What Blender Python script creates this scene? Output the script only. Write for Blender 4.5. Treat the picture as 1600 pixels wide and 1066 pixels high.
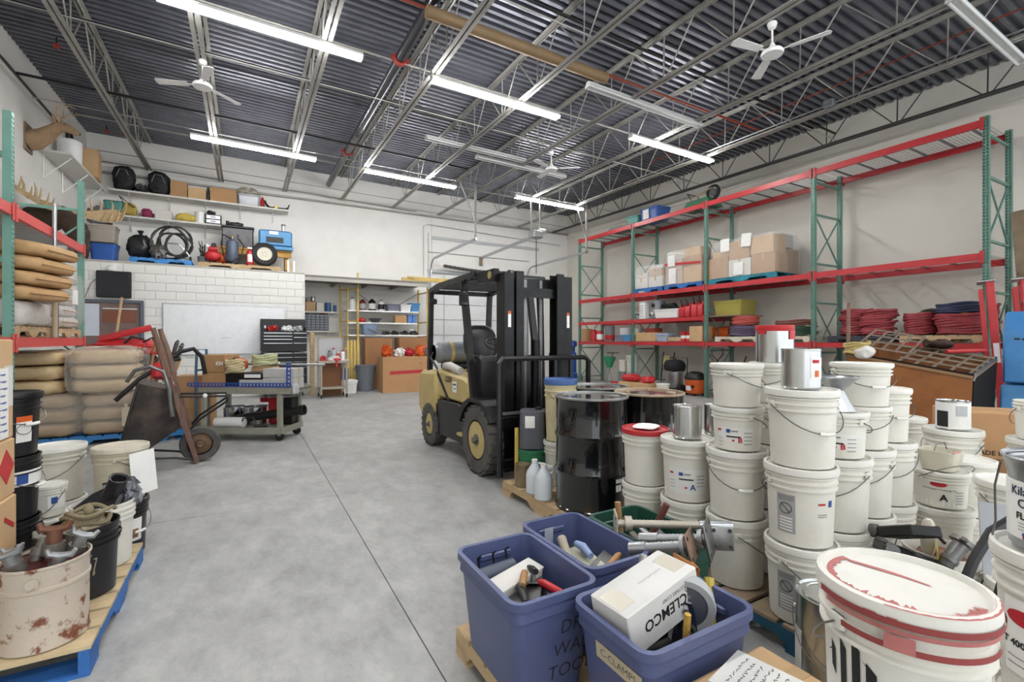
import bpy, bmesh, math, random
from mathutils import Vector, Matrix, Euler, noise
for _o in list(bpy.data.objects): bpy.data.objects.remove(_o, do_unlink=True)
SC = bpy.context.scene
COL = SC.collection
R = math.radians
# ---------------------------------------------------------------- camera
F_PX, HORIZ, YAW, CAM_H = 735.0, 531.0, R(29.53), 1.45
_cd = bpy.data.cameras.new('camera'); CAM = bpy.data.objects.new('camera', _cd); COL.objects.link(CAM)
_cd.sensor_width = 36.0; _cd.lens = F_PX / 1600.0 * 36.0; _cd.shift_y = -(533.0 - HORIZ) / 1600.0
_cd.clip_start = 0.05; _cd.clip_end = 200
CAM.location = (0, 0, CAM_H); CAM.rotation_euler = (R(90), 0, -YAW); SC.camera = CAM
# ---------------------------------------------------------------- world, exposure (daylight comes in through the open end behind the camera)
W = bpy.data.worlds.new('world'); SC.world = W; W.use_nodes = True
_bg = W.node_tree.nodes['Background']; _bg.inputs[0].default_value = (0.93, 0.97, 1.0, 1); _bg.inputs[1].default_value = 1.1
TUBE_EMIT = 50.0
SC.view_settings.view_transform = 'Standard'; SC.view_settings.look = 'None'
SC.view_settings.gamma = 1.0; SC.view_settings.use_curve_mapping = False
SC.view_settings.exposure = 0.92
# ---------------------------------------------------------------- pixel -> place (1600 x 1066 photograph)
FW = Vector((math.sin(YAW), math.cos(YAW), 0)); RT = Vector((math.cos(YAW), -math.sin(YAW), 0))
def ray(px, py): return FW + RT * ((px - 800) / F_PX) + Vector((0, 0, (HORIZ - py) / F_PX))
def atz(px, py, z):
    r = ray(px, py); return r * ((z - CAM_H) / r.z) + Vector((0, 0, CAM_H))
def atY(px, py, Y):
    r = ray(px, py); return r * (Y / r.y) + Vector((0, 0, CAM_H))
def atX(px, py, X):
    r = ray(px, py); return r * (X / r.x) + Vector((0, 0, CAM_H))
def atd(px, py, d): return ray(px, py) * d + Vector((0, 0, CAM_H))
def deck_z(X, Y): return 6.36 + .018 * (Y - 7) - .016 * (X - 4)
# ---------------------------------------------------------------- materials
def lin(c):
    if isinstance(c, str):
        c = c.lstrip('#'); c = [int(c[i:i + 2], 16) / 255 for i in (0, 2, 4)]
        c = [(v / 12.92 if v <= .04045 else ((v + .055) / 1.055) ** 2.4) for v in c]
    return (c[0], c[1], c[2], 1)
MATS = {}
def M(name, col, rough=.55, metal=0., dirt=None, dscale=6., damt=.5, bump=0., bscale=40., emit=0., trans=0., alpha=1., coat=0., lo=.45, hi=.7, stretch=None, spec=None):
    """procedural principled material; dirt = second colour mixed in by noise"""
    if name in MATS: return MATS[name]
    m = bpy.data.materials.new(name); m.use_nodes = True; MATS[name] = m
    nt = m.node_tree; b = nt.nodes['Principled BSDF']; L = nt.links.new
    c = lin(col)
    b.inputs['Base Color'].default_value = c; b.inputs['Roughness'].default_value = rough; b.inputs['Metallic'].default_value = metal
    if spec is not None: b.inputs['Specular IOR Level'].default_value = spec
    if coat: b.inputs['Coat Weight'].default_value = coat
    if trans: b.inputs['Transmission Weight'].default_value = trans
    if alpha < 1: b.inputs['Alpha'].default_value = alpha
    if emit:
        b.inputs['Emission Color'].default_value = c; b.inputs['Emission Strength'].default_value = emit
    m.diffuse_color = c
    tc = nt.nodes.new('ShaderNodeTexCoord')
    vec = tc.outputs['Object']
    if stretch:
        mp = nt.nodes.new('ShaderNodeMapping'); mp.inputs['Scale'].default_value = stretch; L(vec, mp.inputs[0]); vec = mp.outputs[0]
    n = nt.nodes.new('ShaderNodeTexNoise'); n.inputs['Scale'].default_value = dscale; n.inputs['Detail'].default_value = 6; n.inputs['Roughness'].default_value = .65
    L(vec, n.inputs['Vector'])
    rp = nt.nodes.new('ShaderNodeMapRange'); rp.inputs[1].default_value = lo; rp.inputs[2].default_value = hi; rp.inputs[3].default_value = 0; rp.inputs[4].default_value = damt
    L(n.outputs['Fac'], rp.inputs[0])
    mx = nt.nodes.new('ShaderNodeMix'); mx.data_type = 'RGBA'
    mx.inputs[6].default_value = c; mx.inputs[7].default_value = lin(dirt) if dirt else (c[0] * .86, c[1] * .86, c[2] * .86, 1)
    L(rp.outputs[0], mx.inputs[0]); L(mx.outputs[2], b.inputs['Base Color'])
    if bump:
        n2 = nt.nodes.new('ShaderNodeTexNoise'); n2.inputs['Scale'].default_value = bscale; n2.inputs['Detail'].default_value = 4
        L(vec, n2.inputs['Vector'])
        bp = nt.nodes.new('ShaderNodeBump'); bp.inputs['Strength'].default_value = bump; bp.inputs['Distance'].default_value = .02
        L(n2.outputs['Fac'], bp.inputs['Height']); L(bp.outputs[0], b.inputs['Normal'])
    return m
# ---------------------------------------------------------------- mesh builder
def T(x=0, y=0, z=0, rx=0, ry=0, rz=0): return Matrix.Translation((x, y, z)) @ Euler((R(rx), R(ry), R(rz))).to_matrix().to_4x4()
class MB:
    def __init__(s): s.v = []; s.f = []; s.m = Matrix()
    def add(s, vs, fs, mtx=None):
        o = len(s.v); mm = s.m @ mtx if mtx is not None else s.m
        s.v += [mm @ Vector(p) for p in vs]; s.f += [tuple(i + o for i in q) for q in fs]; return s
    def box(s, cx, cy, cz, sx, sy, sz, rx=0, ry=0, rz=0, c=0.):
        """centre + full sizes; c = chamfer"""
        a, b, h = sx / 2, sy / 2, sz / 2; mt = T(cx, cy, cz, rx, ry, rz)
        if c <= 0:
            vs = [(i * a, j * b, k * h) for k in (-1, 1) for j in (-1, 1) for i in (-1, 1)]
            return s.add(vs, [(0, 2, 3, 1), (4, 5, 7, 6), (0, 1, 5, 4), (2, 6, 7, 3), (0, 4, 6, 2), (1, 3, 7, 5)], mt)
        c = min(c, a * .98, b * .98, h * .98)
        vs = []; 
        def ring(x, y, z): return [(x, -y + c, z), (x, y - c, z), (x - c, y, z), (-x + c, y, z), (-x, y - c, z), (-x, -y + c, z), (-x + c, -y, z), (x - c, -y, z)]
        vs += ring(a - c, b - c, -h); vs += ring(a, b, -h + c); vs += ring(a, b, h - c); vs += ring(a - c, b - c, h)
        fs = [tuple(range(7, -1, -1)), tuple(range(24, 32))]
        for k in range(3):
            for i in range(8): j = (i + 1) % 8; fs.append((k * 8 + i, k * 8 + j, k * 8 + 8 + j, k * 8 + 8 + i))
        return s.add(vs, fs, mt)
    def bar(s, p, q, w, h=None, up=(0, 0, 1)):
        """rectangular bar from p to q, w wide, h high"""
        h = h or w; p, q = Vector(p), Vector(q); d = q - p; L = d.length
        if L < 1e-6: return s
        z = d / L; u = Vector(up)
        if abs(z.dot(u)) > .98: u = Vector((1, 0, 0))
        x = u.cross(z).normalized(); y = z.cross(x)
        vs = []
        for k in (0, L):
            for i, j in ((-1, -1), (1, -1), (1, 1), (-1, 1)): vs.append(p + x * (i * w / 2) + y * (j * h / 2) + z * k)
        return s.add(vs, [(3, 2, 1, 0), (4, 5, 6, 7), (0, 1, 5, 4), (1, 2, 6, 5), (2, 3, 7, 6), (3, 0, 4, 7)])
    def tube(s, pts, r, n=8, closed=False, cap=True):
        pts = [Vector(p) for p in pts]; N = len(pts); rr = r if isinstance(r, (list, tuple)) else [r] * N
        vs = []; fs = []; px = None
        for i, p in enumerate(pts):
            a = pts[(i - 1) % N] if (closed or i > 0) else p; b = pts[(i + 1) % N] if (closed or i < N - 1) else p
            z = (b - a); z = z.normalized() if z.length > 1e-9 else Vector((0, 0, 1))
            if px is None:
                u = Vector((0, 0, 1)) if abs(z.z) < .9 else Vector((1, 0, 0)); px = u.cross(z).normalized()
            else:
                px = px - z * px.dot(z); px = px.normalized() if px.length > 1e-6 else Vector((1, 0, 0))
            py = z.cross(px)
            for k in range(n):
                t = 2 * math.pi * k / n; vs.append(p + (px * math.cos(t) + py * math.sin(t)) * rr[i])
        for i in range(N if closed else N - 1):
            i2 = (i + 1) % N
            for k in range(n): k2 = (k + 1) % n; fs.append((i * n + k, i * n + k2, i2 * n + k2, i2 * n + k))
        if cap and not closed: fs.append(tuple(range(n - 1, -1, -1))); fs.append(tuple((N - 1) * n + k for k in range(n)))
        return s.add(vs, fs)
    def cyl(s, p, q, r, n=16, r2=None): return s.tube([p, q], [r, r if r2 is None else r2], n)
    def lathe(s, prof, n=28, mtx=None, sx=1., sy=1., caps=True):
        vs = []; fs = []
        for r, z in prof:
            for k in range(n): t = 2 * math.pi * k / n; vs.append((r * math.cos(t) * sx, r * math.sin(t) * sy, z))
        for i in range(len(prof) - 1):
            for k in range(n): k2 = (k + 1) % n; fs.append((i * n + k, i * n + k2, (i + 1) * n + k2, (i + 1) * n + k))
        if caps and prof[0][0] > 1e-5: fs.append(tuple(range(n - 1, -1, -1)))
        if caps and prof[-1][0] > 1e-5: fs.append(tuple((len(prof) - 1) * n + k for k in range(n)))
        return s.add(vs, fs, mtx)
    def shell(s, prof, n=28, mtx=None, sx=1., sy=1.):
        """lathe without end caps (open vessel: profile goes up outside and down inside)"""
        vs = []; fs = []
        for r, z in prof:
            for k in range(n): t = 2 * math.pi * k / n; vs.append((r * math.cos(t) * sx, r * math.sin(t) * sy, z))
        for i in range(len(prof) - 1):
            for k in range(n): k2 = (k + 1) % n; fs.append((i * n + k, i * n + k2, (i + 1) * n + k2, (i + 1) * n + k))
        fs.append(tuple(range(n - 1, -1, -1))); fs.append(tuple((len(prof) - 1) * n + k for k in range(n)))
        return s.add(vs, fs, mtx)
    def prism(s, poly, h0, h1, mtx=None):
        """poly in local xy, extruded along local z from h0 to h1"""
        n = len(poly); vs = [(x, y, h0) for x, y in poly] + [(x, y, h1) for x, y in poly]
        fs = [tuple(range(n - 1, -1, -1)), tuple(range(n, 2 * n))] + [(i, (i + 1) % n, n + (i + 1) % n, n + i) for i in range(n)]
        return s.add(vs, fs, mtx)
    def blob(s, cx, cy, cz, sx, sy, sz, p=2.6, nz=.03, seed=0, nu=20, nv=10, rz=0, rx=0, ry=0, nf=2.5, droop=0.):
        """superellipsoid with noise: sacks, cloth heaps, rocks"""
        mt = T(cx, cy, cz, rx, ry, rz); vs = []; fs = []
        def sp(v): return math.copysign(abs(v) ** (2 / p), v)
        for i in range(nv + 1):
            ph = -math.pi / 2 + math.pi * i / nv
            for k in range(nu):
                th = 2 * math.pi * k / nu
                q = Vector((sp(math.cos(ph)) * sp(math.cos(th)) * sx / 2, sp(math.cos(ph)) * sp(math.sin(th)) * sy / 2, sp(math.sin(ph)) * sz / 2))
                if nz: q += noise.noise_vector(q * nf / max(.2, max(sx, sy) * .6) + Vector((seed * 7.3, seed * 3.1, seed))) * nz
                if droop: q.z -= droop * ((q.x / sx * 2) ** 2)
                vs.append(q)
        for i in range(nv):
            for k in range(nu): k2 = (k + 1) % nu; fs.append((i * nu + k, i * nu + k2, (i + 1) * nu + k2, (i + 1) * nu + k))
        return s.add(vs, fs, mt)
    def rbox(s, w, d, h, r=.05, flare=0., wall=.006, z0=0., n=5, open_=True, rim=.0):
        """rounded-rectangle tub; bottom w x d, top flared"""
        def loop(ww, dd, z, rr):
            o = []
            for cx, cy, a0 in ((1, 1, 0), (-1, 1, 90), (-1, -1, 180), (1, -1, 270)):
                for i in range(n + 1):
                    a = R(a0 + 90 * i / n); o.append((cx * (ww / 2 - rr) + rr * math.cos(a), cy * (dd / 2 - rr) + rr * math.sin(a), z))
            return o
        loops = [loop(w, d, z0, r), loop(w + flare, d + flare, z0 + h, r)]
        if rim: loops = [loop(w, d, z0, r), loop(w + flare * .82, d + flare * .82, z0 + h * .8, r), loop(w + flare * .82 + .02, d + flare * .82 + .02, z0 + h * .81, r), loop(w + flare, d + flare, z0 + h - rim, r), loop(w + flare + .03, d + flare + .03, z0 + h - rim, r + .015), loop(w + flare + .03, d + flare + .03, z0 + h, r + .015)]
        if open_: loops += [loop(w + flare - 2 * wall, d + flare - 2 * wall, z0 + h, max(.002, r - wall)), loop(w - 2 * wall, d - 2 * wall, z0 + wall, max(.002, r - wall))]
        N = len(loops[0]); vs = [p for l in loops for p in l]; fs = []
        for i in range(len(loops) - 1):
            for k in range(N): k2 = (k + 1) % N; fs.append((i * N + k, i * N + k2, (i + 1) * N + k2, (i + 1) * N + k))
        fs.append(tuple(range(N - 1, -1, -1))); fs.append(tuple((len(loops) - 1) * N + k for k in range(N)))
        return s.add(vs, fs)
    def mesh(s, name, smooth=True, ang=38, bev=0.):
        me = bpy.data.meshes.new(name); me.from_pydata([tuple(p) for p in s.v], [], s.f)
        if bev:
            bm = bmesh.new(); bm.from_mesh(me)
            es = [e for e in bm.edges if len(e.link_faces) == 2 and e.calc_face_angle(0) > R(50)]
            bmesh.ops.bevel(bm, geom=es, offset=bev, segments=1, affect='EDGES', profile=.5, clamp_overlap=True); bm.to_mesh(me); bm.free()
        me.validate(); me.update()
        if smooth:
            for p in me.polygons: p.use_smooth = True
            me.set_sharp_from_angle(angle=R(ang))
        return me
CACHE = {}
def link(name, me, mat, parent=None, loc=None, rot=None, scale=None):
    o = bpy.data.objects.new(name, me); COL.objects.link(o)
    if me is not None and mat is not None and not me.materials: me.materials.append(mat)
    elif me is not None and mat is not None and me.materials[0] is not mat:
        o.material_slots[0].link = 'OBJECT'; o.material_slots[0].material = mat
    if parent is not None: o.parent = parent
    if loc is not None: o.location = loc
    if rot is not None: o.rotation_euler = rot
    if scale is not None: o.scale = scale
    return o
def part(name, mb, mat, parent=None, key=None, loc=None, rot=None, scale=None, smooth=True, bev=0., label=None, kind=None, ang=38):
    """one mesh object. mb = MB or function returning MB; key caches the mesh so that alike pieces share it"""
    if key is not None and key in CACHE: me = CACHE[key]
    else:
        if callable(mb): mb = mb()
        me = mb.mesh(name, smooth, ang, bev)
        if key is not None: CACHE[key] = me
    o = link(name, me, mat, parent, loc, rot, scale)
    if label: o['label'] = label
    if kind: o['kind'] = kind
    return o
def tag(o, label, cat, group=None):
    o['label'] = label; o['category'] = cat
    if group: o['group'] = group
    return o
def thing(name, label, cat, loc=(0, 0, 0), rz=0, group=None, rx=0, ry=0):
    o = bpy.data.objects.new(name, None); COL.objects.link(o); o.empty_display_size = .1
    o.location = loc; o.rotation_euler = (R(rx), R(ry), R(rz)); return tag(o, label, cat, group)
def single(name, label, cat, mb, mat, loc=(0, 0, 0), rz=0, group=None, key=None, rx=0, ry=0, bev=0., smooth=True, scale=None):
    o = part(name, mb, mat, None, key, loc, (R(rx), R(ry), R(rz)), scale, smooth, bev); return tag(o, label, cat, group)
def struct(name, mb, mat, parent=None, **k):
    o = part(name, mb, mat, parent, **k)
    if parent is None: o['kind'] = 'structure'
    return o
_FC = {}
def text(parent, s, size, mat, loc, rot=(90, 0, 0), wrap=None, name='lettering', align='CENTER', shear=0., bold=0., label=None, width=None, xf=None):
    """flat lettering; wrap = radius bends it round the z axis, facing -y. loc: centre point on the surface"""
    cu = bpy.data.curves.new('t', 'FONT'); cu.body = s; cu.size = size; cu.align_x = align; cu.align_y = 'CENTER'; cu.shear = shear; cu.offset = bold; cu.resolution_u = 2
    ob = bpy.data.objects.new('t', cu); me = bpy.data.meshes.new_from_object(ob); bpy.data.objects.remove(ob); bpy.data.curves.remove(cu)
    if width:
        xs = [v.co.x for v in me.vertices]; w = (max(xs) - min(xs)) or 1
        for v in me.vertices: v.co.x *= width / w
    if wrap:
        for v in me.vertices:
            a = v.co.x / wrap; v.co = Vector((wrap * math.sin(a), -wrap * math.cos(a), v.co.y))
        rot = (0, 0, rot[2]) ; loc = loc
    o = link(name, me, mat, parent, loc, tuple(R(a) for a in rot))
    o['label'] = label or (('dark printed lettering on the wrapper' if any(k in s for k in ('Kila', 'CLEM', 'INDUS', 'G25', '4001', 'KN', 'quality')) else 'lettering reading ' + s))
    return o
def patch(r0, r1, z0, z1, a0, a1, off=.0012, n=8):
    """curved sticker on a cone (radius r0 at z0, r1 at z1) between angles a0..a1 (degrees, 0 = facing -y, + to the right)"""
    m = MB(); vs = []; fs = []
    for i in range(n + 1):
        a = R(a0 + (a1 - a0) * i / n)
        for r, z in ((r0 + off, z0), (r1 + off, z1)): vs.append((r * math.sin(a), -r * math.cos(a), z))
    for i in range(n): fs.append((2 * i, 2 * i + 2, 2 * i + 3, 2 * i + 1))
    return m.add(vs, fs)
def arc(c, r, a0, a1, n=10, ax='z'):
    o = []
    for i in range(n + 1):
        a = R(a0 + (a1 - a0) * i / n); x, y = r * math.cos(a), r * math.sin(a)
        o.append((c[0] + x, c[1] + y, c[2]) if ax == 'z' else ((c[0] + x, c[1], c[2] + y) if ax == 'y' else (c[0], c[1] + x, c[2] + y)))
    return o
rnd = random.Random(11)
# ================================================================ SHELL
XL, XRW, YB, YF = -3.45, 11.3, 15.4, -5.0
m_floor = M('concrete floor', '#b0b0ad', .62, 0, '#929290', .9, .75, .12, 60, lo=.38, hi=.72)
def _floor_nodes():
    nt = m_floor.node_tree; b = nt.nodes['Principled BSDF']; L = nt.links.new
    src = b.inputs['Base Color'].links[0].from_socket
    tc = nt.nodes.new('ShaderNodeTexCoord'); n = nt.nodes.new('ShaderNodeTexNoise'); n.inputs['Scale'].default_value = 5.5; n.inputs['Detail'].default_value = 9; n.inputs['Roughness'].default_value = .75
    mp = nt.nodes.new('ShaderNodeMapping'); mp.inputs['Scale'].default_value = (1, .55, 1); mp.inputs['Rotation'].default_value = (0, 0, .5)
    L(tc.outputs['Object'], mp.inputs[0]); L(mp.outputs[0], n.inputs['Vector'])
    rp = nt.nodes.new('ShaderNodeMapRange'); rp.inputs[1].default_value = .36; rp.inputs[2].default_value = .66; rp.inputs[3].default_value = .70; rp.inputs[4].default_value = 1.14
    L(n.outputs['Fac'], rp.inputs[0])
    mu = nt.nodes.new('ShaderNodeMix'); mu.data_type = 'RGBA'; mu.blend_type = 'MULTIPLY'; mu.inputs[0].default_value = 1
    L(src, mu.inputs[6]); L(rp.outputs[0], mu.inputs[7]); L(mu.outputs[2], b.inputs['Base Color'])
    r2 = nt.nodes.new('ShaderNodeMapRange'); r2.inputs[1].default_value = .3; r2.inputs[2].default_value = .7; r2.inputs[3].default_value = .42; r2.inputs[4].default_value = .72
    L(n.outputs['Fac'], r2.inputs[0]); L(r2.outputs[0], b.inputs['Roughness'])
_floor_nodes()
m_wall = M('white painted wall', '#e6e4df', .75, 0, '#d3d0c9', .8, .5, .04, 30)
m_tilt = M('off white concrete wall', '#dbd7cd', .8, 0, '#c8c3b8', .7, .6, .05, 24)
m_block = M('white painted block', '#e8e7e2', .7, 0, '#d8d6cf', 2.0, .5, .18, 90)
m_mortar = M('painted mortar', '#cfcdc6', .85)
m_deck = M('dark roof deck', '#74767f', .33, .45, '#4c4e56', 1.6, .6)
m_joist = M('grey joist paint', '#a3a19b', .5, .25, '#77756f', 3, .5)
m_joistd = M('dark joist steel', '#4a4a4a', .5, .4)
m_galv = M('galvanised steel', '#b4b6b8', .32, .85, '#8d8f92', 8, .5)
m_dark = M('black painted steel', '#161617', .38, .2, '#2b2a29', 5, .5)
m_black = M('black plastic', '#141415', .45)
m_white = M('white enamel', '#eeeeec', .4)
m_red_pipe = M('red oxide pipe', '#8c3a24', .5, .1)
# floor: slabs with saw-cut joints (recessed)
fl = struct('floor', MB().box((XL + XRW) / 2, (YB + YF) / 2, -.06, XRW - XL + .6, YB - YF + .6, .08), m_mortar)
_jx = [XL - .2, -3.0, .315, 4.6, 8.9, XRW + .2]; 
_jp = atz(526, 773.8, 0)
_jx = [XL - .2, _jp.x - 4.4, _jp.x, _jp.x + 4.4, _jp.x + 8.8, XRW + .2]; _jx = [a for a in _jx if XL - .21 <= a <= XRW + .21]
_jy = [YF - .2, _jp.y - 4.4, _jp.y, _jp.y + 4.4, _jp.y + 8.8, YB + .2]
_g = .006
for i in range(len(_jx) - 1):
    for j in range(len(_jy) - 1):
        a, b, c, d = _jx[i] + _g / 2, _jx[i + 1] - _g / 2, _jy[j] + _g / 2, _jy[j + 1] - _g / 2
        part('floor_slab', MB().box((a + b) / 2, (c + d) / 2, -.01, b - a, d - c, .02), m_floor, fl)
# walls
struct('wall_left', MB().box(XL - .1, (YB + YF) / 2, 3.4, .2, YB - YF + .4, 6.8).box(XL + .01, (YB + YF) / 2, 6.2, .03, YB - YF, .5), m_wall)
wr = struct('wall_right', MB().box(XRW + .1, (YB + .8) / 2, 3.3, .2, YB - .4, 6.6).box(XRW - .02, (YB + .8) / 2, 6.15, .06, YB - .8, 1.35), m_tilt)  # cut short out of view; gap added to let sky light reach wall_left
# back wall with the overhead door opening
DX0, DX1, DH = 5.55, 9.30, 3.75
bw = MB()
bw.box((XL + DX0) / 2, YB + .1, 3.4, DX0 - XL + .02, .2, 6.8); bw.box((DX1 + XRW) / 2, YB + .1, 3.4, XRW - DX1 + .02, .2, 6.8)
bw.box((DX0 + DX1) / 2, YB + .1, (DH + 6.8) / 2, DX1 - DX0, .2, 6.8 - DH)
bw.box((XL + XRW) / 2, YB - .02, 6.15, XRW - XL, .05, .66)
struct('wall_back', bw, m_wall)
# ceiling: ribbed roof deck (ribs run across the room)
ck = MB(); prof = []; y = YF; 
while y < YB:
    prof += [(y, .0), (y + .062, .0), (y + .075, .066), (y + .139, .066)]; y += .152
vs = []; 
for (yy, dz) in prof:
    for X in (XL - .1, XRW + .1): vs.append((X, yy, deck_z(X, yy) + dz))
ck.add(vs, [(2 * i, 2 * i + 1, 2 * i + 3, 2 * i + 2) for i in range(len(prof) - 1)])
ceil = struct('ceiling', ck, m_deck, smooth=False)
rf = MB(); c4 = [(XL - .2, YF), (XRW + .2, YF), (XRW + .2, YB + .2), (XL - .2, YB + .2)]
rf.add([(x, y, deck_z(x, y) + .085) for x, y in c4] + [(x, y, deck_z(x, y) + .2) for x, y in c4], [(3, 2, 1, 0), (4, 5, 6, 7), (0, 1, 5, 4), (1, 2, 6, 5), (2, 3, 7, 6), (3, 0, 4, 7)])
part('roof_slab', rf, m_dark, ceil, smooth=False)
# open-web joists
JX = [-2.17 + 1.583 * i for i in range(9)]
JL, JY0, JDEP = 18.2, -2.9, .74
def _chord(z, w, h, gap):
    m = MB()
    for s in (-1, 1):
        m.box(s * (gap / 2 + w / 2), JL / 2, z, w, JL, .006); m.box(s * (gap / 2 + .004), JL / 2, z + h / 2, .006, JL, h)
    return m
def _rod(y0, z0, y1, z1, r=.0115): return lambda: MB().cyl((0, y0, z0), (0, y1, z1), r, 6)
for i, X in enumerate(JX):
    near_wall = i == 8
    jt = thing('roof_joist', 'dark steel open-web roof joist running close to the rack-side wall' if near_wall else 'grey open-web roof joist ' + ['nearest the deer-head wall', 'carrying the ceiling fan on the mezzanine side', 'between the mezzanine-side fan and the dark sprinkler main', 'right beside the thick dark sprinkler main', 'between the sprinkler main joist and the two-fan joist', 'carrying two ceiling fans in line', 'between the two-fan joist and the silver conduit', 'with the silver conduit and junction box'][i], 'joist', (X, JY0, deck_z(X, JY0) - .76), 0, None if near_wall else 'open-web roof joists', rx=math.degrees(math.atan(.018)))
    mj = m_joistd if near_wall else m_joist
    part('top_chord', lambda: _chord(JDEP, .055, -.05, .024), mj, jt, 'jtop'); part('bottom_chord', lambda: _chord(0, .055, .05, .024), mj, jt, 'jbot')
    n = 0; y = .3
    while y + 1.22 < JL:
        for nm, f in (('web_rod', ('d', 0, JDEP - .03, .52, .02)), ('web_rod', ('u', .61, .02, 1.2, JDEP - .03)), ('web_rod', ('v', .565, .02, .565, JDEP - .03))):
            part(nm, _rod(*f[1:]), mj, jt, 'rod' + f[0], loc=(0, y, 0))
        y += 1.22
# fluorescent strip lights
m_tube = M('lit fluorescent tube', '#ffffff', emit=TUBE_EMIT); m_tube_off = M('unlit fluorescent tube', '#d8dad8', .3)
m_fix = M('fixture white', '#e4e4e0', .45)
def strip_light(x0, x1, y, on, label, group, dz=0):
    zz = deck_z((x0 + x1) / 2, y) - .775 + dz; L = x1 - x0
    t = thing('strip_light', label, 'light', ((x0 + x1) / 2, y, zz), 0, group, ry=math.degrees(math.atan(.016)))
    part('housing', MB().prism([(-.035, 0), (.035, 0), (.055, -.05), (-.055, -.05)], -L / 2, L / 2, Matrix(((0, 0, 1, 0), (1, 0, 0, 0), (0, 1, 0, 0), (0, 0, 0, 1)))), m_fix, t)
    for s in (-1, 1):
        part('tube', lambda: MB().cyl((-L / 2 + .02, 0, 0), (L / 2 - .02, 0, 0), .02, 10), m_tube if on else m_tube_off, t, 'tube%.2f' % L, loc=(0, s * .048, -.078))
        part('end_socket', lambda: MB().box(0, 0, 0, .022, .15, .05, c=.008), m_fix, t, 'esock', loc=(s * (L / 2 - .01), 0, -.07))
for k, (x0, y) in enumerate([(-.95, 7.05), (-1.0, 11.8), (2.54, 11.9), (2.53, 7.05), (6.63, 6.95), (6.73, 11.7)]):
    strip_light(x0, x0 + 2.44, y, True, 'lit fluorescent strip light ' + ['high above the wheelbarrow and work cart', 'in front of the mezzanine shelves', 'in front of the alcove shelving', 'above the forklift and sprinkler main', 'nearest the wrapped loads of the tall rack', 'in front of the overhead door'][k], 'lit strip lights')
for k, x0 in enumerate((-.95, 2.53, 6.6)):        # same row goes on behind and above the camera
    for y in (2.2, -2.4):
        if not (k == 2 and y == 2.2): strip_light(x0, x0 + 2.44, y, True, 'lit fluorescent strip light at the entrance end of the hall', 'entrance-end strip lights')
strip_light(4.8, 7.5, 6.0, False, 'dusty unlit strip light beside the orange pipe', None, .06)
strip_light(4.6, 7.1, 9.78, False, 'dusty unlit strip light deep between the joists, next to the far ceiling fan', None, .08)
strip_light(3.3, 5.75, 9.50, False, 'dusty unlit strip light deep between the joists, on the sprinkler main side', None, .12)
strip_light(7.05, 9.45, 2.2, False, 'long grey unlit strip light above the pallet rack end', None, -.02)
# ceiling fans (blades at rest)
def fan(x, y, label, drop=.30):
    z = deck_z(x, y) - .76
    t = thing('ceiling_fan', label, 'fan', (x, y, z), rnd.uniform(0, 90), None)
    part('canopy', MB().lathe([(.055, 0), (.06, -.02), (.045, -.07), (.02, -.085)], 16), m_white, t)
    part('down_rod', MB().cyl((0, 0, -.08), (0, 0, -drop), .013, 10), m_white, t)
    part('motor', MB().lathe([(.02, -drop + .04), (.04, -drop), (.055, -drop - .03), (.12, -drop - .06), (.135, -drop - .085), (.125, -drop - .115), (.03, -drop - .12)], 24), m_white, t)
    for k in range(3):
        b = part('blade', lambda: MB().prism([(.20, -.05), (.62, -.065), (.64, 0), (.62, .065), (.20, .05)], -.003, .003), m_white, t, 'fanblade', loc=(0, 0, -drop - .075), rot=(R(9), 0, R(120 * k)))
        part('blade_arm', lambda: MB().box(.155, 0, 0, .13, .03, .006), m_white, b, 'fanarm')
fan(-.57, 8.55, 'white three-blade ceiling fan beside the deer-head side of the roof'); fan(5.87, 3.6, 'white three-blade ceiling fan nearest the grey unlit strip light'); fan(5.87, 8.6, 'white three-blade ceiling fan over the forklift aisle')
# pipes and rods in the roof
def pipe(name, label, cat, pts, r, mat, group=None, n=10, key=None): return single(name, label, cat, MB().tube(pts, r, n), mat, group=group)
def rz_(x, y, off): return (x, y, deck_z(x, y) - off)
m_mainpipe = M('dark grey sprinkler main', '#55565a', .22, .8, '#3a3b3e', 4, .5)
sp = thing('sprinkler_main', 'thick dark shiny sprinkler main running along the joists', 'pipe')
part('main_pipe', MB().tube([rz_(2.2, YF + 3, .34), rz_(2.2, 15.2, .36)], .085, 16), m_mainpipe, sp)
m_redc = M('red coupling', '#a83a30', .5)
for y in (7.6, 12.2):
    part('coupling', lambda: MB().lathe([(.088, -.04), (.105, -.035), (.105, .035), (.088, .04)], 16, T(rx=90)).box(.12, 0, 0, .05, .05, .07).box(-.12, 0, 0, .05, .05, .07), m_redc, sp, 'coup', loc=rz_(2.2, y, .36))
m_tan = M('tan wrapped pipe', '#8f7656', .6, .1, '#775f43', 4, .5)
pipe('wrapped_pipe', 'tan wrapped pipe crossing the joists above the forklift aisle', 'pipe', [rz_(2.1, 6.02, .54), rz_(5.2, 6.02, .54)], .085, m_tan, n=16)
pipe('orange_pipe', 'thin red-orange pipe continuing from the tan wrapped pipe', 'pipe', [rz_(.5, 6.18, .40), rz_(9.6, 6.05, .40)], .022, m_red_pipe)
for k, (y, x0, x1, o) in enumerate(((5.45, 2.4, 11.2, .27), (9.3, XL, 11.2, .26), (11.15, XL, 5, .55))):
    pipe('sprinkler_branch', 'black sprinkler branch pipe ' + ['beside the tan wrapped pipe', 'crossing just past the ceiling fans', 'over the mezzanine-side strip lights'][k], 'pipe', [rz_(x0, y, o), rz_(x1, y, o)], .024, m_dark, 'black sprinkler branches')
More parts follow.
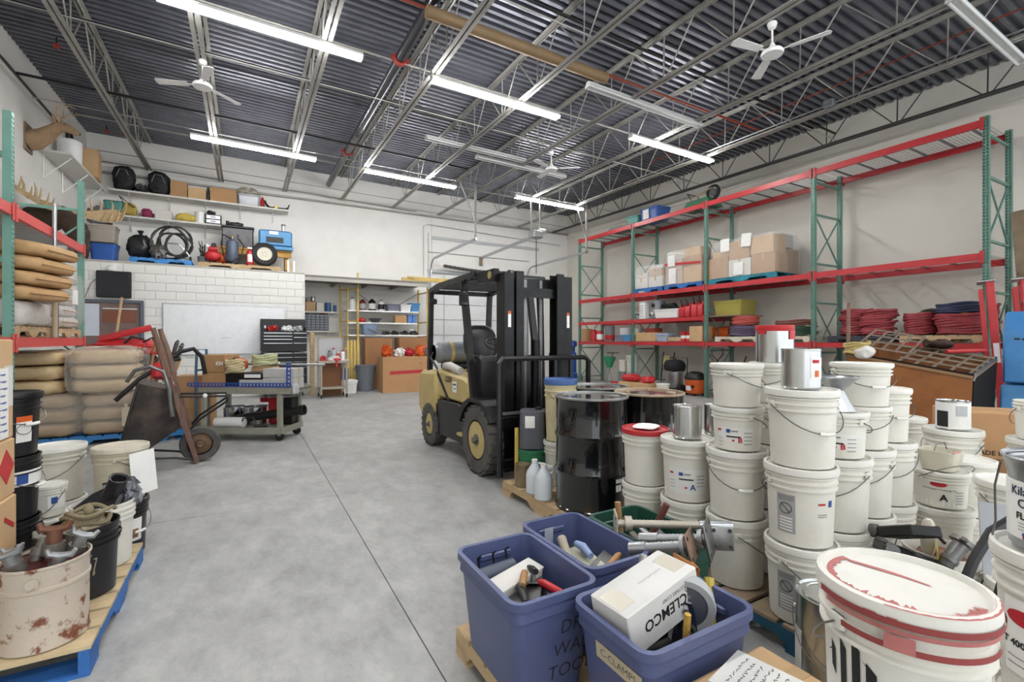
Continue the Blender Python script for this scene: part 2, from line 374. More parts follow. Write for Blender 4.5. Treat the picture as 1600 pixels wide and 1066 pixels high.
pipe('orange_conduit', 'thin orange conduit running along the deck towards the grey unlit strip light', 'conduit', [rz_(9.35, 1.2, .15), rz_(9.35, 9, .15)], .012, m_red_pipe)
sc_ = thing('silver_conduit', 'silver conduit with a grey junction box along a joist', 'conduit')
part('conduit_run', MB().tube([rz_(8.84, 1.0, .69), rz_(8.84, 9.5, .69)], .016, 8), m_galv, sc_); part('junction_box', MB().box(0, 0, 0, .12, .16, .13, c=.01), M('grey box', '#8d9296', .4, .3), sc_, loc=rz_(8.84, 4.4, .68))
for k, (y, x0, x1) in enumerate(((8.35, XL + .1, 10.4), (11.65, XL + .1, 10.4), (14.3, XL + .1, 10.4), (5.05, 2.4, 10.4))):
    pipe('bridging_rod', 'thin pale bridging rod ' + ['crossing the joists between the two rows of lit lights', 'crossing the joists beside the far row of lit lights', 'crossing the joists closest to the back wall', 'crossing the joists near the tan wrapped pipe'][k], 'rod', [rz_(x0, y, .735), rz_(x1, y, .735)], .011, m_joist, 'bridging rods', 6)
for k, (y, x0, x1) in enumerate(((8.2, XL + .1, 10.4), (14.1, XL + .1, 10.4))):
    pipe('bridging_rod', 'pale bridging pipe up at the deck ' + ['between the two rows of lit lights', 'closest to the back wall'][k], 'rod', [rz_(x0, y, .06), rz_(x1, y, .06)], .02, m_joist, 'upper bridging rods', 6)
# two sprinkler heads / red hangers under the deck by the left wall
for (px, py) in ((78, 92), (150, 207), (163, 210)):
    p = atd(px, py, 9); 
for (x, y) in ((-2.75, 10.6), (-2.9, 14.6), (-2.55, 14.6)):
    t = thing('fire_sprinkler', 'small red sprinkler head ' + ('above the deer head' if y < 12 else 'in the roof corner over the black bags'), 'sprinkler', rz_(x, y, .02), 0, 'red sprinkler heads')
    part('stem', MB().cyl((0, 0, 0), (0, 0, -.12), .012, 8), m_dark, t); part('cup', MB().lathe([(.012, -.10), (.05, -.13), (.05, -.17), (.02, -.18)], 12), m_redc, t)
# angle iron ledger along the back wall
struct('trim_1', MB().box((XL + XRW) / 2, YB - .07, 5.66, XRW - XL, .06, .05), m_joist)
struct('trim_2', MB().box(XL + .04, (YB + YF) / 2, 6.0 - .02, .04, YB - YF, .03), m_joistd)
# ================================================================ COMMON BUILDERS
m_card = M('cardboard', '#b28a60', .8, 0, '#a07a52', 3, .6, .03, 30); m_card2 = M('pale cardboard', '#c9a67c', .8, 0, '#b8946a', 3, .6)
m_card3 = M('brown cardboard', '#8f6a45', .8, 0, '#7c5a39', 3, .6); m_tape = M('packing tape', '#b99a70', .3)
m_pail = M('white pail plastic', '#dedbd1', .42, 0, '#c3beb0', 5, .55, lo=.5, hi=.8); m_lid = M('white lid plastic', '#e3e1d9', .42, 0, '#c9c5b8', 7, .5, lo=.5, hi=.8)
m_wire = M('bail wire', '#6f6f6c', .4, .8); m_grip = M('white grip', '#e6e4dc', .5)
m_wood = M('pale pallet wood', '#bfa57f', .8, 0, '#9a8260', 4, .7, .1, 60, stretch=(1, 6, 6)); m_woodd = M('worn grey wood', '#8f7d66', .85, 0, '#6b5c49', 4, .7, .1, 60)
m_bluep = M('blue pallet paint', '#2f6ab0', .65, 0, '#274f86', 5, .7, .05, 50); m_tealp = M('teal pallet paint', '#1f7c8c', .65, 0, '#1b5f73', 5, .7)
m_ltblue = M('light blue pallet paint', '#3e86c6', .65, 0, '#3470aa', 5, .6)
m_can = M('tin can', '#c3c4c2', .22, .95, '#a3a5a5', 10, .4, stretch=(1, 1, .2)); m_paper = M('paper label', '#edece8', .7); m_ink = M('black ink', '#1b1b1d', .7); m_inkr = M('red ink', '#b3202b', .6); m_inkb = M('blue ink', '#2c4f94', .6); m_greyink = M('grey print', '#8c8c8e', .7)
m_redp = M('rack red', '#b92e32', .42, .0, '#9c2429', 4, .5); m_greenp = M('rack green', '#658a7d', .45, .1, '#547569', 4, .5)
m_film = M('stretch film', '#f4f4f2', .18, 0, alpha=.22)
m_chrome = M('chrome', '#c8c8ca', .15, 1.0); m_steel = M('worn steel', '#7d7d7c', .38, .8, '#5c5a57', 9, .6); m_rub = M('black rubber', '#1a1a1a', .75, 0, '#2e2c2a', 7, .5)
m_blue_tote = M('blue tote plastic', '#3a4c80', .42, 0, '#31406e', 3, .6); m_grey_tote = M('grey tote plastic', '#7c8290', .5); m_yellowp = M('yellow plastic', '#c9b24e', .5)
m_red = M('red plastic', '#b8242a', .45, 0, '#97191f', 6, .5); m_orange = M('orange plastic', '#cf5a1e', .45); m_grey = M('mid grey plastic', '#777a7e', .5); m_ltgrey = M('light grey plastic', '#b5b7b8', .5)
m_brass = M('brass', '#b79a52', .35, .9)
def carton(label, loc, w, d, h, rz=0, mat=None, tape=True, group=None, name='cardboard_box', rx=0, ry=0):
    t = thing(name, label, 'box', loc, rz, group, rx, ry)
    part('body', MB().box(0, 0, h / 2, w, d, h, c=min(.006, h * .05)), mat or m_card, t)
    if tape:
        part('tape', MB().box(0, 0, h + .0008, w * .97, .05, .0016).box(w / 2 + .0008, 0, h * .8, .0016, .05, h * .38).box(-w / 2 - .0008, 0, h * .8, .0016, .05, h * .38), m_tape, t)
        part('flap_seam', MB().box(0, 0, h + .0003, w * .99, .003, .001), m_card3, t)
    return t
def tote(label, loc, w, d, h, mat, rz=0, lid=None, flare=.06, group=None, name='storage_tote', cat='tote', rim=.025, r=.05):
    t = thing(name, label, cat, loc, rz, group)
    part('tub', MB().rbox(w, d, h, r, flare, .005, rim=rim), mat, t)
    if lid: part('lid', MB().rbox(w + flare + .035, d + flare + .035, .022, r + .015, -.01, open_=False, z0=h - .002).rbox(w + flare - .06, d + flare - .06, .012, r, -.01, open_=False, z0=h + .018), lid, t)
    return t
def _board(l, w, h): return lambda: MB().box(0, 0, 0, w, l, h)
def _stringer(L, h, w):
    def f():
        a = L / 2; n = .045; P = [(-a, 0), (-a * .78, 0), (-a * .70, n), (-a * .28, n), (-a * .2, 0), (a * .2, 0), (a * .28, n), (a * .70, n), (a * .78, 0), (a, 0), (a, h), (-a, h)]
        return MB().prism(P, -w / 2, w / 2, Matrix(((1, 0, 0, 0), (0, 0, -1, 0), (0, 1, 0, 0), (0, 0, 0, 1))))
    return f
def pallet(label, loc, rz, mat, mat_top=None, L=1.22, Wd=1.02, group=None, lo_boards=True, nb=7):
    """stringers run along local x (length L); deck boards run along local y"""
    t = thing('pallet', label, 'pallet', loc, rz, group); k = 'pal%.2f_%.2f' % (L, Wd)
    for j in (-1, 0, 1): part('stringer', _stringer(L, .092, .038), mat, t, k + 's', loc=(0, j * (Wd / 2 - .02), .016))
    bw = L / nb * .84
    for i in range(nb): part('deck_board', _board(Wd, bw, .016), mat_top or mat, t, k + 'b%d' % nb, loc=(-L / 2 + L / nb * (i + .5), 0, .116))
    if lo_boards:
        for i in (-1, 0, 1): part('bottom_board', _board(Wd, bw, .016), mat, t, k + 'b%d' % nb, loc=(i * (L / 2 - bw / 2), 0, .008))
    return t
PAL_H = .124
def _pail_prof(D, H, inner=False):
    r = D / 2; b = r * .865; z = lambda f: H * f
    def rr(f): return b + (r * .955 - b) * f
    P = [(b * .93, .0), (b, .006)]
    for f in (.72, .80, .88): P += [(rr(f), z(f)), (rr(f) + .010 * D / .3, z(f) + .003), (rr(f) + .010 * D / .3, z(f) + .009), (rr(f), z(f) + .013)]
    if not inner: return P + [(rr(.92), z(.92)), (rr(.92) * .95, z(.93))]
    P += [(rr(.97), z(.97)), (r * .985, z(.975)), (r * .985, z(1.0)), (r * .93, z(1.0))]
    if inner: P += [(r * .90, z(.9)), (b * .95, .012)]
    return P
def _pail_lid(D, H):
    r = D / 2
    return MB().lathe([(r * .97, H * .915), (r * 1.035, H * .918), (r * 1.045, H * .955), (r * 1.03, H * 1.0), (r * .985, H * 1.008), (r * .955, H * 1.006), (r * .93, H * .975), (r * .90, H * .972), (r * .3, H * .975), (r * .12, H * .978), (.0001, H * .978)], 36)
def _bail(D, H, drop, sway):
    r = D / 2 * 1.0 + .006; zt = H * .80; pts = []
    for i in range(15):
        t = math.pi * i / 14; x = -r * math.cos(t); k = math.sin(t)
        pts.append((x, -sway * k - (.012 if 0 < i < 14 else 0) - max(0, math.sqrt(max(0, r * r - x * x)) - sway * k) * .98, zt - drop * k))
    return pts
def pail(label, loc, rz=0, D=.305, H=.365, mat=None, lid=True, lidmat=None, handle=True, group=None, name='plastic_pail', content=None, drop=.13, grip=True, cat='bucket', ears=True, hturn=None):
    t = thing(name, label, cat, loc, rz, group); k = 'pail%.3f_%.3f' % (D, H)
    part('body', (lambda: MB().shell(_pail_prof(D, H, True), 36)) if not lid else (lambda: MB().lathe(_pail_prof(D, H), 36)), mat or m_pail, t, k + ('o' if not lid else 'c'))
    if lid: part('lid', lambda: _pail_lid(D, H), lidmat or m_lid, t, k + 'lid')
    if handle:
        hq = random.Random(label); hr = R(hq.choice((0, 0, 1)) * 180 + hq.uniform(-75, 75)) if hturn is None else R(hturn)
        h = part('handle', lambda: MB().tube(_bail(D, H, drop, 0), .0026, 6), m_wire, t, k + 'h%.2f' % drop, rot=(0, 0, hr))
        if grip: 
            b = _bail(D, H, drop, 0); part('grip', lambda: MB().tube(b[6:9], .009, 8), m_grip, h, k + 'g%.2f' % drop)
        if ears:
            for s in (-1, 1): part('ear', lambda: MB().box(0, 0, 0, .012, .04, .035, c=.004), mat or m_pail, t, k + 'ear', loc=(s * (D / 2 * .975) * math.cos(hr), s * (D / 2 * .975) * math.sin(hr), H * .80), rot=(0, 0, hr))
    return t
def tin(label, loc, D=.168, H=.19, rz=0, mat=None, wrap=None, group=None, handle=False, name='tin_can', bandz=(.12, .88), open_=False):
    t = thing(name, label, 'can', loc, rz, group); r = D / 2; k = 'tin%.3f_%.3f' % (D, H)
    P = [(r * .95, 0), (r * 1.0, .002), (r * 1.0, .006), (r * .98, .008), (r * .98, H - .008), (r * 1.0, H - .006), (r * 1.0, H), (r * .95, H + .001)]
    part('body', lambda: MB().lathe(P + [(r * .9, H - .008), (.0001, H - .008)], 28), mat or m_can, t, k)
    part('lid', lambda: MB().lathe([(r * .80, H - .007), (r * .80, H), (r * .72, H + .001), (r * .70, H - .004), (.0001, H - .004)], 28), mat or m_can, t, k + 'l')
    if wrap: part('wrapper', lambda: MB().lathe([(r * .984, H * bandz[0]), (r * .986, H * bandz[0] + .001), (r * .986, H * bandz[1]), (r * .984, H * bandz[1])], 28), wrap, t, k + 'w%.2f' % bandz[0])
    if handle:
        part('handle', lambda: MB().tube(_bail(D, H, .1 * D / .17, 0), .002, 6), m_wire, t, k + 'h')
        for s in (-1, 1): part('ear', lambda: MB().cyl((-.004, 0, 0), (.004, 0, 0), .012, 10), mat or m_can, t, k + 'e', loc=(s * r * 1.0, 0, H * .8))
    return t
def drum(label, loc, rz=0, mat=None, topmat=None, group=None, D=.585, H=.88, open_=False):
    t = thing('steel_drum', label, 'drum', loc, rz, group); r = D / 2
    P = [(r * .96, 0), (r * 1.0, .0), (r * 1.0, .018), (r * .972, .025)]
    for f in (.33, .66): P += [(r * .972, H * f - .03), (r * 1.0, H * f - .012), (r * 1.005, H * f), (r * 1.0, H * f + .012), (r * .972, H * f + .03)]
    P += [(r * .972, H - .03), (r * .985, H - .02), (r * .985, H - .014)]
    part('shell', lambda: MB().lathe(P + [(r * .95, H - .014)], 48), mat, t, 'drum')
    lid = part('top', lambda: MB().lathe([(r * .985, H - .02), (r * 1.008, H - .016), (r * 1.008, H - .002), (r * .985, H + .001), (r * .965, H - .002), (r * .955, H - .018), (.0001, H - .014)], 48), topmat or mat, t, 'drumtop')
    part('bung', lambda: MB().lathe([(.038, H - .016), (.038, H - .002), (.03, H), (.0001, H)], 16), topmat or mat, lid, 'bung', loc=(r * .62, 0, 0)); part('bung', lambda: MB().lathe([(.02, H - .016), (.02, H - .004), (.0001, H - .003)], 12), topmat or mat, lid, 'bung2', loc=(-r * .62, 0, 0))
    return t
def _coil(Rr, r, turns, seed, flat=1.0, rise=None, jit=.02):
    q = random.Random(seed); pts = []; n = 22; rise = rise or r * 1.7
    off = [(q.uniform(-jit, jit), q.uniform(-jit, jit), Rr * (1 + q.uniform(-.10, .06))) for _ in range(turns + 2)]
    for i in range(turns * n + 1):
        k = i // n; f = (i % n) / n; a = 2 * math.pi * f
        o = [off[k][j] * (1 - f) + off[k + 1][j] * f for j in range(3)]
        pts.append((o[0] + o[2] * math.cos(a), o[1] + o[2] * math.sin(a) * flat, r + (k + f) * rise + .010 * math.sin(3 * a + k)))
    return pts
def coil(label, loc, Rr, r, turns, mat, seed=0, group=None, name='hose_coil', cat='hose', flat=1., rz=0, fit=True, jit=.02):
    t = thing(name, label, cat, loc, rz, group); pts = _coil(Rr, r, turns, seed, flat, jit=jit)
    part('hose', MB().tube(pts, r, 7), mat, t)
    if fit:
        e = Vector(pts[-1]); part('fitting', MB().cyl((0, 0, 0), (0, .09, .0), r * 1.25, 8), m_brass, t, loc=e)
        e = Vector(pts[0]); part('fitting', MB().cyl((0, 0, 0), (0, .08, 0), r * 1.2, 8), m_brass, t, loc=e)
    return t
def sack(label, loc, w, d, h, rz, mat, seed, group=None, droop=0., name='paper_sack', cat='sack', rx=0, ry=0, twist=False):
    t = thing(name, label, cat, loc, rz, group, rx, ry)
    part('bag', MB().blob(0, 0, h / 2, w, d, h, 4.6, .016, seed, 30, 12, nf=7, droop=droop), mat, t, ang=60)
    part('seam', MB().box(w / 2 - .004, 0, h * .5 - droop, .03, d * .72, .012, c=.004), m_card2, t)
    return t
# ================================================================ RIGHT PALLET RACK
RX, RD = 10.0, 1.07
RY = [2.73 + 2.56 * k for k in range(5)]
LV = [1.345, 1.99, 2.75, 4.83]; LTOP = [1.40, 2.05, 2.815, 4.895]
def _post(Hh, fx=-1, slots=True):
    """teardrop-punched channel post; punched face looks along fx * x"""
    m = MB(); w = .078; dd = .07
    xs = [-w / 2, -.026, -.012, .012, .026, w / 2]; zs = [0.]; z = .03
    while z + .03 < Hh: zs += [z, z + .026]; z += .052
    zs.append(Hh); vs = []; fs = []
    for zz in zs:
        for y in xs: vs.append((0, y, zz))
    n = len(xs)
    for i in range(len(zs) - 1):
        for k in range(n - 1):
            if i % 2 == 1 and k in (1, 3): continue
            fs.append((i * n + k, i * n + k + 1, (i + 1) * n + k + 1, (i + 1) * n + k) if fx > 0 else (i * n + k + 1, i * n + k, (i + 1) * n + k, (i + 1) * n + k + 1))
    m.add(vs, fs)
    s = -fx
    for sy in (-1, 1): m.box(s * dd / 2, sy * (w / 2 - .0015), Hh / 2, dd, .003, Hh)
    m.box(s * dd, 0, Hh / 2, .003, w, Hh)  # back plate added to keep light out, so the punched holes look dark
    return m
def _xbrace(z0, z1, d): return lambda: MB().bar((.07, .0, z0), (d - .07, .0, z1), .028, .028)
def rack_frame(t, y, Hh, mat, hz, xz, x0=RX, fx=-1, d=RD, back_m=None):
    k = 'post%.2f' % Hh
    part('post', lambda: _post(Hh, fx), mat, t, k, loc=(x0, y, 0)); part('post', lambda: _post(Hh, fx), mat, t, k, loc=(x0 - fx * (d - .07), y, 0))
    for s in (0, d - .07): part('foot_plate', lambda: MB().box(0, 0, .005, .12, .13, .01), mat, t, 'footpl', loc=(x0 - fx * (s + .035), y, 0))
    sg = -fx
    for z in hz: part('strut', lambda: MB().box(sg * d / 2, 0, 0, d - .14, .032, .04), mat, t, 'strut%d' % sg, loc=(x0, y, z))
    for a, b in xz:
        for p, q in ((a, b), (b, a)): part('brace', (lambda p=p, q=q: MB().bar((sg * .07, 0, p), (sg * (d - .07), 0, q), .022, .022)), mat, t, loc=(x0, y, 0))
def _beam(L, h): 
    def f():
        P = [(-.022, -h / 2), (.022, -h / 2), (.022, h / 2 - .03), (.0, h / 2 - .03), (.0, h / 2), (-.022, h / 2)]
        return MB().prism(P, -L / 2, L / 2, Matrix(((1, 0, 0, 0), (0, 0, 1, 0), (0, 1, 0, 0), (0, 0, 0, 1))))
    return f
def _endplate(h): return lambda: MB().box(0, 0, 0, .012, .05, h + .09, c=.004)
def _wiredeck(w, d, n1, n2):
    def f():
        m = MB()
        for i in range(n1 + 1): m.box(-w / 2 + w * i / n1, 0, 0, .004, d, .004)
        for j in range(n2 + 1): m.box(0, -d / 2 + d * j / n2, .004, w, .004, .004)
        return m
    return f
RACK = thing('pallet_rack', 'long green and red pallet rack of four bays along the off-white wall', 'rack', (0, 0, 0))
for k, y in enumerate(RY): rack_frame(RACK, y, 4.93, m_greenp, (4.66, 4.0, 3.0, 2.2, 1.18, .18), ((4.0, 3.0), (2.2, 1.18), (1.18, .18)))
m_dk = M('wire deck zinc', '#8d9092', .4, .7)
for li, z in enumerate(LV):
    for b in range(4):
        if li == 1 and b < 2: continue
        y = (RY[b] + RY[b + 1]) / 2; h = .115 if li >= 2 else .095; L = 2.56 - .082
        for x, s in ((RX + .012, 1), (RX + RD - .012, -1)):
            bm_ = part('beam', _beam(L, h), m_redp, RACK, 'rbeam%.3f' % h, loc=(x, y, z), rot=(0, 0, 0 if s > 0 else math.pi))
            for e in (-1, 1): part('connector', _endplate(h), m_redp, bm_, 'rend%.3f' % h, loc=(-.03, e * (L / 2 - .0), -.01))
        for hf in (-1, 1):
            wd = part('wire_deck', _wiredeck(RD - .08, 1.2, 9, 22), m_dk, RACK, 'wdeck', loc=(RX + RD / 2, y + hf * .62, LTOP[li] - .012))
            for c in (-1, 0, 1): part('deck_channel', lambda: MB().box(0, 0, -.012, RD - .06, .035, .02), M('deck channel', '#77797a', .5, .5), wd, 'dchan', loc=(0, c * .42, 0))
# ---- top level
def shelf_at(px, X): return atX(px, 500, X).y
Z4, Z3, Z2, Z1 = LTOP[3], LTOP[2], LTOP[1], LTOP[0]
m_tealt = M('teal tote plastic', '#4f8f86', .5)
single('flat_carton', 'flattened grey cartons lying on the top rack level', 'carton', MB().box(0, 0, .05, .5, .7, .10, c=.01).box(.03, .1, .13, .45, .5, .06, c=.01), M('greyed card', '#8b8c8c', .8), (10.45, 11.35, Z4), 4)
tote('teal tote beside the blue tote on the top rack level', (10.42, 10.62, Z4), .42, .42, .30, m_tealt, 3)
tote('blue tote with a white sheet taped to its side on the top rack level', (10.42, 9.9, Z4), .5, .62, .36, M('blue bin', '#3b5da0', .5), -3, lid=M('blue bin lid', '#45669f', .5)); 
_sh = single('taped_sheet', 'white paper sheet taped to the blue tote up on the rack', 'paper', MB().box(0, 0, 0, .003, .24, .27), m_paper, (10.125, 9.98, Z4 + .2), -3, ry=-4)
sp_ = thing('garden_cart', 'green garden cart lying upside down on the top rack level', 'cart', (10.5, 8.35, Z4))
part('tray', MB().prism([(-.45, 0), (.45, 0), (.3, .2), (-.35, .22)], -.25, .25, T(0, 0, .0, 90, 0, 90)), M('cart green', '#2e6b4a', .5), sp_)
for s in (-1, 1): part('handle', MB().tube([(s * .2, .4, .1), (s * .2, .1, .3), (s * .2, -.45, .42)], .014, 6), m_wood, sp_)
w_ = part('wheel', MB().tube(arc((0, -.35, .36), .17, 0, 350, 18, 'x'), .035, 8, closed=True), m_rub, sp_); part('wheel_hub', MB().cyl((-.03, -.35, .36), (.03, -.35, .36), .11, 14), m_steel, w_)
part('leg', MB().tube([(.2, .15, .2), (.2, .3, .45), (-.2, .3, .45), (-.2, .15, .2)], .012, 6), m_dark, sp_)
# ---- level of the wrapped loads
def load(px_y, z, cols, w, label_p, matp, film=True, tag_='', hx=.0, extra=None, depth=.95):
    pass
def wrapped_load(y0, y1, z, pal_label, pal_mat, boxes, filmlab, top, redband=False, x0=10.02, xd=.98, gname=None):
    yc = (y0 + y1) / 2; L = y1 - y0
    pallet(pal_label, (x0 + xd / 2, yc, z), 90, pal_mat, L=L, Wd=xd, nb=6)
    zb = z + PAL_H + .001
    for (dx, dy, dz, w, d, h, mt, lab) in boxes: carton(lab, (x0 + xd / 2 + dx, yc + dy, zb + dz), w, d, h, 0, mt, True, gname)
    def film():
        m = MB(); n = 28; rings = []
        for f, k in ((0, 1.0), (.3, 1.012), (.62, 1.0), (.9, .99), (1.0, .93)):
            rg = []
            for i in range(n):
                a = 2 * math.pi * i / n; c, s = math.cos(a), math.sin(a)
                x = math.copysign(abs(c) ** .18, c) * (xd / 2 + .008) * k; y = math.copysign(abs(s) ** .18, s) * (L / 2 + .0) * k
                rg.append((x, y, f * top + .006 * math.sin(9 * a)))
            rings.append(rg)
        vs = [p for r_ in rings for p in r_]; fs = []
        for j in range(len(rings) - 1):
            for i in range(n): i2 = (i + 1) % n; fs.append((j * n + i, j * n + i2, (j + 1) * n + i2, (j + 1) * n + i))
        return m.add(vs, fs)
    f = thing('stretch_wrap', filmlab, 'plastic wrap', (x0 + xd / 2, yc, zb)); part('film', film(), m_film, f)
    if redband: part('red_band', MB().box(-xd / 2 - .012, 0, top * .58, .004, L * .96, .06, rx=4), m_red, f)
    return f
m_whbox = M('white carton', '#d9d6cf', .7, 0, '#c8c3b8', 4, .5); m_pinkbox = M('pinkish carton', '#c9b29f', .75)
wrapped_load(9.28, 10.36, Z3, 'blue pallet under the white-wrapped low load on the rack', m_bluep,
  [(-.24, -.27, 0, .44, .5, .30, m_whbox, 'white carton low in the short wrapped load, on the side by the red-taped load'), (-.24, .27, 0, .44, .5, .30, m_whbox, 'white carton low in the short wrapped load, on the side away from the red-taped load'), (.25, 0, 0, .44, 1.04, .34, m_card2, 'pale carton at the wall side of the short wrapped load'),
   (-.24, -.25, .305, .42, .46, .22, m_pinkbox, 'tan carton in the second layer of the short wrapped load'), (-.24, .26, .305, .42, .48, .14, m_whbox, 'white carton in the second layer of the short wrapped load'), (0, -.15, .53, .6, .5, .10, m_whbox, 'flat white carton on top of the short wrapped load')],
  'clear film around the short white load on the blue pallet', .64)
wrapped_load(7.97, 9.2, Z3, 'blue pallet under the tall red-taped load on the rack', m_bluep,
  [(-.24, -.30, 0, .46, .56, .42, m_card2, 'large tan carton at the bottom of the red-taped load near the post'), (-.24, .30, 0, .46, .58, .36, m_pinkbox, 'pinkish carton at the bottom of the red-taped load, away from the post'), (.25, 0, 0, .44, 1.15, .5, m_card, 'brown carton at the wall side of the red-taped load'),
   (-.24, -.31, .425, .46, .54, .26, m_card, 'tan carton under the red band of the wrapped load'), (-.24, .3, .365, .46, .56, .30, m_pinkbox, 'pinkish carton stacked in the red-taped load'), (-.22, -.28, .69, .44, .5, .22, m_card2, 'topmost tan carton of the red-taped load')],
  'clear film with a red tape band around the tall load', .90, True)
wrapped_load(6.05, 7.78, Z3, 'teal pallet under the widest wrapped load on the rack', m_tealp,
  [(-.24, -.55, 0, .46, .56, .44, m_card, 'brown carton at the bottom of the widest load, next to the empty bay'), (-.24, .03, 0, .46, .56, .40, m_whbox, 'white-sided carton at the bottom middle of the widest load'), (-.24, .6, 0, .46, .54, .50, m_card, 'tan carton at the bottom of the widest load beside the post'), (.25, 0, 0, .46, 1.6, .55, m_card3, 'brown carton at the wall side of the widest load'),
   (-.24, -.52, .445, .46, .54, .40, m_card2, 'pale carton in the second layer next to the empty bay'), (-.24, .04, .405, .46, .52, .42, m_card, 'tan carton in the second layer of the widest load, at the middle'), (-.2, .58, .505, .4, .46, .16, m_card2, 'small pale carton on the widest load beside the post'), (.2, -.25, .6, .45, .9, .30, M('grey bagging', '#a9a7a2', .5), 'grey bagged carton on top of the widest load')],
  'clear crumpled film around the widest load', .89)
for (x, y, z, ry_, lab) in ((10.0, 8.93, Z3 + .76, 0, 'white paper sheet taped near the top of the red-taped load'), (10.0, 8.9, Z3 + .35, 0, 'long white paper sheet down the side of the red-taped load'), (10.0, 7.3, Z3 + .9, 0, 'white notice taped high on the widest wrapped load'), (10.0, 6.75, Z3 + .93, 5, 'tilted white notice on the bagged top of the widest load'), (10.0, 6.95, Z3 + .3, 0, 'white paper sheet low on the widest wrapped load')):
    single('paper_sheet', lab, 'paper', MB().box(0, 0, 0, .003, .24, .30 if 'long' not in lab else .42), m_paper, (x, y, z), 0, rx=ry_)
# ---- second level
t = thing('louvre_heater', 'white louvred heater on the short rack shelf beside the grey tank', 'heater', (10.2, 10.12, Z2)); part('case', MB().box(0, 0, .25, .2, .22, .5, c=.015), m_white, t)
for k in range(5): part('louvre', lambda: MB().box(-.102, 0, 0, .012, .16, .022, ry=25), m_ltgrey, t, 'louv', loc=(0, 0, .1 + .075 * k))
t = thing('grey_tank', 'grey cylindrical tank standing on the short rack shelf', 'tank', (10.35, 9.72, Z2)); part('shell', MB().lathe([(.19, 0), (.2, .01), (.2, .5), (.19, .53), (.05, .56)], 28), M('tank grey', '#8d9094', .45, .2), t); part('dial', MB().cyl((-.2, 0, .38), (-.215, 0, .38), .06, 16), m_black, t); part('dial', MB().cyl((-.2, .03, .16), (-.215, .03, .16), .045, 16), m_white, t)
tote('white tub of cords on the short rack shelf', (10.25, 9.18, Z2), .4, .76, .24, m_white, 0, name='plastic_tub', cat='tub')
single('power_cord', 'black power cord heaped in the white tub', 'cord', MB().tube(_coil(.14, .02, 7, 3, 1.6, jit=.08), .02, 6), m_black, (10.25, 9.18, Z2 + .14))
def jerry(label, loc, rz, h=.34, w=.24, d=.17, mat=None, spout=True):
    t = thing('gas_can', label, 'gas can', loc, rz, 'red gas cans on the rack')
    part('body', MB().prism([(-w / 2, 0), (w / 2, 0), (w / 2, h * .72), (w * .2, h), (-w / 2, h)], -d / 2, d / 2, T(rx=90)), mat or m_red, t, bev=.012)
    part('handle', MB().tube([(-w * .42, 0, h), (-w * .36, 0, h + .05), (w * .05, 0, h + .05), (w * .12, 0, h)], .011, 6), mat or m_red, t)
    if spout: part('spout', MB().tube([(w * .3, 0, h * .88), (w * .4, 0, h + .06), (w * .55, 0, h + .15)], [.022, .014, .01], 8), m_black, t)
jerry('red gas can next to the white tub of cords', (10.2, 8.68, Z2), 184, .30); jerry('red gas can second from the white tub', (10.2, 8.48, Z2), 177, .33); jerry('red gas can third from the white tub', (10.2, 8.28, Z2), 182, .36); jerry('red gas can against the rack post', (10.2, 8.08, Z2), 176, .36)
single('hand_tool_heap', 'dark heap of motor tools behind the white tub', 'tools', MB().blob(0, 0, .16, .3, .5, .34, 2.3, .07, 5, 22, 10, nf=6), m_black, (10.72, 8.9, Z2))
tote('olive yellow tub behind the second post on the short shelf', (10.55, 7.42, Z2), .6, .7, .36, M('olive tub', '#a59a4a', .55), 0, name='plastic_tub', cat='tub')
single('shelf_plank', 'short shelf plank carrying the olive yellow tub', 'plank', MB().box(0, 0, 0, .9, .9, .03), m_woodd, (10.55, 7.42, Z2 - .016))
# ---- first level
def box_(label, x, y, z, w, d, h, mat, rz=0, cat='box', name='small_box', group=None):
    t = thing(name, label, cat, (x, y, z), rz, group); part('body', MB().box(0, 0, h / 2, w, d, h, c=.008), mat, t); part('lid', MB().box(0, 0, h + .004, w * 1.01, d * 1.01, .02, c=.004), mat, t); return t
def jug(label, x, y, z, D, H, mat, cap, group=None, name='jug', band=None):
    t = thing(name, label, 'container', (x, y, z), 0, group); r = D / 2
    part('body', MB().lathe([(r * .92, 0), (r, .01), (r, H * .7), (r * .8, H * .85), (r * .35, H * .93), (r * .35, H * .95)], 18), mat, t); part('cap', MB().lathe([(r * .42, H * .94), (r * .42, H), (.001, H)], 14), cap, t)
    if band: part('wrapper', MB().lathe([(r * 1.005, H * .15), (r * 1.008, H * .16), (r * 1.008, H * .6), (r * 1.005, H * .61)], 18), band, t)
    return t
carton('narrow brown box at the far end of the lowest rack shelf', (10.15, 12.72, Z1), .3, .22, .42, 0, m_card, False)
jug('red container beside the narrow brown box', 10.15, 12.35, Z1, .22, .42, m_red, m_white); jug('red and white container second from the brown box', 10.15, 12.05, Z1, .22, .38, m_red, m_white, band=m_white)
tin('grey tub with a red band on the lowest rack shelf', (10.2, 11.62, Z1), .32, .5, 0, m_grey, m_red, name='paint_tub', bandz=(.08, .4))
tin('white tub stacked behind the grey bin on the rack', (10.35, 11.1, Z1), .32, .42, 0, m_white, name='paint_tub'); tin('pale tub partly hidden behind the blue bin on the rack', (10.55, 10.75, Z1), .34, .4, 0, m_pail, name='paint_tub')
tote('grey bin with a red label at the shelf edge', (10.15, 10.98, Z1), .26, .32, .2, m_grey_tote); tote('blue and white bin beside the post', (10.15, 10.66, Z1), .28, .3, .2, M('sky blue plastic', '#4f8fc4', .5))
carton('long tan box with a red print beside the second post', (10.3, 9.95, Z1), .45, .8, .26, 0, m_card2); carton('red and brown box on top of the long tan box', (10.35, 9.9, Z1 + .264), .3, .4, .12, 0, M('red card', '#8f3b2c', .7), False)
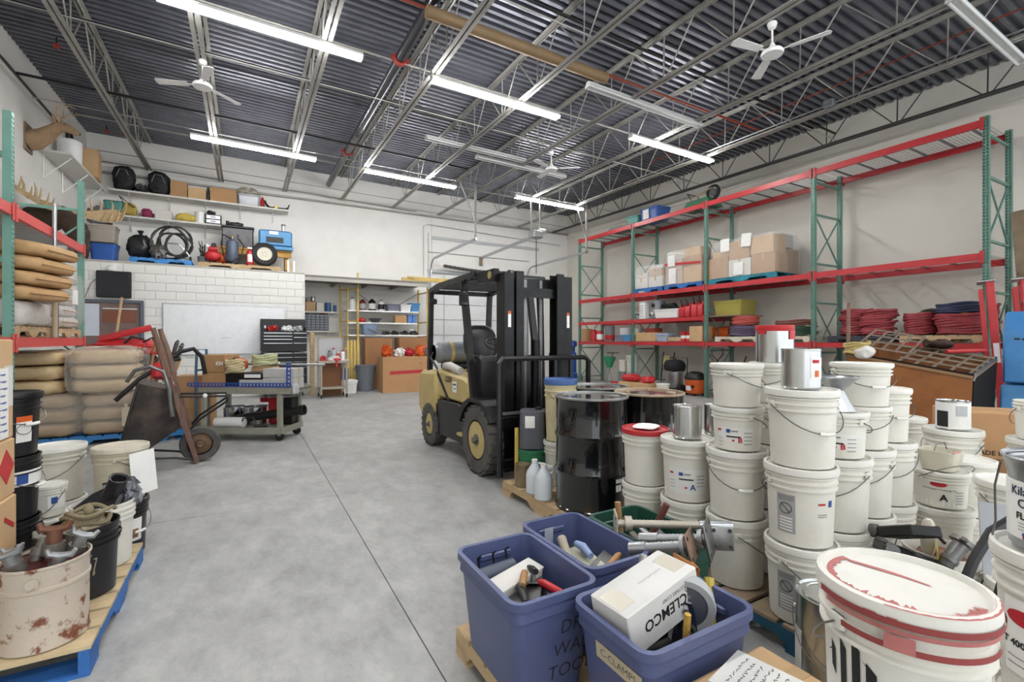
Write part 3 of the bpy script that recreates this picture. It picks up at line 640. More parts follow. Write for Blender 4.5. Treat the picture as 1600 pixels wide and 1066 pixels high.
tote('clear grey bin between the tan box and the lumber', (10.2, 9.33, Z1), .3, .38, .2, M('clear bin', '#a9b4c4', .3), lid=M('clear lid', '#93a5c6', .3)); single('wood_offcut', 'pale wood offcut lying on the lowest rack shelf', 'wood', MB().box(0, 0, .06, .4, .42, .12, c=.01), m_wood, (10.25, 8.88, Z1), 5)
for k in (0, 1): tin('red and white striped roll standing on the lowest rack shelf', (10.12, 8.62 - .17 * k, Z1), .15, .27, 0, m_red, m_white, 'striped rolls on the shelf', bandz=(.3, .6), name='tape_roll')
carton('square tan box beside the orange heater', (10.25, 8.18, Z1), .4, .4, .4, 0, m_card2)
t = thing('torpedo_heater', 'orange torpedo heater lying on the lowest rack shelf behind the post', 'heater', (10.68, 7.85, Z1)); part('barrel', MB().shell([(.15, -.26), (.17, -.25), (.17, .25), (.15, .26), (.14, .26), (.14, -.25)], 24, T(0, 0, .22, 90)), m_orange, t); part('tank', MB().box(0, 0, .03, .2, .4, .06, c=.02), m_red, t); part('nozzle', MB().shell([(.13, .22), (.155, .30), (.145, .30), (.12, .23)], 20, T(0, 0, .22, 90)), m_dark, t)
# hoses
m_hred = M('red rubber hose', '#9c3d44', .5, 0, '#7a2a31', 9, .6); m_hblue = M('navy hose', '#2a3350', .55, 0, '#3d4661', 9, .5); m_hpink = M('faded red hose', '#b9544a', .55); m_hpur = M('purple hose', '#5d5068', .6); m_hgrn = M('dark green hose', '#33503f', .6)
pallet('white wood pallet under the purple and red hose heap', (10.4, 7.0, Z1), 90, M('whitewashed wood', '#cfc6b2', .8), L=1.15, Wd=.8); ZH = Z1 + PAL_H + .002
coil('purple hose heap at the bottom of the first hose pile', (10.4, 7.0, ZH), .38, .022, 6, m_hpur, 1, flat=.95); coil('faded red hose coiled on top of the purple hose', (10.4, 7.03, ZH + .25), .28, .024, 5, m_hpink, 2)
coil('dark mixed hose pile behind the tall red-topped can', (10.4, 5.85, ZH), .42, .022, 5, m_hgrn, 4, flat=.9); coil('brownish red hose lying on the dark mixed hose', (10.4, 5.85, ZH + .21), .36, .022, 3, M('brown hose', '#7d4a40', .6), 5)
pallet('white wood pallet under the dark mixed hoses', (10.4, 5.85, Z1), 90, MATS['whitewashed wood'], L=1.0, Wd=.8)
pallet('black plastic pallet under two tall red hose coils', (10.45, 4.5, Z1), 90, M('dark pallet', '#33363f', .6), L=1.05, Wd=.85); pallet('bare wood pallet under the wide red hose pile', (10.45, 3.3, Z1), 90, m_wood, L=1.1, Wd=.85)
coil('tall red hose coil leaning on its neighbour, on the black pallet', (10.5, 4.72, ZH), .26, .024, 12, m_hred, 6, jit=.05); coil('tall red hose coil with loose loops, on the black pallet', (10.3, 4.28, ZH), .25, .024, 11, m_hred, 7, jit=.06)
coil('small neat red hose coil between the black and the wood pallet', (10.35, 3.68, ZH), .2, .024, 9, m_hred, 8); coil('wide red hose pile on the bare wood pallet', (10.35, 3.12, ZH), .33, .024, 8, m_hred, 9, jit=.04)
coil('navy hose coiled on the wide red hose pile', (10.42, 3.2, ZH + .35), .27, .024, 4, m_hblue, 10, jit=.05); coil('red hose coil at the wall side beside the end post', (10.85, 3.0, ZH), .2, .024, 12, m_hred, 12); coil('green hose bundle peeking behind the small red coil', (10.85, 3.62, ZH), .2, .022, 12, m_hgrn, 13)
# ---- floor under the rack
t = thing('floor_machine', 'blue floor grinding machine standing under the far end of the rack', 'machine', (10.05, 13.55, 0), 20); mbl = M('machine blue', '#2b55a6', .4, .1)
part('base', MB().lathe([(.24, .06), (.26, .09), (.26, .26), (.2, .3)], 24), mbl, t); part('motor', MB().lathe([(.15, .3), (.15, .68), (.1, .75)], 20), mbl, t); part('column', MB().box(.2, 0, .62, .12, .22, .75, c=.02), mbl, t); part('head', MB().box(.15, 0, 1.3, .3, .26, .24, c=.05), mbl, t); part('mast', MB().box(.2, 0, 1.05, .07, .12, .4), mbl, t)
for s in (-1, 1): part('wheel', MB().cyl((.32, s * .2, .12), (.32, s * .25, .12), .12, 18), m_rub, t)
t = thing('broadcast_spreader', 'green spreader with black handlebar under the rack', 'spreader', (10.3, 11.75, 0)); part('hopper', MB().lathe([(.08, .55), (.2, .85), (.2, .9), (.19, .9), (.07, .58)], 18), M('spreader green', '#2f8a5f', .5), t); part('handle', MB().tube([(0, 0, .5), (.15, 0, 1.02), (.15, -.28, 1.02), (.15, .28, 1.02)], .014, 6), m_dark, t); part('leg', MB().tube([(0, -.15, .01), (0, 0, .5), (0, .15, .01)], .012, 6), m_galv, t)
for k, (y, x, lab) in enumerate(((11.15, 10.35, 'white pail under the rack standing on a grey can'),)): tin('grey can holding up a white pail under the rack', (x, y, 0), .34, .45, 0, m_grey, name='steel_can'); pail(lab, (x, y, .452), 20, .3, .36)
pail('tall white tub with a paper label under the rack', (10.3, 10.72, .47), 0, .36, .5, handle=False); tin('pale can under the tall white tub', (10.3, 10.72, 0), .36, .468, 0, m_ltgrey, name='steel_can')
tote('pale plastic basin behind the carton of red gear', (10.25, 9.95, 0), .5, .5, .25, m_ltgrey)
t = thing('dolly_frame', 'black hand truck with yellow rag leaning under the rack', 'hand truck', (10.45, 9.55, 0), 0, ry=8)
for s in (-1, 1): part('rail', MB().cyl((0, s * .2, .05), (0, s * .2, 1.1), .016, 8), m_dark, t); part('wheel', MB().cyl((.1, s * .24, .13), (.1, s * .29, .13), .13, 18), m_rub, t)
for z in (.3, .6, .95): part('crossbar', MB().cyl((0, -.2, z), (0, .2, z), .012, 6), m_dark, t)
part('toe_plate', MB().box(-.12, 0, .015, .25, .42, .01), m_dark, t); part('rag', MB().box(-.025, .05, .85, .02, .22, .3, c=.008), M('yellow rag', '#cfc88f', .9), t)
t = thing('wet_vacuum', 'black-hooded steel wet vacuum on a wheeled frame', 'vacuum', (10.15, 8.95, 0)); part('tank', MB().lathe([(.2, .14), (.22, .17), (.22, .6), (.2, .62)], 24), m_galv, t); part('hood', MB().blob(0, 0, .74, .52, .5, .34, 3, .03, 3), M('black nylon', '#18181b', .8), t); part('push_bar', MB().tube([(.24, -.2, .2), (.28, -.2, .95), (.28, .2, .95), (.24, .2, .2)], .014, 6), m_dark, t); part('frame', MB().box(0, 0, .1, .5, .5, .04), m_dark, t)
for sy in (-1, 1): part('wheel', MB().cyl((-.05, sy * .27, .13), (-.05, sy * .32, .13), .13, 20), m_rub, t); part('caster', MB().cyl((-.24, sy * .17, .045), (-.24, sy * .2, .045), .045, 12), m_rub, t)
t = thing('shop_vacuum', 'orange shop vacuum with a black lid under the rack', 'vacuum', (10.2, 8.32, 0)); part('tank', MB().lathe([(.21, .06), (.23, .08), (.25, .42), (.24, .43)], 26), m_orange, t); part('lid', MB().lathe([(.26, .42), (.265, .47), (.2, .58), (.1, .62), (.02, .62)], 26), m_black, t); part('hose_port', MB().cyl((-.2, -.1, .25), (-.29, -.14, .25), .035, 12), m_black, t); part('label_sticker', patch(.2435, .246, .14, .26, -75 - 40, -35 - 40), m_paper, t)
for a in range(4): part('caster', MB().cyl((.2 * math.cos(a * 1.57 + .7), .2 * math.sin(a * 1.57 + .7), .03), (.2 * math.cos(a * 1.57 + .7), .2 * math.sin(a * 1.57 + .7) + .025, .03), .03, 10), m_black, t)
t = thing('pallet_jack', 'pallet jack with a black loop handle parked under the rack', 'pallet jack', (9.85, 7.35, 0), 0); part('handle', MB().tube([(0, 0, .35), (-.05, 0, .95)], .025, 8), m_dark, t); part('loop', MB().tube([(-.05, 0, .95), (-.06, -.15, 1.1), (-.06, -.15, 1.25), (-.06, .15, 1.25), (-.06, .15, 1.1)], .014, 6, closed=True), m_dark, t); part('pump', MB().box(0, 0, .25, .16, .14, .3, c=.02), m_redp, t); part('grip_band', MB().cyl((-.028, 0, .68), (-.035, 0, .76), .03, 10), m_white, t)
for s in (-1, 1): part('fork', MB().box(.6, s * .19, .075, 1.0, .15, .05), m_redp, t); part('steer_wheel', MB().cyl((-.02, s * .03, .1), (-.02, s * .08, .1), .1, 18), m_rub, t); part('fork_wheel', MB().cyl((.98, s * .19 - .05, .035), (.98, s * .19 + .05, .035), .035, 12), m_white, t)
for k in range(2): single('pry_bar', ('shorter', 'longer')[k] + ' black bar leaning beside the pallet jack', 'bar', MB().cyl((0, 0, 0), (.5 + .1 * k, -.1 - .3 * k, 1.05), .018, 8), m_dark, (9.88 - .0 * k, 7.1 - .15 * k, .0), group='bars leaning by the pallet jack')
# things in front of the rack
carton('low carton with red straps holding red gear, on the floor before the rack', (8.95, 9.1, 0), .45, 1.0, .34, 0, m_card2); single('red_bag', 'red sling bag heaped in the low carton', 'bag', MB().blob(0, 0, .08, .4, .62, .2, 2.2, .04, 4), m_red, (8.95, 9.35, .35)); single('red_bag', 'red strap bundle at the near end of the low carton', 'bag', MB().blob(0, 0, .07, .36, .34, .2, 2.2, .05, 6), m_red, (8.95, 8.75, .35))
pail('white pail standing beside the low carton of red gear', (9.0, 8.3, 0), 40, .32, .36); carton('flat red toolbox lying past the low carton', (9.3, 10.1, 0), .4, .5, .25, 0, m_red, False, name='red_toolbox')
# ================================================================ MEZZANINE BLOCK WALL AND DECK
MY, MX1, MZ = 13.85, 1.40, 3.24
wm = struct('wall_mezzanine', MB().box((XL + MX1) / 2, MY + .10, MZ / 2, MX1 - XL - .01, .17, MZ - .004).box(MX1 - .09, (MY + YB) / 2 + .1, MZ / 2, .16, YB - MY - .2, MZ - .004), m_mortar)
def _blk(w): return lambda: MB().box(0, 0, 0, w - .006, .03, .194, c=.002)
z = .1; row = 0
while z < MZ:
    x = XL; first = row % 2
    while x < MX1 - .01:
        w = .2 if first else .4; first = 0; w = min(w, MX1 - x)
        if w > .05: part('block', _blk(w), m_block, wm, 'blk%.2f' % w, loc=(x + w / 2, MY + .0, z))
        x += w
    z += .2002; row += 1
struct('trim_3', MB().box((XL + MX1) / 2, (MY + YB) / 2, MZ + .012, MX1 - XL, YB - MY, .022), M('mezzanine deck', '#c9c6be', .8))
MT = MZ + .024
# grey framed interior window with its dim glass
wn = struct('window_1', MB().box(-2.67, MY - .02, 1.72, 1.12, .012, 1.2), M('dim window glass', '#7d6a66', .08, 0, '#4f4340', 2.5, .6))
m_wf = M('grey window frame', '#5c6470', .5)
for (x, z, w, h) in ((-2.67, 2.33, 1.2, .07), (-2.67, 1.1, 1.2, .07), (-3.24, 1.72, .07, 1.2), (-2.1, 1.72, .07, 1.2)): part('frame_bar', MB().box(x, MY - .03, z, w, .07, h, c=.006), m_wf, wn)
part('blind', MB().box(-3.02, MY - .032, 1.9, .3, .008, .72), M('window pale pane', '#cdd3df', .3), wn); part('board_panel', MB().box(-2.52, MY - .032, 1.98, .6, .008, .28), M('rust brown panel', '#7b4a35', .6), wn); part('sill_light', MB().box(-2.5, MY - .034, 2.16, .62, .006, .02), m_white, wn)
# wall television and sensor
t = thing('television', 'black flat television mounted on the white block wall', 'television', (-2.6, MY - .02, 2.71)); part('screen_housing', MB().box(0, -.06, 0, .62, .09, .60, c=.012), m_black, t); part('screen', MB().box(-.02, -.107, 0, .55, .004, .53), M('dark screen', '#22232b', .25), t); part('bracket', MB().box(0, -.01, 0, .2, .02, .2), m_dark, t)
t = thing('wall_speaker', 'small round white sensor above the television', 'sensor', (-2.66, MY - .02, 3.06)); part('dome', MB().lathe([(.09, 0), (.09, .03), (.06, .07), (.02, .085)], 18, T(rx=90)), m_white, t); part('plate', MB().box(0, -.004, 0, .2, .01, .12), m_white, t)
single('hanging_cable', 'thin dark cable drooping from the television', 'cable', MB().tube([(0, 0, 0), (-.12, -.02, -.15), (-.2, -.02, -.42), (-.34, -.02, -.62)], .006, 5), m_dark, (-2.9, MY - .03, 2.85))
# whiteboard
t = thing('whiteboard', 'large whiteboard with a thin aluminium frame on the block wall', 'whiteboard', (-.40, MY - .016, 1.70)); part('board', MB().box(0, -.008, 0, 2.6, .014, 1.22), M('whiteboard surface', '#eceef0', .22), t)
for (x, z, w, h) in ((0, .62, 2.64, .025), (0, -.62, 2.64, .025), (-1.31, 0, .025, 1.22), (1.31, 0, .025, 1.22)): part('frame_bar', MB().box(x, -.012, z, w, .026, h), m_galv, t)
part('marker_line', MB().box(-.02, -.0158, -.2, .22, .001, .008).box(.6, -.0158, -.1, .05, .001, .006), m_greyink, t); part('tray', MB().box(.2, -.04, -.6, 1.6, .06, .015), m_galv, t)
# ---------------------------------------------------------------- shelves on the back wall above the mezzanine
m_shelf = M('white shelf board', '#dcdad4', .6)
def wall_shelf(label, x0, x1, z, d, brk, y=YB - .046, name='wall_shelf'):
    t = thing(name, label, 'shelf', ((x0 + x1) / 2, y, z)); L = x1 - x0
    part('board', MB().box(0, -d / 2, -.0225, L, d, .045), m_shelf, t)
    for k in range(brk):
        x = -L / 2 + L * (k + .5) / brk
        part('bracket', MB().bar((x, -.01, -.046), (x, -d * .9, -.046), .02, .02).bar((x, -.01, -.05), (x, -.01, -.34), .02).bar((x, -.01, -.34), (x, -d * .9, -.05), .015), m_shelf, t)
    return t
wall_shelf('long white top shelf on the back wall above the mezzanine', -2.95, 1.08, 5.19, .40, 5); wall_shelf('white middle shelf on the back wall behind the mezzanine clutter', -2.95, -.55, 4.57, .36, 3)
t = thing('side_shelf', 'white shelf with wire brackets on the side wall past the deer head', 'shelf', (XL, 13.6, 5.12)); part('board', MB().box(.24, 0, -.02, .46, 2.6, .04), m_shelf, t)
for y in (-1.1, 0, 1.1): part('bracket', MB().bar((.02, y, -.04), (.02, y, -.5), .02).bar((.02, y, -.5), (.44, y, -.04), .016), m_white, t)
ZU, ZM = 5.191, 4.571; YS = 15.14
t = thing('white_bin', 'white barrel with black straps on the side-wall shelf', 'bin', (-3.18, 13.05, 5.125)); part('drum', MB().lathe([(.17, 0), (.19, .02), (.2, .44), (.17, .47), (.02, .48)], 20), m_white, t); part('strap', MB().tube(arc((0, 0, .46), .19, 0, 180, 10, 'x'), .025, 6), m_black, t)
carton('tall tan carton at the corner of the top shelves', (-3.1, 14.1, 5.125), .36, .5, .62, 4, m_card2)
def duffel(label, loc, w, d, h, seed, rz=0, mat=None):
    t = thing('duffel_bag', label, 'bag', loc, rz); part('bag', MB().blob(0, 0, h / 2, w, d, h, 2.7, .06, seed, 26, 14, nf=6), mat or M('black duffel', '#191a1d', .7, 0, '#30302f', 9, .7), t, ang=70); part('strap', MB().tube([(-w * .3, -d * .45, h * .5), (-w * .15, -d * .55, h * .8), (w * .15, -d * .55, h * .8), (w * .3, -d * .45, h * .5)], .012, 6), m_grey, t); return t
duffel('bulky black bag on the top shelf beside the tall tan carton', (-2.66, YS, ZU), .44, .36, .62, 2); duffel('bulky black bag on the top shelf beside the square carton', (-1.95, YS, ZU), .46, .36, .60, 3)
duffel('flat black bag lying between the two bulky bags', (-2.31, YS - .02, ZU), .24, .34, .2, 4, 5)
carton('upright tan carton next to the bulky black bag', (-1.52, YS, ZU), .36, .32, .40, 0, m_card); carton('square tan carton with a round stamp on the top shelf', (-1.12, YS, ZU), .40, .32, .29, 0, m_card2); carton('wide brown carton on the top shelf beside the clear bin', (-.52, YS, ZU), .62, .32, .37, 0, m_card)
single('folded_chair', 'dark folded seat wedged between two cartons on the top shelf', 'chair', MB().box(0, 0, .17, .05, .3, .34, c=.01), m_dark, (-.875, YS, ZU))
tote('clear bin with white bundles on the top shelf', (.08, YS, ZU), .48, .32, .3, M('clear plastic', '#c9cbd0', .2, alpha=.6), 0); single('white_bundle', 'white plastic bundle packed in the clear bin', 'bundle', MB().blob(0, 0, .14, .42, .26, .26, 2.4, .03, 4), m_paper, (.08, YS, ZU + .01)); single('canvas_heap', 'crumpled grey canvas heaped on the clear bin', 'cloth', MB().blob(0, 0, .07, .56, .36, .2, 2.2, .06, 8, 26, 10, nf=8), M('canvas', '#a39f8f', .9), (.06, YS, ZU + .325))
single('red_jug', 'red jug squeezed beside the clear bin on the top shelf', 'jug', MB().lathe([(.05, 0), (.055, .02), (.055, .22), (.025, .28), (.02, .31)], 14), m_red, (.42, YS, ZU))
t = thing('strapped_bars', 'bundle of black hooked bars with a yellow tie on the top shelf end', 'bars', (.78, YS - .05, ZU))
for k in range(4): part('bar', MB().tube([(-.3, k * .05 - .07, .2), (-.26, k * .05 - .07, .1), (-.18, k * .05 - .07, .03 + .0 * k), (.22, k * .05 - .07, .03), (.3, k * .05 - .07, .08), (.32, k * .05 - .07, .16)], .017, 6), m_dark, t)
part('tie', MB().box(-.02, 0, .04, .08, .26, .09, c=.01), m_brass, t)
t = thing('yellow_bag', 'mustard yellow bag on the middle shelf', 'bag', (-2.55, YS, ZM)); part('bag', MB().blob(0, 0, .17, .3, .28, .34, 2.6, .03, 3), M('mustard', '#b09a4a', .7), t); part('strap', MB().tube([(-.1, -.12, .3), (-.18, -.16, .45), (.12, -.16, .2)], .012, 6), m_dark, t)
single('magenta_bag', 'small magenta bag next to the mustard yellow bag', 'bag', MB().blob(0, 0, .12, .24, .24, .25, 2.4, .03, 5), M('magenta', '#8a2850', .7), (-2.2, YS, ZM))
carton('small pale box with dark print on the middle shelf', (-1.85, YS, ZM), .35, .24, .22, 0, m_whbox, False)
single('yellow_tarp', 'folded yellow tarp on the middle shelf behind the hoses', 'tarp', MB().blob(0, 0, .1, .45, .3, .24, 2.3, .04, 6), m_yellowp, (-1.38, YS, ZM)); tin('white paint can on the middle shelf', (-1.06, YS, ZM), .24, .3, 0, m_white)
t = thing('drawer_unit', 'silver two-drawer unit with black frame on the middle shelf', 'drawer unit', (-.76, YS, ZM)); part('case', MB().box(0, .02, .13, .38, .28, .26, c=.01), m_dark, t)
for k in range(2): d_ = part('drawer', MB().box(0, -.13, .07 + .115 * k, .32, .02, .09, c=.005), m_galv, t); part('handle', MB().box(0, -.145, .07 + .115 * k, .12, .012, .02), m_dark, d_)
single('camera_gear', 'small dark gear resting on the silver drawer unit', 'gear', MB().blob(-.05, 0, .05, .22, .14, .12, 2.3, .03, 4), m_black, (-.76, YS, ZM + .262))
# ---------------------------------------------------------------- things standing on the mezzanine
t = thing('sleeping_bag', 'dark mottled rolled bag standing at the corner of the mezzanine', 'bag', (-3.2, 13.98, MT)); part('roll', MB().blob(0, 0, .4, .26, .26, .82, 3, .05, 4, 20, 14, nf=8), M('dark camo cloth', '#3c3836', .85, 0, '#6a5d52', 9, .8), t, ang=70); part('strap', MB().tube(arc((0, 0, .5), .125, 0, 350, 12), .01, 6, closed=True), m_black, t)
tote('blue tote at the bottom of the tote pair on the mezzanine', (-2.86, 14.25, MT), .42, .36, .40, M('royal blue plastic', '#2f5fb0', .45), 0, lid=M('black lid', '#2c2c30', .5)); tote('beige grey tote stacked on the blue tote', (-2.9, 14.25, MT + .435), .48, .4, .38, M('taupe plastic', '#a39a8e', .5), 0, lid=M('taupe lid', '#b0a799', .5))
single('grey_backpack', 'grey bags piled by the side wall on top of the taupe tote', 'bag', MB().blob(0, 0, .2, .5, .4, .44, 2.3, .07, 7, 26, 14, nf=7), M('grey cloth', '#6f6d70', .85, 0, '#3e3c40', 8, .8), (-2.95, 14.3, MT + .86)); tote('green grey tote on the middle shelf end', (-2.85, YS + .0, ZM), .3, .28, .3, m_tealt, 0, lid=M('dark green lid', '#2f4a44', .5))
pallet('light blue pallet under the hose tangle on the mezzanine', (-1.75, 14.4, MT), 0, m_ltblue, L=1.22, Wd=1.0)
t = thing('trash_sack', 'full black trash sack on the mezzanine beside the totes', 'trash bag', (-2.2, 14.28, MT + PAL_H + .002)); part('sack', MB().blob(0, 0, .28, .54, .5, .6, 2.2, .05, 3, 28, 16, nf=7), M('black trash plastic', '#1d1d20', .3, 0, '#34343a', 6, .5), t, ang=70); part('knot', MB().lathe([(.08, .52), (.03, .6), (.07, .68), (.01, .7)], 10), MATS['black trash plastic'], t)
m_bhose = M('black hose', '#2d2c2a', .5, 0, '#4a4742', 8, .5)
for k, (r_, x, y, z, sd) in enumerate(((.36, -1.62, 14.1, .55, 1), (.33, -1.50, 14.2, .62, 2), (.30, -1.58, 14.25, .5, 3), (.27, -1.40, 14.05, .5, 4))):
    q = random.Random(sd); pts = [(r_ * math.cos(a * .3) * (1 + .05 * math.sin(a)), .05 * math.sin(a * .9 + sd) + .02 * k, r_ * 1.1 * math.sin(a * .3) + .0) for a in range(42)]
    single('hanging_hose', ('largest', 'second largest', 'third largest', 'smallest')[k] + ' black hose loop in the upright tangle on the light blue pallet', 'hose', MB().tube(pts, .024, 7), m_bhose, (x, y, MT + z), 8 * k, group='black hose loops on the mezzanine')
t = thing('hose_dolly', 'bent steel pipe frame with casters under the hose tangle', 'frame', (-1.55, 14.12, MT + PAL_H + .002)); part('tubing', MB().tube([(-.3, 0, .05), (-.28, 0, .25), (-.1, 0, .42), (.12, 0, .42), (.32, 0, .16), (.36, 0, .05)], .018, 8), m_galv, t); part('axle', MB().cyl((-.34, 0, .06), (.38, 0, .06), .014, 8), m_galv, t)
for s in (-.36, .36): part('caster', MB().cyl((s - .02, 0, .06), (s + .02, 0, .06), .06, 14), m_rub, t)
single('pipe_fittings', 'heap of steel pipe fittings beside the hose tangle', 'fittings', MB().blob(0, 0, .16, .3, .3, .36, 2.2, .08, 9, 24, 12, nf=9), m_steel, (-1.82, 14.0, MT + PAL_H + .002))
t = thing('rod_bucket', 'grey bucket holding upright black rods on the mezzanine', 'bucket', (-.92, 14.35, MT)); part('bucket', MB().lathe([(.12, 0), (.15, .3), (.14, .3), (.11, .02)], 18), m_grey, t)
for k in range(9): part('rod', MB().cyl((rnd.uniform(-.08, .08), rnd.uniform(-.08, .08), .05), (rnd.uniform(-.14, .14), rnd.uniform(-.1, .1), rnd.uniform(.5, .72)), .011, 6), m_bhose, t)
pallet('bare wood pallet under the generator and the spare wheel', (-.1, 14.45, MT), 0, m_wood, L=1.86, Wd=1.0); ZP = MT + PAL_H + .002
t = thing('air_compressor', 'red pancake air compressor on the mezzanine pallet', 'compressor', (-.72, 14.12, ZP)); part('tank', MB().blob(0, 0, .18, .36, .3, .26, 2.4, 0), m_red, t); part('motor', MB().cyl((-.1, 0, .36), (.1, 0, .36), .07, 14), m_red, t); part('pump_head', MB().box(.02, 0, .45, .1, .1, .12, c=.02), m_dark, t); part('leg', MB().box(-.1, 0, .03, .03, .2, .06).box(.1, 0, .03, .03, .2, .06), m_dark, t); part('gauge', MB().cyl((-.1, -.1, .42), (-.1, -.13, .42), .04, 12), m_galv, t)
t = thing('orange_tank', 'orange horizontal air tank behind the grey sprayer cylinder', 'tank', (-.50, 14.33, ZP)); part('shell', MB().lathe([(.02, -.3), (.1, -.26), (.13, -.2), (.13, .2), (.1, .26), (.02, .3)], 20, T(0, 0, .16, 0, 90)), m_orange, t); part('foot', MB().box(-.15, 0, .02, .04, .2, .05).box(.15, 0, .02, .04, .2, .05), m_dark, t)
t = thing('sprayer_tank', 'grey-blue sprayer cylinder with a black hose on the mezzanine', 'tank', (-.30, 14.12, ZP)); part('cylinder', MB().lathe([(.12, .04), (.145, .08), (.145, .52), (.12, .6), (.04, .64), (.04, .68)], 22), M('grey blue tank', '#566070', .45, .2), t); part('hose', MB().tube([(-.02, -.02, .66), (-.2, -.06, .74), (-.24, -.08, .5), (-.16, -.16, .1), (0, -.22, .04), (.2, -.14, .2), (.26, -.08, .5), (.12, -.04, .7)], .016, 7), m_black, t); part('stand', MB().cyl((0, 0, 0), (0, 0, .05), .13, 16), m_dark, t); part('valve', MB().cyl((0, 0, .66), (0, 0, .74), .025, 8), m_brass, t)
t = thing('fire_extinguisher', 'small red fire extinguisher beside the spare wheel', 'extinguisher', (.10, 14.05, ZP)); part('cylinder', MB().lathe([(.08, 0), (.085, .02), (.085, .34), (.05, .4), (.025, .42)], 18), m_red, t); part('valve', MB().box(0, 0, .45, .12, .03, .06, c=.01), m_galv, t); part('label_sticker', patch(.0855, .0855, .08, .28, -40, 40), m_paper, t)
t = thing('spare_wheel', 'spare trailer wheel with a cream rim leaning on the generator trailer', 'wheel', (.44, 14.05, ZP + .315), 0, rx=-6); part('tire', MB().lathe([(.18, -.07), (.27, -.085), (.305, -.06), (.31, 0), (.305, .06), (.27, .085), (.18, .07)], 36, T(rx=90), caps=False), m_rub, t); rm = part('rim', MB().lathe([(.19, .05), (.19, .065), (.17, .065), (.15, .03), (.08, .02), (.06, .045), (.001, .045)], 28, T(rx=90)), M('cream rim', '#d5cfbd', .45), t)
for k in range(5): part('lug_nut', lambda: MB().cyl((0, 0, 0), (0, -.02, 0), .013, 6), m_steel, rm, 'lug', loc=(.06 * math.cos(k * 1.257), -.03, .06 * math.sin(k * 1.257)))
t = thing('lumber_stand', 'low yellow lumber stand carrying the generator and steel box', 'stand', (.15, 14.75, MT + PAL_H + .002)); part('plank', MB().box(.1, 0, .50, 1.72, .55, .05), M('yellow lumber', '#b98d45', .7, 0, '#9c7536', 4, .6), t); part('plank', MB().box(.1, -.26, .40, 1.72, .05, .12), MATS['yellow lumber'], t)
for x in (-.65, .1, .85): part('leg', MB().box(x, 0, .23, .09, .4, .46), MATS['yellow lumber'], t)
ZL = MT + PAL_H + .002 + .526
t = thing('generator', 'blue portable generator with a dark vent on the lumber stand', 'generator', (.72, 14.62, ZL)); mg = M('generator blue', '#4b86b4', .4, .1); part('cover', MB().box(0, 0, .31, .82, .5, .44, c=.04), mg, t); part('base', MB().box(0, 0, .05, .86, .5, .10, c=.01), mg, t); part('vent', MB().box(-.02, -.255, .26, .42, .012, .15, c=.004), m_dark, t); part('name_plate', MB().box(-.05, -.2555, .45, .22, .012, .09), m_paper, t); part('exhaust', MB().cyl((.2, 0, .53), (.2, 0, .72), .045, 12), m_galv, t); part('exhaust_cap', MB().cyl((.2, 0, .72), (.2, 0, .75), .055, 12), m_black, t)
t = thing('steel_chest', 'mottled dark steel chest on the lumber stand', 'chest', (-.18, 14.82, ZL)); part('body', MB().box(0, 0, .27, .74, .45, .54, c=.03), M('mottled steel', '#605f61', .5, .5, '#3a393b', 7, .8), t); part('lid', MB().box(0, 0, .56, .77, .48, .05, c=.01), m_dark, t); part('latch', MB().cyl((0, -.225, .33), (0, -.25, .33), .03, 10), m_dark, t)
single('tool_grip', 'black power tool lying on the steel chest', 'tool', MB().blob(-.05, 0, .06, .36, .16, .13, 2.4, .03, 6).cyl((-.2, 0, .09), (-.28, 0, .09), .06, 12), m_black, (-.18, 14.8, ZL + .588))
single('brown_case', 'rounded brown case behind the blue generator', 'case', MB().blob(0, 0, .16, .6, .24, .34, 3, .02, 5), M('brown vinyl', '#7a6a5c', .6), (.55, 15.14, ZL)); 
for k in range(3): single('white_board' if k != 1 else 'wood_board', ('white board leaning on the generator side of the mezzanine end', 'bare wood board between two white boards at the mezzanine end', 'white board outermost at the mezzanine end')[k], 'board', MB().box(0, 0, .17, .05, .03, .34), m_white if k != 1 else m_wood, (1.0 + .075 * k, 14.0 + .03 * k, MT), 0, rx=-8, group='boards at the mezzanine end')
# ================================================================ OVERHEAD DOOR
dr = struct('door_1', MB().box((DX0 + DX1) / 2, YB + .11, DH / 2, DX1 - DX0 + .1, .04, DH + .1), m_mortar)
m_dp = M('door panel white', '#dfe1e0', .5, 0, '#cfd1d0', 2, .5)
for k in range(7):
    h = DH / 7
    pn = part('door_panel', lambda: MB().box(0, 0, 0, DX1 - DX0 - .01, .05, h - .012, c=.01), m_dp, dr, 'dpanel', loc=((DX0 + DX1) / 2, YB + .07, h * (k + .5)))
    for q in range(4): part('hinge_strip', lambda: MB().box(0, 0, 0, .035, .012, h - .02), m_ltgrey, pn, 'hstrip', loc=(-1.4 + .93 * q, -.03, 0))
for k, (x, z, w, h) in enumerate((((DX0 + DX1) / 2, DH + .06, DX1 - DX0 + .3, .10), (DX0 - .06, DH / 2, .1, DH), (DX1 + .06, DH / 2, .1, DH))): part('door_trim', MB().box(x, YB - .03, z, w, .05, h), m_ltgrey, dr)
part('header_seam', MB().box((DX0 + DX1) / 2 + .3, YB - .034, 4.95, DX1 - DX0 + .6, .03, .10), m_ltgrey, dr); part('header_seam', MB().box((DX0 + DX1) / 2, YB - .03, 4.45, DX1 - DX0 + .3, .012, .02), m_greyink, dr); part('header_seam', MB().box(DX0 - .12, YB - .03, 3.2, .025, .012, 3.8), m_ltgrey, dr)
TZ = 4.18
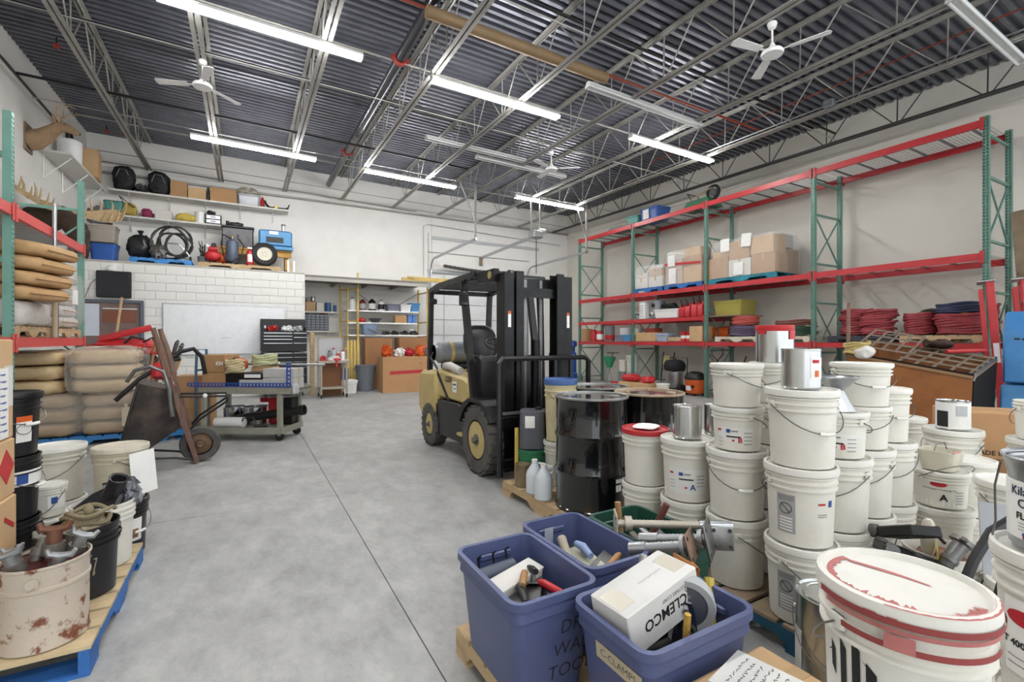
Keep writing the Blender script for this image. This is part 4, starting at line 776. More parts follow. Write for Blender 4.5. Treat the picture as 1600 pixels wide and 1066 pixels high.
for sx, xx in ((-1, DX0 - .05), (1, DX1 + .05)):
    t = thing('door_track', 'galvanised overhead door track on the forklift side of the opening' if sx < 0 else 'galvanised overhead door track on the pallet-rack side of the opening', 'door track', (xx, 0, 0))
    part('vertical_track', MB().bar((0, YB - .09, 0), (0, YB - .09, TZ - .35), .06, .04), m_galv, t)
    part('curve', MB().tube([(0, YB - .09 - .35 + .35 * math.cos(a), TZ - .35 + .35 * math.sin(a)) for a in [i * .157 for i in range(11)]], .028, 8), m_galv, t)
    part('horizontal_track', MB().bar((0, YB - .42, TZ), (0, YB - 3.7, TZ + .04), .05, .065), m_galv, t)
    part('hanger', MB().bar((0, YB - 3.65, TZ), (0, YB - 3.65, 5.72), .05, .05), m_joist, t)
    part('hanger_brace', MB().bar((-.0, YB - 3.65, 4.7), (-.45, YB - 3.65, 5.72), .035, .035), m_galv, t)
t = thing('door_operator', 'electric door operator with a rail above the opening', 'door opener', (7.4, 0, TZ + .22)); part('rail', MB().bar((0, YB - .1, 0), (0, YB - 3.6, .1), .06, .08), m_galv, t); part('motor_box', MB().box(0, YB - 3.75, .12, .34, .34, .22, c=.03), m_galv, t); part('motor', MB().cyl((.1, YB - 3.75, .26), (.32, YB - 3.75, .26), .07, 14), m_ltgrey, t)
for s in (-1, 1): part('hanger', MB().bar((s * .15, YB - 3.75, .2), (s * .15, YB - 3.75, 5.72 - TZ - .22), .04, .04), m_joist, t)
part('rail_bracket', MB().box(0, YB - .06, -.12, .1, .1, .3, c=.01), M('tan bracket', '#8d7a63', .6), t); part('pull_rod', MB().cyl((0.05, YB - 3.7, .1), (0.05, YB - 3.7, -1.0), .012, 6), m_dark, t)
single('flex_duct', 'dark ribbed flexible duct hanging across the overhead door', 'duct', MB().tube([(x, YB - .25, 3.98 - .16 * math.sin((x - 5.9) / 3.2 * math.pi) * (.6 if i % 2 else .6)) for i, x in enumerate([5.9 + .08 * k for k in range(40)])], [.06 if i % 2 else .048 for i in range(40)], 10), M('dark duct', '#4b4945', .5, .3), (0, 0, 0))
pipe('wall_conduit', 'thin white conduit bent down the back wall beside the overhead door', 'conduit', [(10.9, YB - .06, 5.2), (5.4, YB - .06, 5.38), (5.25, YB - .06, 5.3), (5.25, YB - .06, 3.6)], .014, m_ltgrey)
pipe('wall_conduit', 'thin grey conduit running high along the back wall over the mezzanine', 'conduit', [(XL + .3, YB - .06, 5.93), (1.5, YB - .06, 5.86), (5.0, YB - .06, 5.75)], .012, m_joist)
# ================================================================ ALCOVE BETWEEN MEZZANINE AND DOOR
t = thing('storage_platform', 'grey plywood platform bridging the alcove above the yellow poles', 'platform', (0, 0, 0)); part('deck_panel', MB().box(3.15, 14.6, 3.20, 3.5, 1.45, .05), M('grey plywood', '#8f8c86', .8), t); part('fascia', MB().box(3.15, 13.9, 3.13, 3.5, .05, .12), M('pale fascia', '#aaa79f', .8), t); part('rear_ledger', MB().box(3.15, 15.3, 3.1, 3.5, .06, .14), m_shelf, t)
for x in (2.3, 3.2, 4.1): part('joist', MB().box(x, 14.6, 3.12, .045, 1.36, .11), MATS['grey plywood'], t)
m_yel = M('scaffold yellow', '#d2b358', .5, 0, '#ab9145', 6, .6)
t = thing('scaffold_rack', 'yellow scaffold frame carrying white shelf boards in the alcove', 'scaffold', (0, 0, 0))
for (x, y, h) in ((2.88, 14.3, 3.42), (2.62, 14.45, 3.1), (2.5, 14.95, 3.1), (5.02, 14.3, 3.3), (4.98, 15.1, 3.1)): part('pole', MB().cyl((x, y, 0), (x, y, h), .028 if x != 2.62 else .02, 10), m_yel, t)
for z in (.6, 1.55, 2.0, 2.95): part('crossbar', MB().cyl((2.5, 14.95, z), (2.88, 14.3, z), .02, 8), m_yel, t); part('crossbar', MB().cyl((4.98, 15.1, z), (5.02, 14.3, z), .02, 8), m_yel, t)
for z, x1 in ((2.31, 4.75), (1.95, 4.72), (1.58, 5.0)): part('shelf_board', MB().box((2.62 + x1) / 2, 14.68, z, x1 - 2.62, .62, .04), m_white, t)
part('brace', MB().cyl((2.9, 14.9, 2.95), (3.6, 14.95, 2.45), .016, 6), m_joist, t); part('brace', MB().cyl((4.9, 14.95, 2.95), (4.1, 14.95, 2.45), .016, 6), m_joist, t)
t = thing('yellow_ladder_boards', 'yellow slatted boards leaning beside the trash can in the alcove', 'boards', (2.75, 14.2, 0), 0, rx=-4)
for k in range(4): part('slat', lambda: MB().box(0, 0, .72, .07, .03, 1.44), m_yel, t, 'yslat', loc=(-.15 + .09 * k, -.02 * k, 0))
for z in (.35, 1.2): part('crossbar', MB().box(-.02, .04, z, .42, .03, .06), m_yel, t)
t = thing('lumber_bundle', 'bundle of yellow lumber lying on the platform edge', 'lumber', (4.85, 13.95, 3.232))
for k in range(6): part('plank', MB().box(.1 * (k % 3), .06 * (k % 2), .03 + .045 * (k // 2), 1.5 - .12 * (k % 3), .055, .042, rz=-2 + k), M('lumber yellow', '#c9b06a', .75, 0, '#a88f50', 5, .6), t)
S1, S2, S3 = 2.331, 1.971, 1.601; YA = 14.6
jug('white jug at the first scaffold pole', 2.78, YA, S1, .2, .38, m_white, m_black); jug('red jug on the top scaffold shelf', 3.08, YA, S1, .2, .34, M('dark red jug', '#7c2530', .45), m_black, band=m_ltgrey); jug('black jug with a white label on the top scaffold shelf', 3.36, YA, S1, .22, .36, m_black, m_black, band=m_paper); jug('white jug with a black label on the top scaffold shelf', 3.64, YA, S1, .2, .34, m_white, m_black, band=m_black)
tote('grey bin on the top scaffold shelf', (3.98, YA, S1), .34, .34, .22, m_grey_tote); tote('white bin on the top scaffold shelf', (4.36, YA, S1), .30, .34, .22, m_white); tote('blue bin at the end of the top scaffold shelf', (4.66 - .0, YA, S1), .26, .34, .27, M('sky blue plastic', '#4f8fc4', .5))
single('red_rag', 'red rags heaped on the middle scaffold shelf', 'rags', MB().blob(0, 0, .06, .24, .24, .14, 2.2, .03, 4), m_red, (3.05, YA, S2)); single('grey_bowl', 'dark grey bowl on the blue machine case', 'bowl', MB().shell([(.1, 0), (.2, .11), (.22, .12), (.2, .12), (.09, .015)], 20), M('bowl grey', '#5c5e66', .5), (3.42, 14.45, S2 + .002)); 
carton('small brown carton on the middle scaffold shelf', (4.22, YA, S2), .36, .3, .24, 0, m_card); 
for k in range(2): box_('blue box on the middle scaffold shelf ' + ('touching the brown carton', 'at the shelf end')[k], 4.5 + .16 * k, YA, S2, .14, .26, .26, M('blue print box', '#5b82bd', .6), group='blue and white boxes on scaffold')
t = thing('mop_bucket', 'pale blue mop bucket with a hose on the lowest scaffold shelf', 'bucket', (3.25, 14.5, S3)); part('bucket', MB().rbox(.36, .36, .3, .06, .1), M('pale blue plastic', '#7d93ad', .5), t); part('hose', MB().tube([(-.1, -.2, .2), (.1, -.25, .1), (.35, -.25, .03)], .02, 8), m_grey, t); part('wringer', MB().box(.0, 0, .26, .3, .3, .12, c=.02), M('bucket grey', '#8a939d', .5), t)
for k, (x, sd) in enumerate(((3.75, 2), (4.05, 3), (4.35, 5), (4.65, 8))): single('black_tool', ('black drill lying on the lowest scaffold shelf', 'black cable bundle next to the drill on the scaffold', 'black sander in the middle of the lowest scaffold shelf', 'black clamp heap at the end of the lowest scaffold shelf')[k], 'tool', MB().blob(0, 0, .045, .26, .2, .10 + .02 * k, 2.2, .05, sd, 20, 8, nf=9).cyl((-.08, -.1, .03), (.1, -.16, .05), .02, 8), m_black, (x, 14.55, S3))
single('white_sack', 'white bag on the lowest scaffold shelf end', 'bag', MB().blob(0, 0, .1, .2, .2, .22, 2.4, .03, 4), m_white, (4.62, 14.78, S3))
carton('tall brown carton behind the trash can', (3.45, 14.32, 0), .8, .45, 1.5, 0, M('brown carton big', '#9a6f4a', .8)); carton('tall brown carton behind the carton with red tape', (4.52, 14.32, 0), .95, .5, 1.52, 0, MATS['brown carton big'])
cb = carton('big carton with a red tape strip standing by the forklift', (3.93, 13.1, 0), 1.38, .75, .98, -3, M('kraft carton', '#b48a61', .8)); part('red_tape', MB().box(.05, -.377, .56, 1.1, .004, .09, ry=-2), m_red, cb); part('print', MB().box(.35, -.376, .8, .04, .002, .04), m_card3, cb)
for k, (x, col, sd) in enumerate(((3.42, m_orange, 2), (3.78, m_paper, 3), (4.05, m_red, 4), (4.38, m_orange, 6), (4.58, m_grey, 7))):
    single('packed_pouch', ('orange pouch with a white top on the red-taped carton', 'white bag on the red-taped carton', 'red pouch on the red-taped carton', 'orange and white pouch at the carton end', 'grey pouch tucked behind the orange one')[k], 'pouch', MB().blob(0, 0, .1 + .03 * (k in (0, 3)), .26, .24, .2 + .12 * (k in (0, 3)), 2.6, .085, sd, 28, 14, nf=13), col, (x, 13.1, .984))
t = thing('trash_can', 'round grey plastic trash can in the alcove', 'trash can', (2.98, 13.74, 0)); part('barrel', MB().shell([(.2, 0), (.22, .01), (.27, .62), (.285, .62), (.29, .69), (.3, .70), (.3, .73), (.27, .73), (.26, .6), (.21, .02)], 32), M('bin grey', '#6e737b', .5), t); part('handle', MB().box(-.29, 0, .6, .03, .12, .05, c=.008).box(.29, 0, .6, .03, .12, .05, c=.008), MATS['bin grey'], t)
# left part of the alcove: wall shelves
wall_shelf('short upper wall shelf in the alcove left part', 1.42, 2.45, 2.30, .28, 2, name='alcove_shelf'); wall_shelf('short lower wall shelf under the parts organiser', 1.42, 2.42, 1.72, .28, 2, name='alcove_shelf')
carton('small carton on the short upper wall shelf', (1.68, 15.2, 2.301), .26, .22, .28, 0, m_card2); tin('dark tin on the small carton', (1.55, 15.2, 2.583), .1, .12, 0, m_steel); tin('silver tin beside the dark tin', (1.76, 15.2, 2.583), .13, .16, 0, m_can); carton('white and red box on the upper wall shelf', (1.95, 15.2, 2.301), .2, .2, .26, 0, m_whbox, False); tin('blue tin on the upper wall shelf', (2.18, 15.2, 2.301), .17, .27, 0, M('tin blue', '#355c8c', .4)); tin('small blue bottle at the end of the upper wall shelf', (2.38, 15.2, 2.301), .1, .2, 0, MATS['tin blue'])
t = thing('parts_organizer', 'grey parts organiser with small clear drawers on the lower wall shelf', 'organizer', (1.82, 15.22, 1.721)); part('case', MB().box(0, .02, .25, .74, .2, .5, c=.006), M('organizer grey', '#4e5258', .5), t)
for i in range(6):
    for j in range(6): part('drawer', lambda: MB().box(0, 0, 0, .1, .02, .062, c=.006), M('organizer drawer', '#7f868f', .35), t, 'orgd', loc=(-.3 + .12 * i, -.085, .06 + .077 * j))
single('red_case', 'red case on top of the parts organiser', 'case', MB().box(0, 0, .05, .18, .12, .1, c=.02), m_red, (2.02, 15.22, 2.223))
# tool chest
t = thing('tool_chest', 'tall black tool chest with chrome drawer pulls and raised lid', 'tool chest', (.86, 13.49, 0)); mtc = M('tool chest black', '#1a1a1c', .35, .2)
part('cabinet', MB().box(0, 0, .62, 1.06, .5, 1.0, c=.008), mtc, t); part('top_chest', MB().box(0, .02, 1.41, 1.06, .44, .52, c=.008), mtc, t)
ld = part('lid', MB().box(0, .25, 1.83, 1.06, .05, .32, c=.01).box(-.52, .1, 1.72, .02, .28, .1).box(.52, .1, 1.72, .02, .28, .1), mtc, t)
for s in (-1, 1): part('lid_hook', MB().box(s * .42, .22, 1.78, .06, .02, .09, c=.01), m_galv, ld)
for (x, w, zz) in ((-.14, .68, (1.60, 1.52, 1.44, 1.34)), (.37, .32, (1.60, 1.49, 1.34)), (-.14, .68, (1.09, .98, .86, .72, .52, .3)), (.37, .32, (1.09, .98, .86, .72, .52, .3))):
    for z in zz:
        d_ = part('drawer', lambda: MB().box(0, 0, 0, 1, .02, .07, c=.004), mtc, t, 'tcd', loc=(x, -.255 if z < 1.15 else -.205, z), scale=(w, 1, 1)); part('pull', lambda: MB().box(0, -.016, .02, .96, .016, .022, c=.004), m_chrome, d_, 'tcp')
part('foot_caster', MB().cyl((.4, -.2, .06), (.44, -.2, .06), .06, 14).cyl((-.4, -.2, .06), (-.44, -.2, .06), .06, 14), m_rub, t); part('caster_plate', MB().box(0, 0, .115, 1.0, .46, .02), m_galv, t)
for k, (x, mt_, sd) in enumerate(((.60, m_red, 3), (.93, m_white, 5), (1.17, m_ltgrey, 6))): single('hand_tool', ('red tool standing in the open tool chest', 'white rag bundle in the open tool chest', 'light grey cable in the open tool chest')[k], 'tool', MB().blob(0, 0, .06, .24, .16, .12, 2.8, .06, sd, 28, 12, nf=14).cyl((-.1, -.04, .04), (.1, .03, .14), .018, 8), mt_, (x, 13.47, 1.671))
# utility cart, wooden post and panel
t = thing('utility_cart', 'small tan steel utility cart loaded with red shop supplies', 'cart', (1.92, 12.62, 0)); mu_ = M('cart tan steel', '#a39a8a', .5, .3)
for sx in (-1, 1):
    for sy in (-1, 1): part('leg', MB().box(sx * .3, sy * .24, .48, .045, .045, .78), mu_, t); part('caster', MB().cyl((sx * .3 - .015, sy * .24, .05), (sx * .3 + .015, sy * .24, .05), .05, 14), m_rub, t)
part('top_shelf', MB().box(0, 0, .885, .74, .56, .03).box(0, -.28, .9, .74, .02, .06), mu_, t); part('lower_shelf', MB().box(0, 0, .24, .64, .5, .03).box(0, -.25, .25, .64, .02, .06), mu_, t); part('back_panel', MB().box(-.02, .24, 1.22, .56, .02, .55), m_ltgrey, t); part('panel_rail', MB().box(-.02, .24, 1.5, .6, .04, .04).box(-.31, .24, 1.2, .04, .04, .6).box(.27, .24, 1.2, .04, .04, .6), mu_, t)
def oncart(x, y): return (1.92 + x, 12.62 + y, .902)
single('tape_roll', 'red tape roll lying on the utility cart corner', 'tape', MB().shell([(.07, 0), (.085, .004), (.085, .05), (.045, .05), (.042, .004)], 20), m_red, oncart(-.24, -.12)); single('tape_roll', 'second red tape roll standing behind the first one', 'tape', MB().shell([(.06, 0), (.075, .004), (.075, .05), (.04, .05), (.038, .004)], 20, T(0, 0, .076, 90)), m_red, oncart(-.22, .06))
single('shop_cloth', 'crumpled white cloth on the utility cart', 'cloth', MB().blob(0, 0, .06, .26, .2, .12, 2.6, .07, 3, 26, 10, nf=16), m_paper, oncart(.02, -.1)); single('red_glove', 'red glove hanging over the utility cart edge', 'glove', MB().blob(0, 0, .04, .16, .10, .08, 2.6, .03, 5, 20, 8, nf=12).box(-.03, -.1, -.05, .05, .02, .16, c=.008), m_red, oncart(.08, -.2)); single('paper_stack', 'white papers spilling over the utility cart edge', 'paper', MB().box(0, 0, .01, .2, .28, .02, rz=12).box(.02, -.02, .03, .2, .26, .015, rz=-18), m_paper, oncart(.24, -.08))
def bottle(label, loc, r, h, mat, cap): 
    t = thing('spray_can', label, 'bottle', loc); part('body', MB().lathe([(r * .9, 0), (r, .01), (r, h * .75), (r * .5, h * .86), (r * .35, h * .9)], 16), mat, t); part('cap', MB().lathe([(r * .5, h * .86), (r * .5, h), (.001, h)], 12), cap, t)
bottle('grey spray can at the utility cart panel', oncart(-.06, .14), .04, .27, m_grey, m_black); bottle('tall silver bottle at the utility cart panel', oncart(.05, .16), .045, .34, m_ltgrey, m_red); bottle('red spray can at the utility cart panel', oncart(.16, .14), .04, .24, m_red, m_white); bottle('white bottle at the end of the utility cart panel', oncart(.27, .12), .05, .28, m_white, m_red)
carton('brown wooden panel standing under the utility cart', (1.95, 12.98, 0), .5, .04, .84, 0, M('brown panel', '#8b5a33', .5), False, name='plywood_sheet')
single('wood_post', 'pale wooden post standing beside the tool chest', 'post', MB().box(0, 0, .82, .1, .1, 1.64, c=.005), m_wood, (1.52, 13.3, 0))
tin('blue can on the floor behind the utility cart', (2.35, 13.4, .36), .2, .3, 0, m_inkb); tote('white tub on the floor behind the utility cart', (2.42, 13.4, 0), .4, .4, .33, m_white, lid=m_white)
# ================================================================ FORKLIFT (faces the drums, towards -y)
FK = thing('forklift', 'tan and black counterbalance forklift with a lowered mast behind the drums', 'forklift', (2.725, 5.4, 0))
m_tanp = M('forklift tan', '#c3ae72', .4, .05, '#a8945c', 4, .5); m_fk = M('forklift black', '#1c1c1d', .42, .25, '#333130', 6, .6); m_fk2 = M('mast black', '#131314', .38, .45, '#29282a', 7, .6)
m_tire = M('grey tire', '#565350', .8, 0, '#2c2b2a', 6, .6); m_seat = M('black vinyl seat', '#1a1b20', .35); m_lp = M('gas tank grey', '#8a8f94', .45, .3)
SIDE = Matrix(((0, 0, 1, 0), (1, 0, 0, 0), (0, 1, 0, 0), (0, 0, 0, 1)))      # prism poly (y, z) extruded along x
def fk_wheel(x, y, Rr, w, rimr, label=None):
    s = -1 if x < 0 else 1
    o = part('tire', MB().lathe([(rimr, -w / 2 + .01), (rimr + .03, -w / 2), (Rr - .03, -w / 2), (Rr - .008, -w / 2 + .03), (Rr - .008, w / 2 - .03), (Rr - .03, w / 2), (rimr + .03, w / 2), (rimr, w / 2 - .01)], 44, T(ry=90), caps=False), m_tire, FK, loc=(x, y, Rr))
    n = 22
    tb = MB()
    for k in range(n):
        a = 2 * math.pi * k / n; tb.box(.0, 0, 0, w * .46, .055, .024) if False else None
        for h_ in (-1, 1):
            mt = Matrix.Rotation(a + (.14 if h_ > 0 else 0), 4, 'X') @ T(h_ * w * .25, 0, Rr - .006, 0, 0, 12 * h_)
            vs = [(i * w * .24, j * .034, kk * .012) for kk in (-1, 1) for j in (-1, 1) for i in (-1, 1)]
            tb.add(vs, [(0, 2, 3, 1), (4, 5, 7, 6), (0, 1, 5, 4), (2, 6, 7, 3), (0, 4, 6, 2), (1, 3, 7, 5)], mt)
    part('tread_lugs', tb, m_tire, o)
    rm = part('rim', MB().lathe([(rimr + .004, w / 2 - .012), (rimr - .015, w / 2 - .012), (rimr - .03, w / 2 - .06), (rimr * .55, w / 2 - .07), (rimr * .45, w / 2 - .05), (.001, w / 2 - .05)], 30, T(ry=90 * s)), m_tanp, FK, loc=(x, y, Rr))
    part('hub', MB().cyl((s * (w / 2 - .06), 0, 0), (s * (w / 2 - .005), 0, 0), rimr * .3, 16).cyl((s * (w / 2 - .06), 0, 0), (s * (w / 2 + .03), 0, 0), rimr * .16, 12), m_steel, rm)
    for k in range(6): part('lug_nut', lambda: MB().cyl((0, 0, 0), (.045, 0, 0), .022, 6), m_brass, rm, 'fklug', loc=(s * (w / 2 - .065) - (.045 if s < 0 else 0), rimr * .52 * math.cos(k * 1.047), rimr * .52 * math.sin(k * 1.047)))
for s in (-1, 1): fk_wheel(s * .465, -.80, .37, .22, .215); fk_wheel(s * .44, .82, .285, .18, .15)
# body
part('chassis', MB().prism([(-.42, .22), (.52, .20), (.56, .66), (-.15, .68), (-.38, .62)], -.50, .50, SIDE), m_fk, FK, bev=.012)
for s in (-1, 1):
    part('fender', MB().prism([(-1.13, .60), (-1.05, .74), (-.9, .80), (-.6, .80), (-.42, .72), (-.34, .62), (-.30, .5), (-.36, .5), (-.42, .6), (-.5, .68), (-.64, .765), (-.88, .765), (-1.0, .71), (-1.1, .58)], s * .44 - .13, s * .44 + .13, SIDE), m_fk, FK)
    part('step', MB().box(s * .47, -.30, .34, .16, .14, .03), m_tanp, FK)
hd = part('hood', MB().prism([(-.46, .69), (.56, .69), (.56, 1.0), (.46, 1.05), (-.30, 1.0), (-.42, .95)], -.49, .49, SIDE), m_tanp, FK, bev=.03)
part('side_stripe', MB().prism([(.12, .68), (.2, .68), (.57, .98), (.57, 1.06)], -.497, -.492, SIDE), m_fk, FK)
part('counterweight', MB().prism([(.56, .34), (1.18, .36), (1.30, .48), (1.30, .92), (1.22, 1.02), (.56, 1.04)], -.52, .52, SIDE), m_tanp, FK, bev=.06)
part('rear_skirt', MB().prism([(.56, .2), (.60, .2), (.60, .6), (.56, .6)], -.5, .5, SIDE), m_fk, FK)
text(FK, 'G25P', .10, m_ink, (-.4975, .17, .945), (90, 0, -90), bold=.002)
_ds = part('data_sticker', MB().box(-.4975, -.04, .87, .002, .13, .13), m_paper, FK); part('print_line', MB().box(-.499, -.04, .90, .001, .10, .02).box(-.499, -.05, .85, .001, .07, .012), m_inkb, _ds)
# seat, gas tank, controls
st = part('seat', MB().blob(0, .02, 1.13, .5, .48, .16, 3.4, 0), m_seat, FK); part('backrest', MB().blob(0, .27, 1.40, .48, .14, .5, 3.0, 0, rx=-12), m_seat, st); part('seat_base', MB().box(0, .05, 1.04, .44, .42, .06, c=.02), m_fk, st)
tk = part('gas_tank', MB().lathe([(.02, -.42), (.10, -.41), (.15, -.36), (.15, .36), (.10, .41), (.02, .42)], 26, T(0, .86, 1.27, 0, 90)), m_lp, FK)
for x in (-.2, .2): part('tank_strap', MB().lathe([(.152, -.025), (.157, -.02), (.157, .02), (.152, .025)], 26, T(x, .86, 1.27, 0, 90)), m_tanp, tk)
part('tank_collar', MB().shell([(.11, -.44), (.11, -.37), (.105, -.37), (.105, -.44)], 20, T(0, .86, 1.27, 0, 90)), m_lp, tk); part('tank_cradle', MB().box(0, .86, 1.08, .6, .2, .09, c=.02), m_fk, tk); part('fuel_hose', MB().tube([(-.44, .86, 1.27), (-.5, .8, 1.2), (-.48, .6, 1.06)], .014, 6), m_black, tk)
part('dashboard', MB().prism([(-.62, .68), (-.48, .68), (-.46, 1.2), (-.56, 1.28), (-.64, 1.22)], -.42, .42, SIDE), m_fk, FK, bev=.02)
part('steering_column', MB().cyl((-.02, -.5, 1.1), (-.02, -.30, 1.38), .035, 10), m_fk, FK)
sw = part('steering_wheel', MB().tube([( .17 * math.cos(a) - .02, -.29 + .17 * math.sin(a) * .82, 1.39 + .17 * math.sin(a) * .42) for a in [i * .2618 for i in range(24)]], .014, 8, closed=True), m_black, FK)
for a in (.5, 2.6, 4.7): part('spoke', MB().cyl((-.02, -.29, 1.38), (.17 * math.cos(a) - .02, -.29 + .14 * math.sin(a), 1.39 + .07 * math.sin(a)), .01, 6), m_black, sw)
for k in range(3): part('lever', MB().cyl((-.28 - .05 * k, -.26, 1.04), (-.29 - .05 * k, -.36, 1.24), .008, 6).lathe([(.001, 0), (.02, .01), (.02, .03), (.001, .04)], 10, T(-.29 - .05 * k, -.36, 1.23)), m_black, FK)
part('inner_panel', MB().box(-.2, -.44, .85, .4, .03, .3), m_fk, FK); part('fuse_box', MB().box(-.32, -.46, .9, .07, .02, .09), m_paper, FK)
part('air_hose', MB().tube([(-.40, .5, 1.1), (-.46, .2, 1.12), (-.42, -.05, 1.06)], .05, 10), M('pale canister', '#c4c2bd', .5), FK)
# overhead guard
def leg(p): return MB().tube(p, .034, 4)
for s in (-1, 1):
    part('guard_leg', MB().bar((s * .45, .98, 1.02), (s * .46, .90, 2.12), .075, .06), m_fk, FK); part('guard_leg', MB().bar((s * .45, -.52, .72), (s * .46, -.22, 2.14), .075, .06), m_fk, FK)
    part('guard_rail', MB().bar((s * .46, .92, 2.12), (s * .46, .6, 2.17), .07, .06).bar((s * .46, .6, 2.17), (s * .46, -.55, 2.19), .07, .06), m_fk, FK)
part('guard_crossbar', MB().bar((-.46, .9, 2.12), (.46, .9, 2.12), .06, .06), m_fk, FK); part('guard_crossbar', MB().bar((-.46, -.55, 2.19), (.46, -.55, 2.19), .07, .06), m_fk, FK)
for k in range(8): part('roof_bar', lambda: MB().box(0, 0, 0, .9, .035, .045), m_fk, FK, 'roofbar', loc=(0, .72 - .16 * k, 2.165))
ml = part('mirror', MB().box(-.52, -.36, 1.93, .11, .03, .17, c=.02), m_fk, FK); part('mirror_glass', MB().box(-.52, -.377, 1.93, .09, .006, .145), m_chrome, ml); part('mirror_arm', MB().tube([(-.46, -.25, 2.02), (-.52, -.3, 2.04), (-.53, -.34, 1.95)], .008, 6), m_fk, ml)
part('work_light', MB().box(-.46, .82, 1.98, .1, .08, .08, c=.015), m_black, FK); part('roof_light', MB().box(-.2, .7, 2.1, .2, .1, .06, c=.01), m_black, FK)
# mast
for s in (-1, 1):
    part('outer_channel', MB().prism([(-.055, -.09), (.055, -.09), (.055, .09), (-.055, .09), (-.055, .07), (.03, .07), (.03, -.07), (-.055, -.07)], .10, 2.14, T(s * .37, -1.10, 0, 0, 0, 0 if s > 0 else 180)), m_fk2, FK)
    ic = part('inner_channel', MB().prism([(-.045, -.075), (.045, -.075), (.045, .075), (-.045, .075), (-.045, .055), (.02, .055), (.02, -.055), (-.045, -.055)], .12, 2.16, T(s * .255, -1.14, 0, 0, 0, 0 if s > 0 else 180)), m_fk2, FK)
    part('lift_cylinder', MB().cyl((s * .31, -.97, .12), (s * .31, -.97, 1.3), .038, 12).cyl((s * .31, -.97, 1.3), (s * .31, -.97, 2.1), .024, 12), m_fk2, FK)
    part('warning_sticker', MB().box(s * .37, -1.1925, 1.66, .035, .002, .16), m_paper, FK); part('warning_sticker', MB().box(s * .37, -1.1935, 1.73, .035, .002, .03), m_orange, FK)
    for d_ in (0, .035): part('sheave', MB().cyl((s * .31 + d_ - .03, -1.12, 2.12), (s * .31 + d_ - .008, -1.12, 2.12), .06, 20), m_steel, FK)
    part('lift_chain', MB().box(s * .10, -1.05, 1.25, .035, .02, 1.7), m_steel, FK)
part('mast_tie', MB().box(0, -1.03, 2.05, .70, .05, .14, c=.01), m_fk2, FK); part('mast_tie', MB().box(0, -1.02, .35, .7, .05, .14, c=.01), m_fk2, FK); part('mast_tie', MB().box(0, -1.14, 1.95, .5, .04, .1), m_fk2, FK)
part('free_lift_cylinder', MB().cyl((0, -1.1, .2), (0, -1.1, 1.45), .05, 14), m_fk2, FK)
bd = part('mast_bracket', MB().prism([(-.60, 2.08), (-1.02, 2.06), (-1.02, 2.2), (-.60, 2.2)], -.46, -.40, SIDE), m_fk2, FK); part('badge', MB().cyl((-.46, -.92, 2.14), (-.466, -.92, 2.14), .042, 20), M('badge gold', '#b3a263', .4, .4), bd)
part('hydraulic_hose', MB().tube([(.1, -1.0, 2.0), (.12, -.96, 1.9), (.15, -.97, 1.2), (.14, -1.0, .5)], .014, 6).tube([(.16, -1.0, 2.0), (.18, -.96, 1.9), (.19, -.97, 1.2), (.18, -1.0, .5)], .014, 6), m_black, FK)
# carriage, load backrest, forks
cg = part('carriage', MB().box(0, -1.27, .62, 1.0, .05, .11, c=.01).box(0, -1.27, .20, 1.0, .05, .11, c=.01).box(-.22, -1.25, .42, .06, .05, .4).box(.22, -1.25, .42, .06, .05, .4), m_fk2, FK)
part('backrest_frame', MB().tube([(-.56, -1.33, .10), (-.56, -1.33, 1.22), (-.53, -1.33, 1.26), (.48, -1.33, 1.26), (.54, -1.33, 1.22), (.54, -1.33, .10)], .028, 6), m_fk, FK)
for x in (-.3, -.1, .1, .3): part('backrest_bar', lambda: MB().box(0, 0, .95, .03, .03, .6), m_fk, FK, 'brbar', loc=(x, -1.33, 0))
part('backrest_bar', MB().box(0, -1.33, .72, 1.05, .04, .025), m_galv, FK)
for s in (-1, 1): part('fork', MB().prism([(-1.30, .03), (-1.36, .03), (-2.3, .045), (-2.3, .055), (-1.36, .075), (-1.345, .70), (-1.30, .70)], s * .3 - .05, s * .3 + .05, SIDE), m_fk2, FK)
# ================================================================ LEFT RACK, TROPHIES
LX = -2.18
LR = thing('pallet_rack', 'pale green and red pallet rack along the deer-head wall', 'rack', (0, 0, 0)); m_greenl = M('pale rack green', '#74a394', .5, .05, '#5f8a7c', 4, .5); m_redl = M('faded rack red', '#d2504c', .45, 0, '#b83c3c', 4, .5)
for y in (4.5, 7.06, 9.62): rack_frame(LR, y, 3.9, m_greenl, (3.45, 2.3, 1.2, .2), ((2.3, 3.2), (1.2, 2.1)) if y > 9 else ((3.45, 2.3), (1.2, .2)), x0=LX, fx=1, d=RD)
for z in (1.42, 2.84):
    for y in (5.78, 8.34):
        for x, s in ((LX - .012, -1), (LX - RD + .012, 1)):
            bm_ = part('beam', _beam(2.478, .115), m_redl, LR, 'rbeam0.115', loc=(x, y, z), rot=(0, 0, 0 if s > 0 else math.pi))
            for e in (-1, 1): part('connector', _endplate(.115), m_redl, bm_, 'rend0.115', loc=(-.03, e * 1.239, -.01))
        for k in range(12): part('deck_slat', lambda: MB().box(0, 0, 0, RD - .1, .17, .03, c=.01), m_ltgrey, LR, 'lslat', loc=(LX - RD / 2, y - 1.15 + .205 * k, z + .045))
ZA = 1.42 + .062
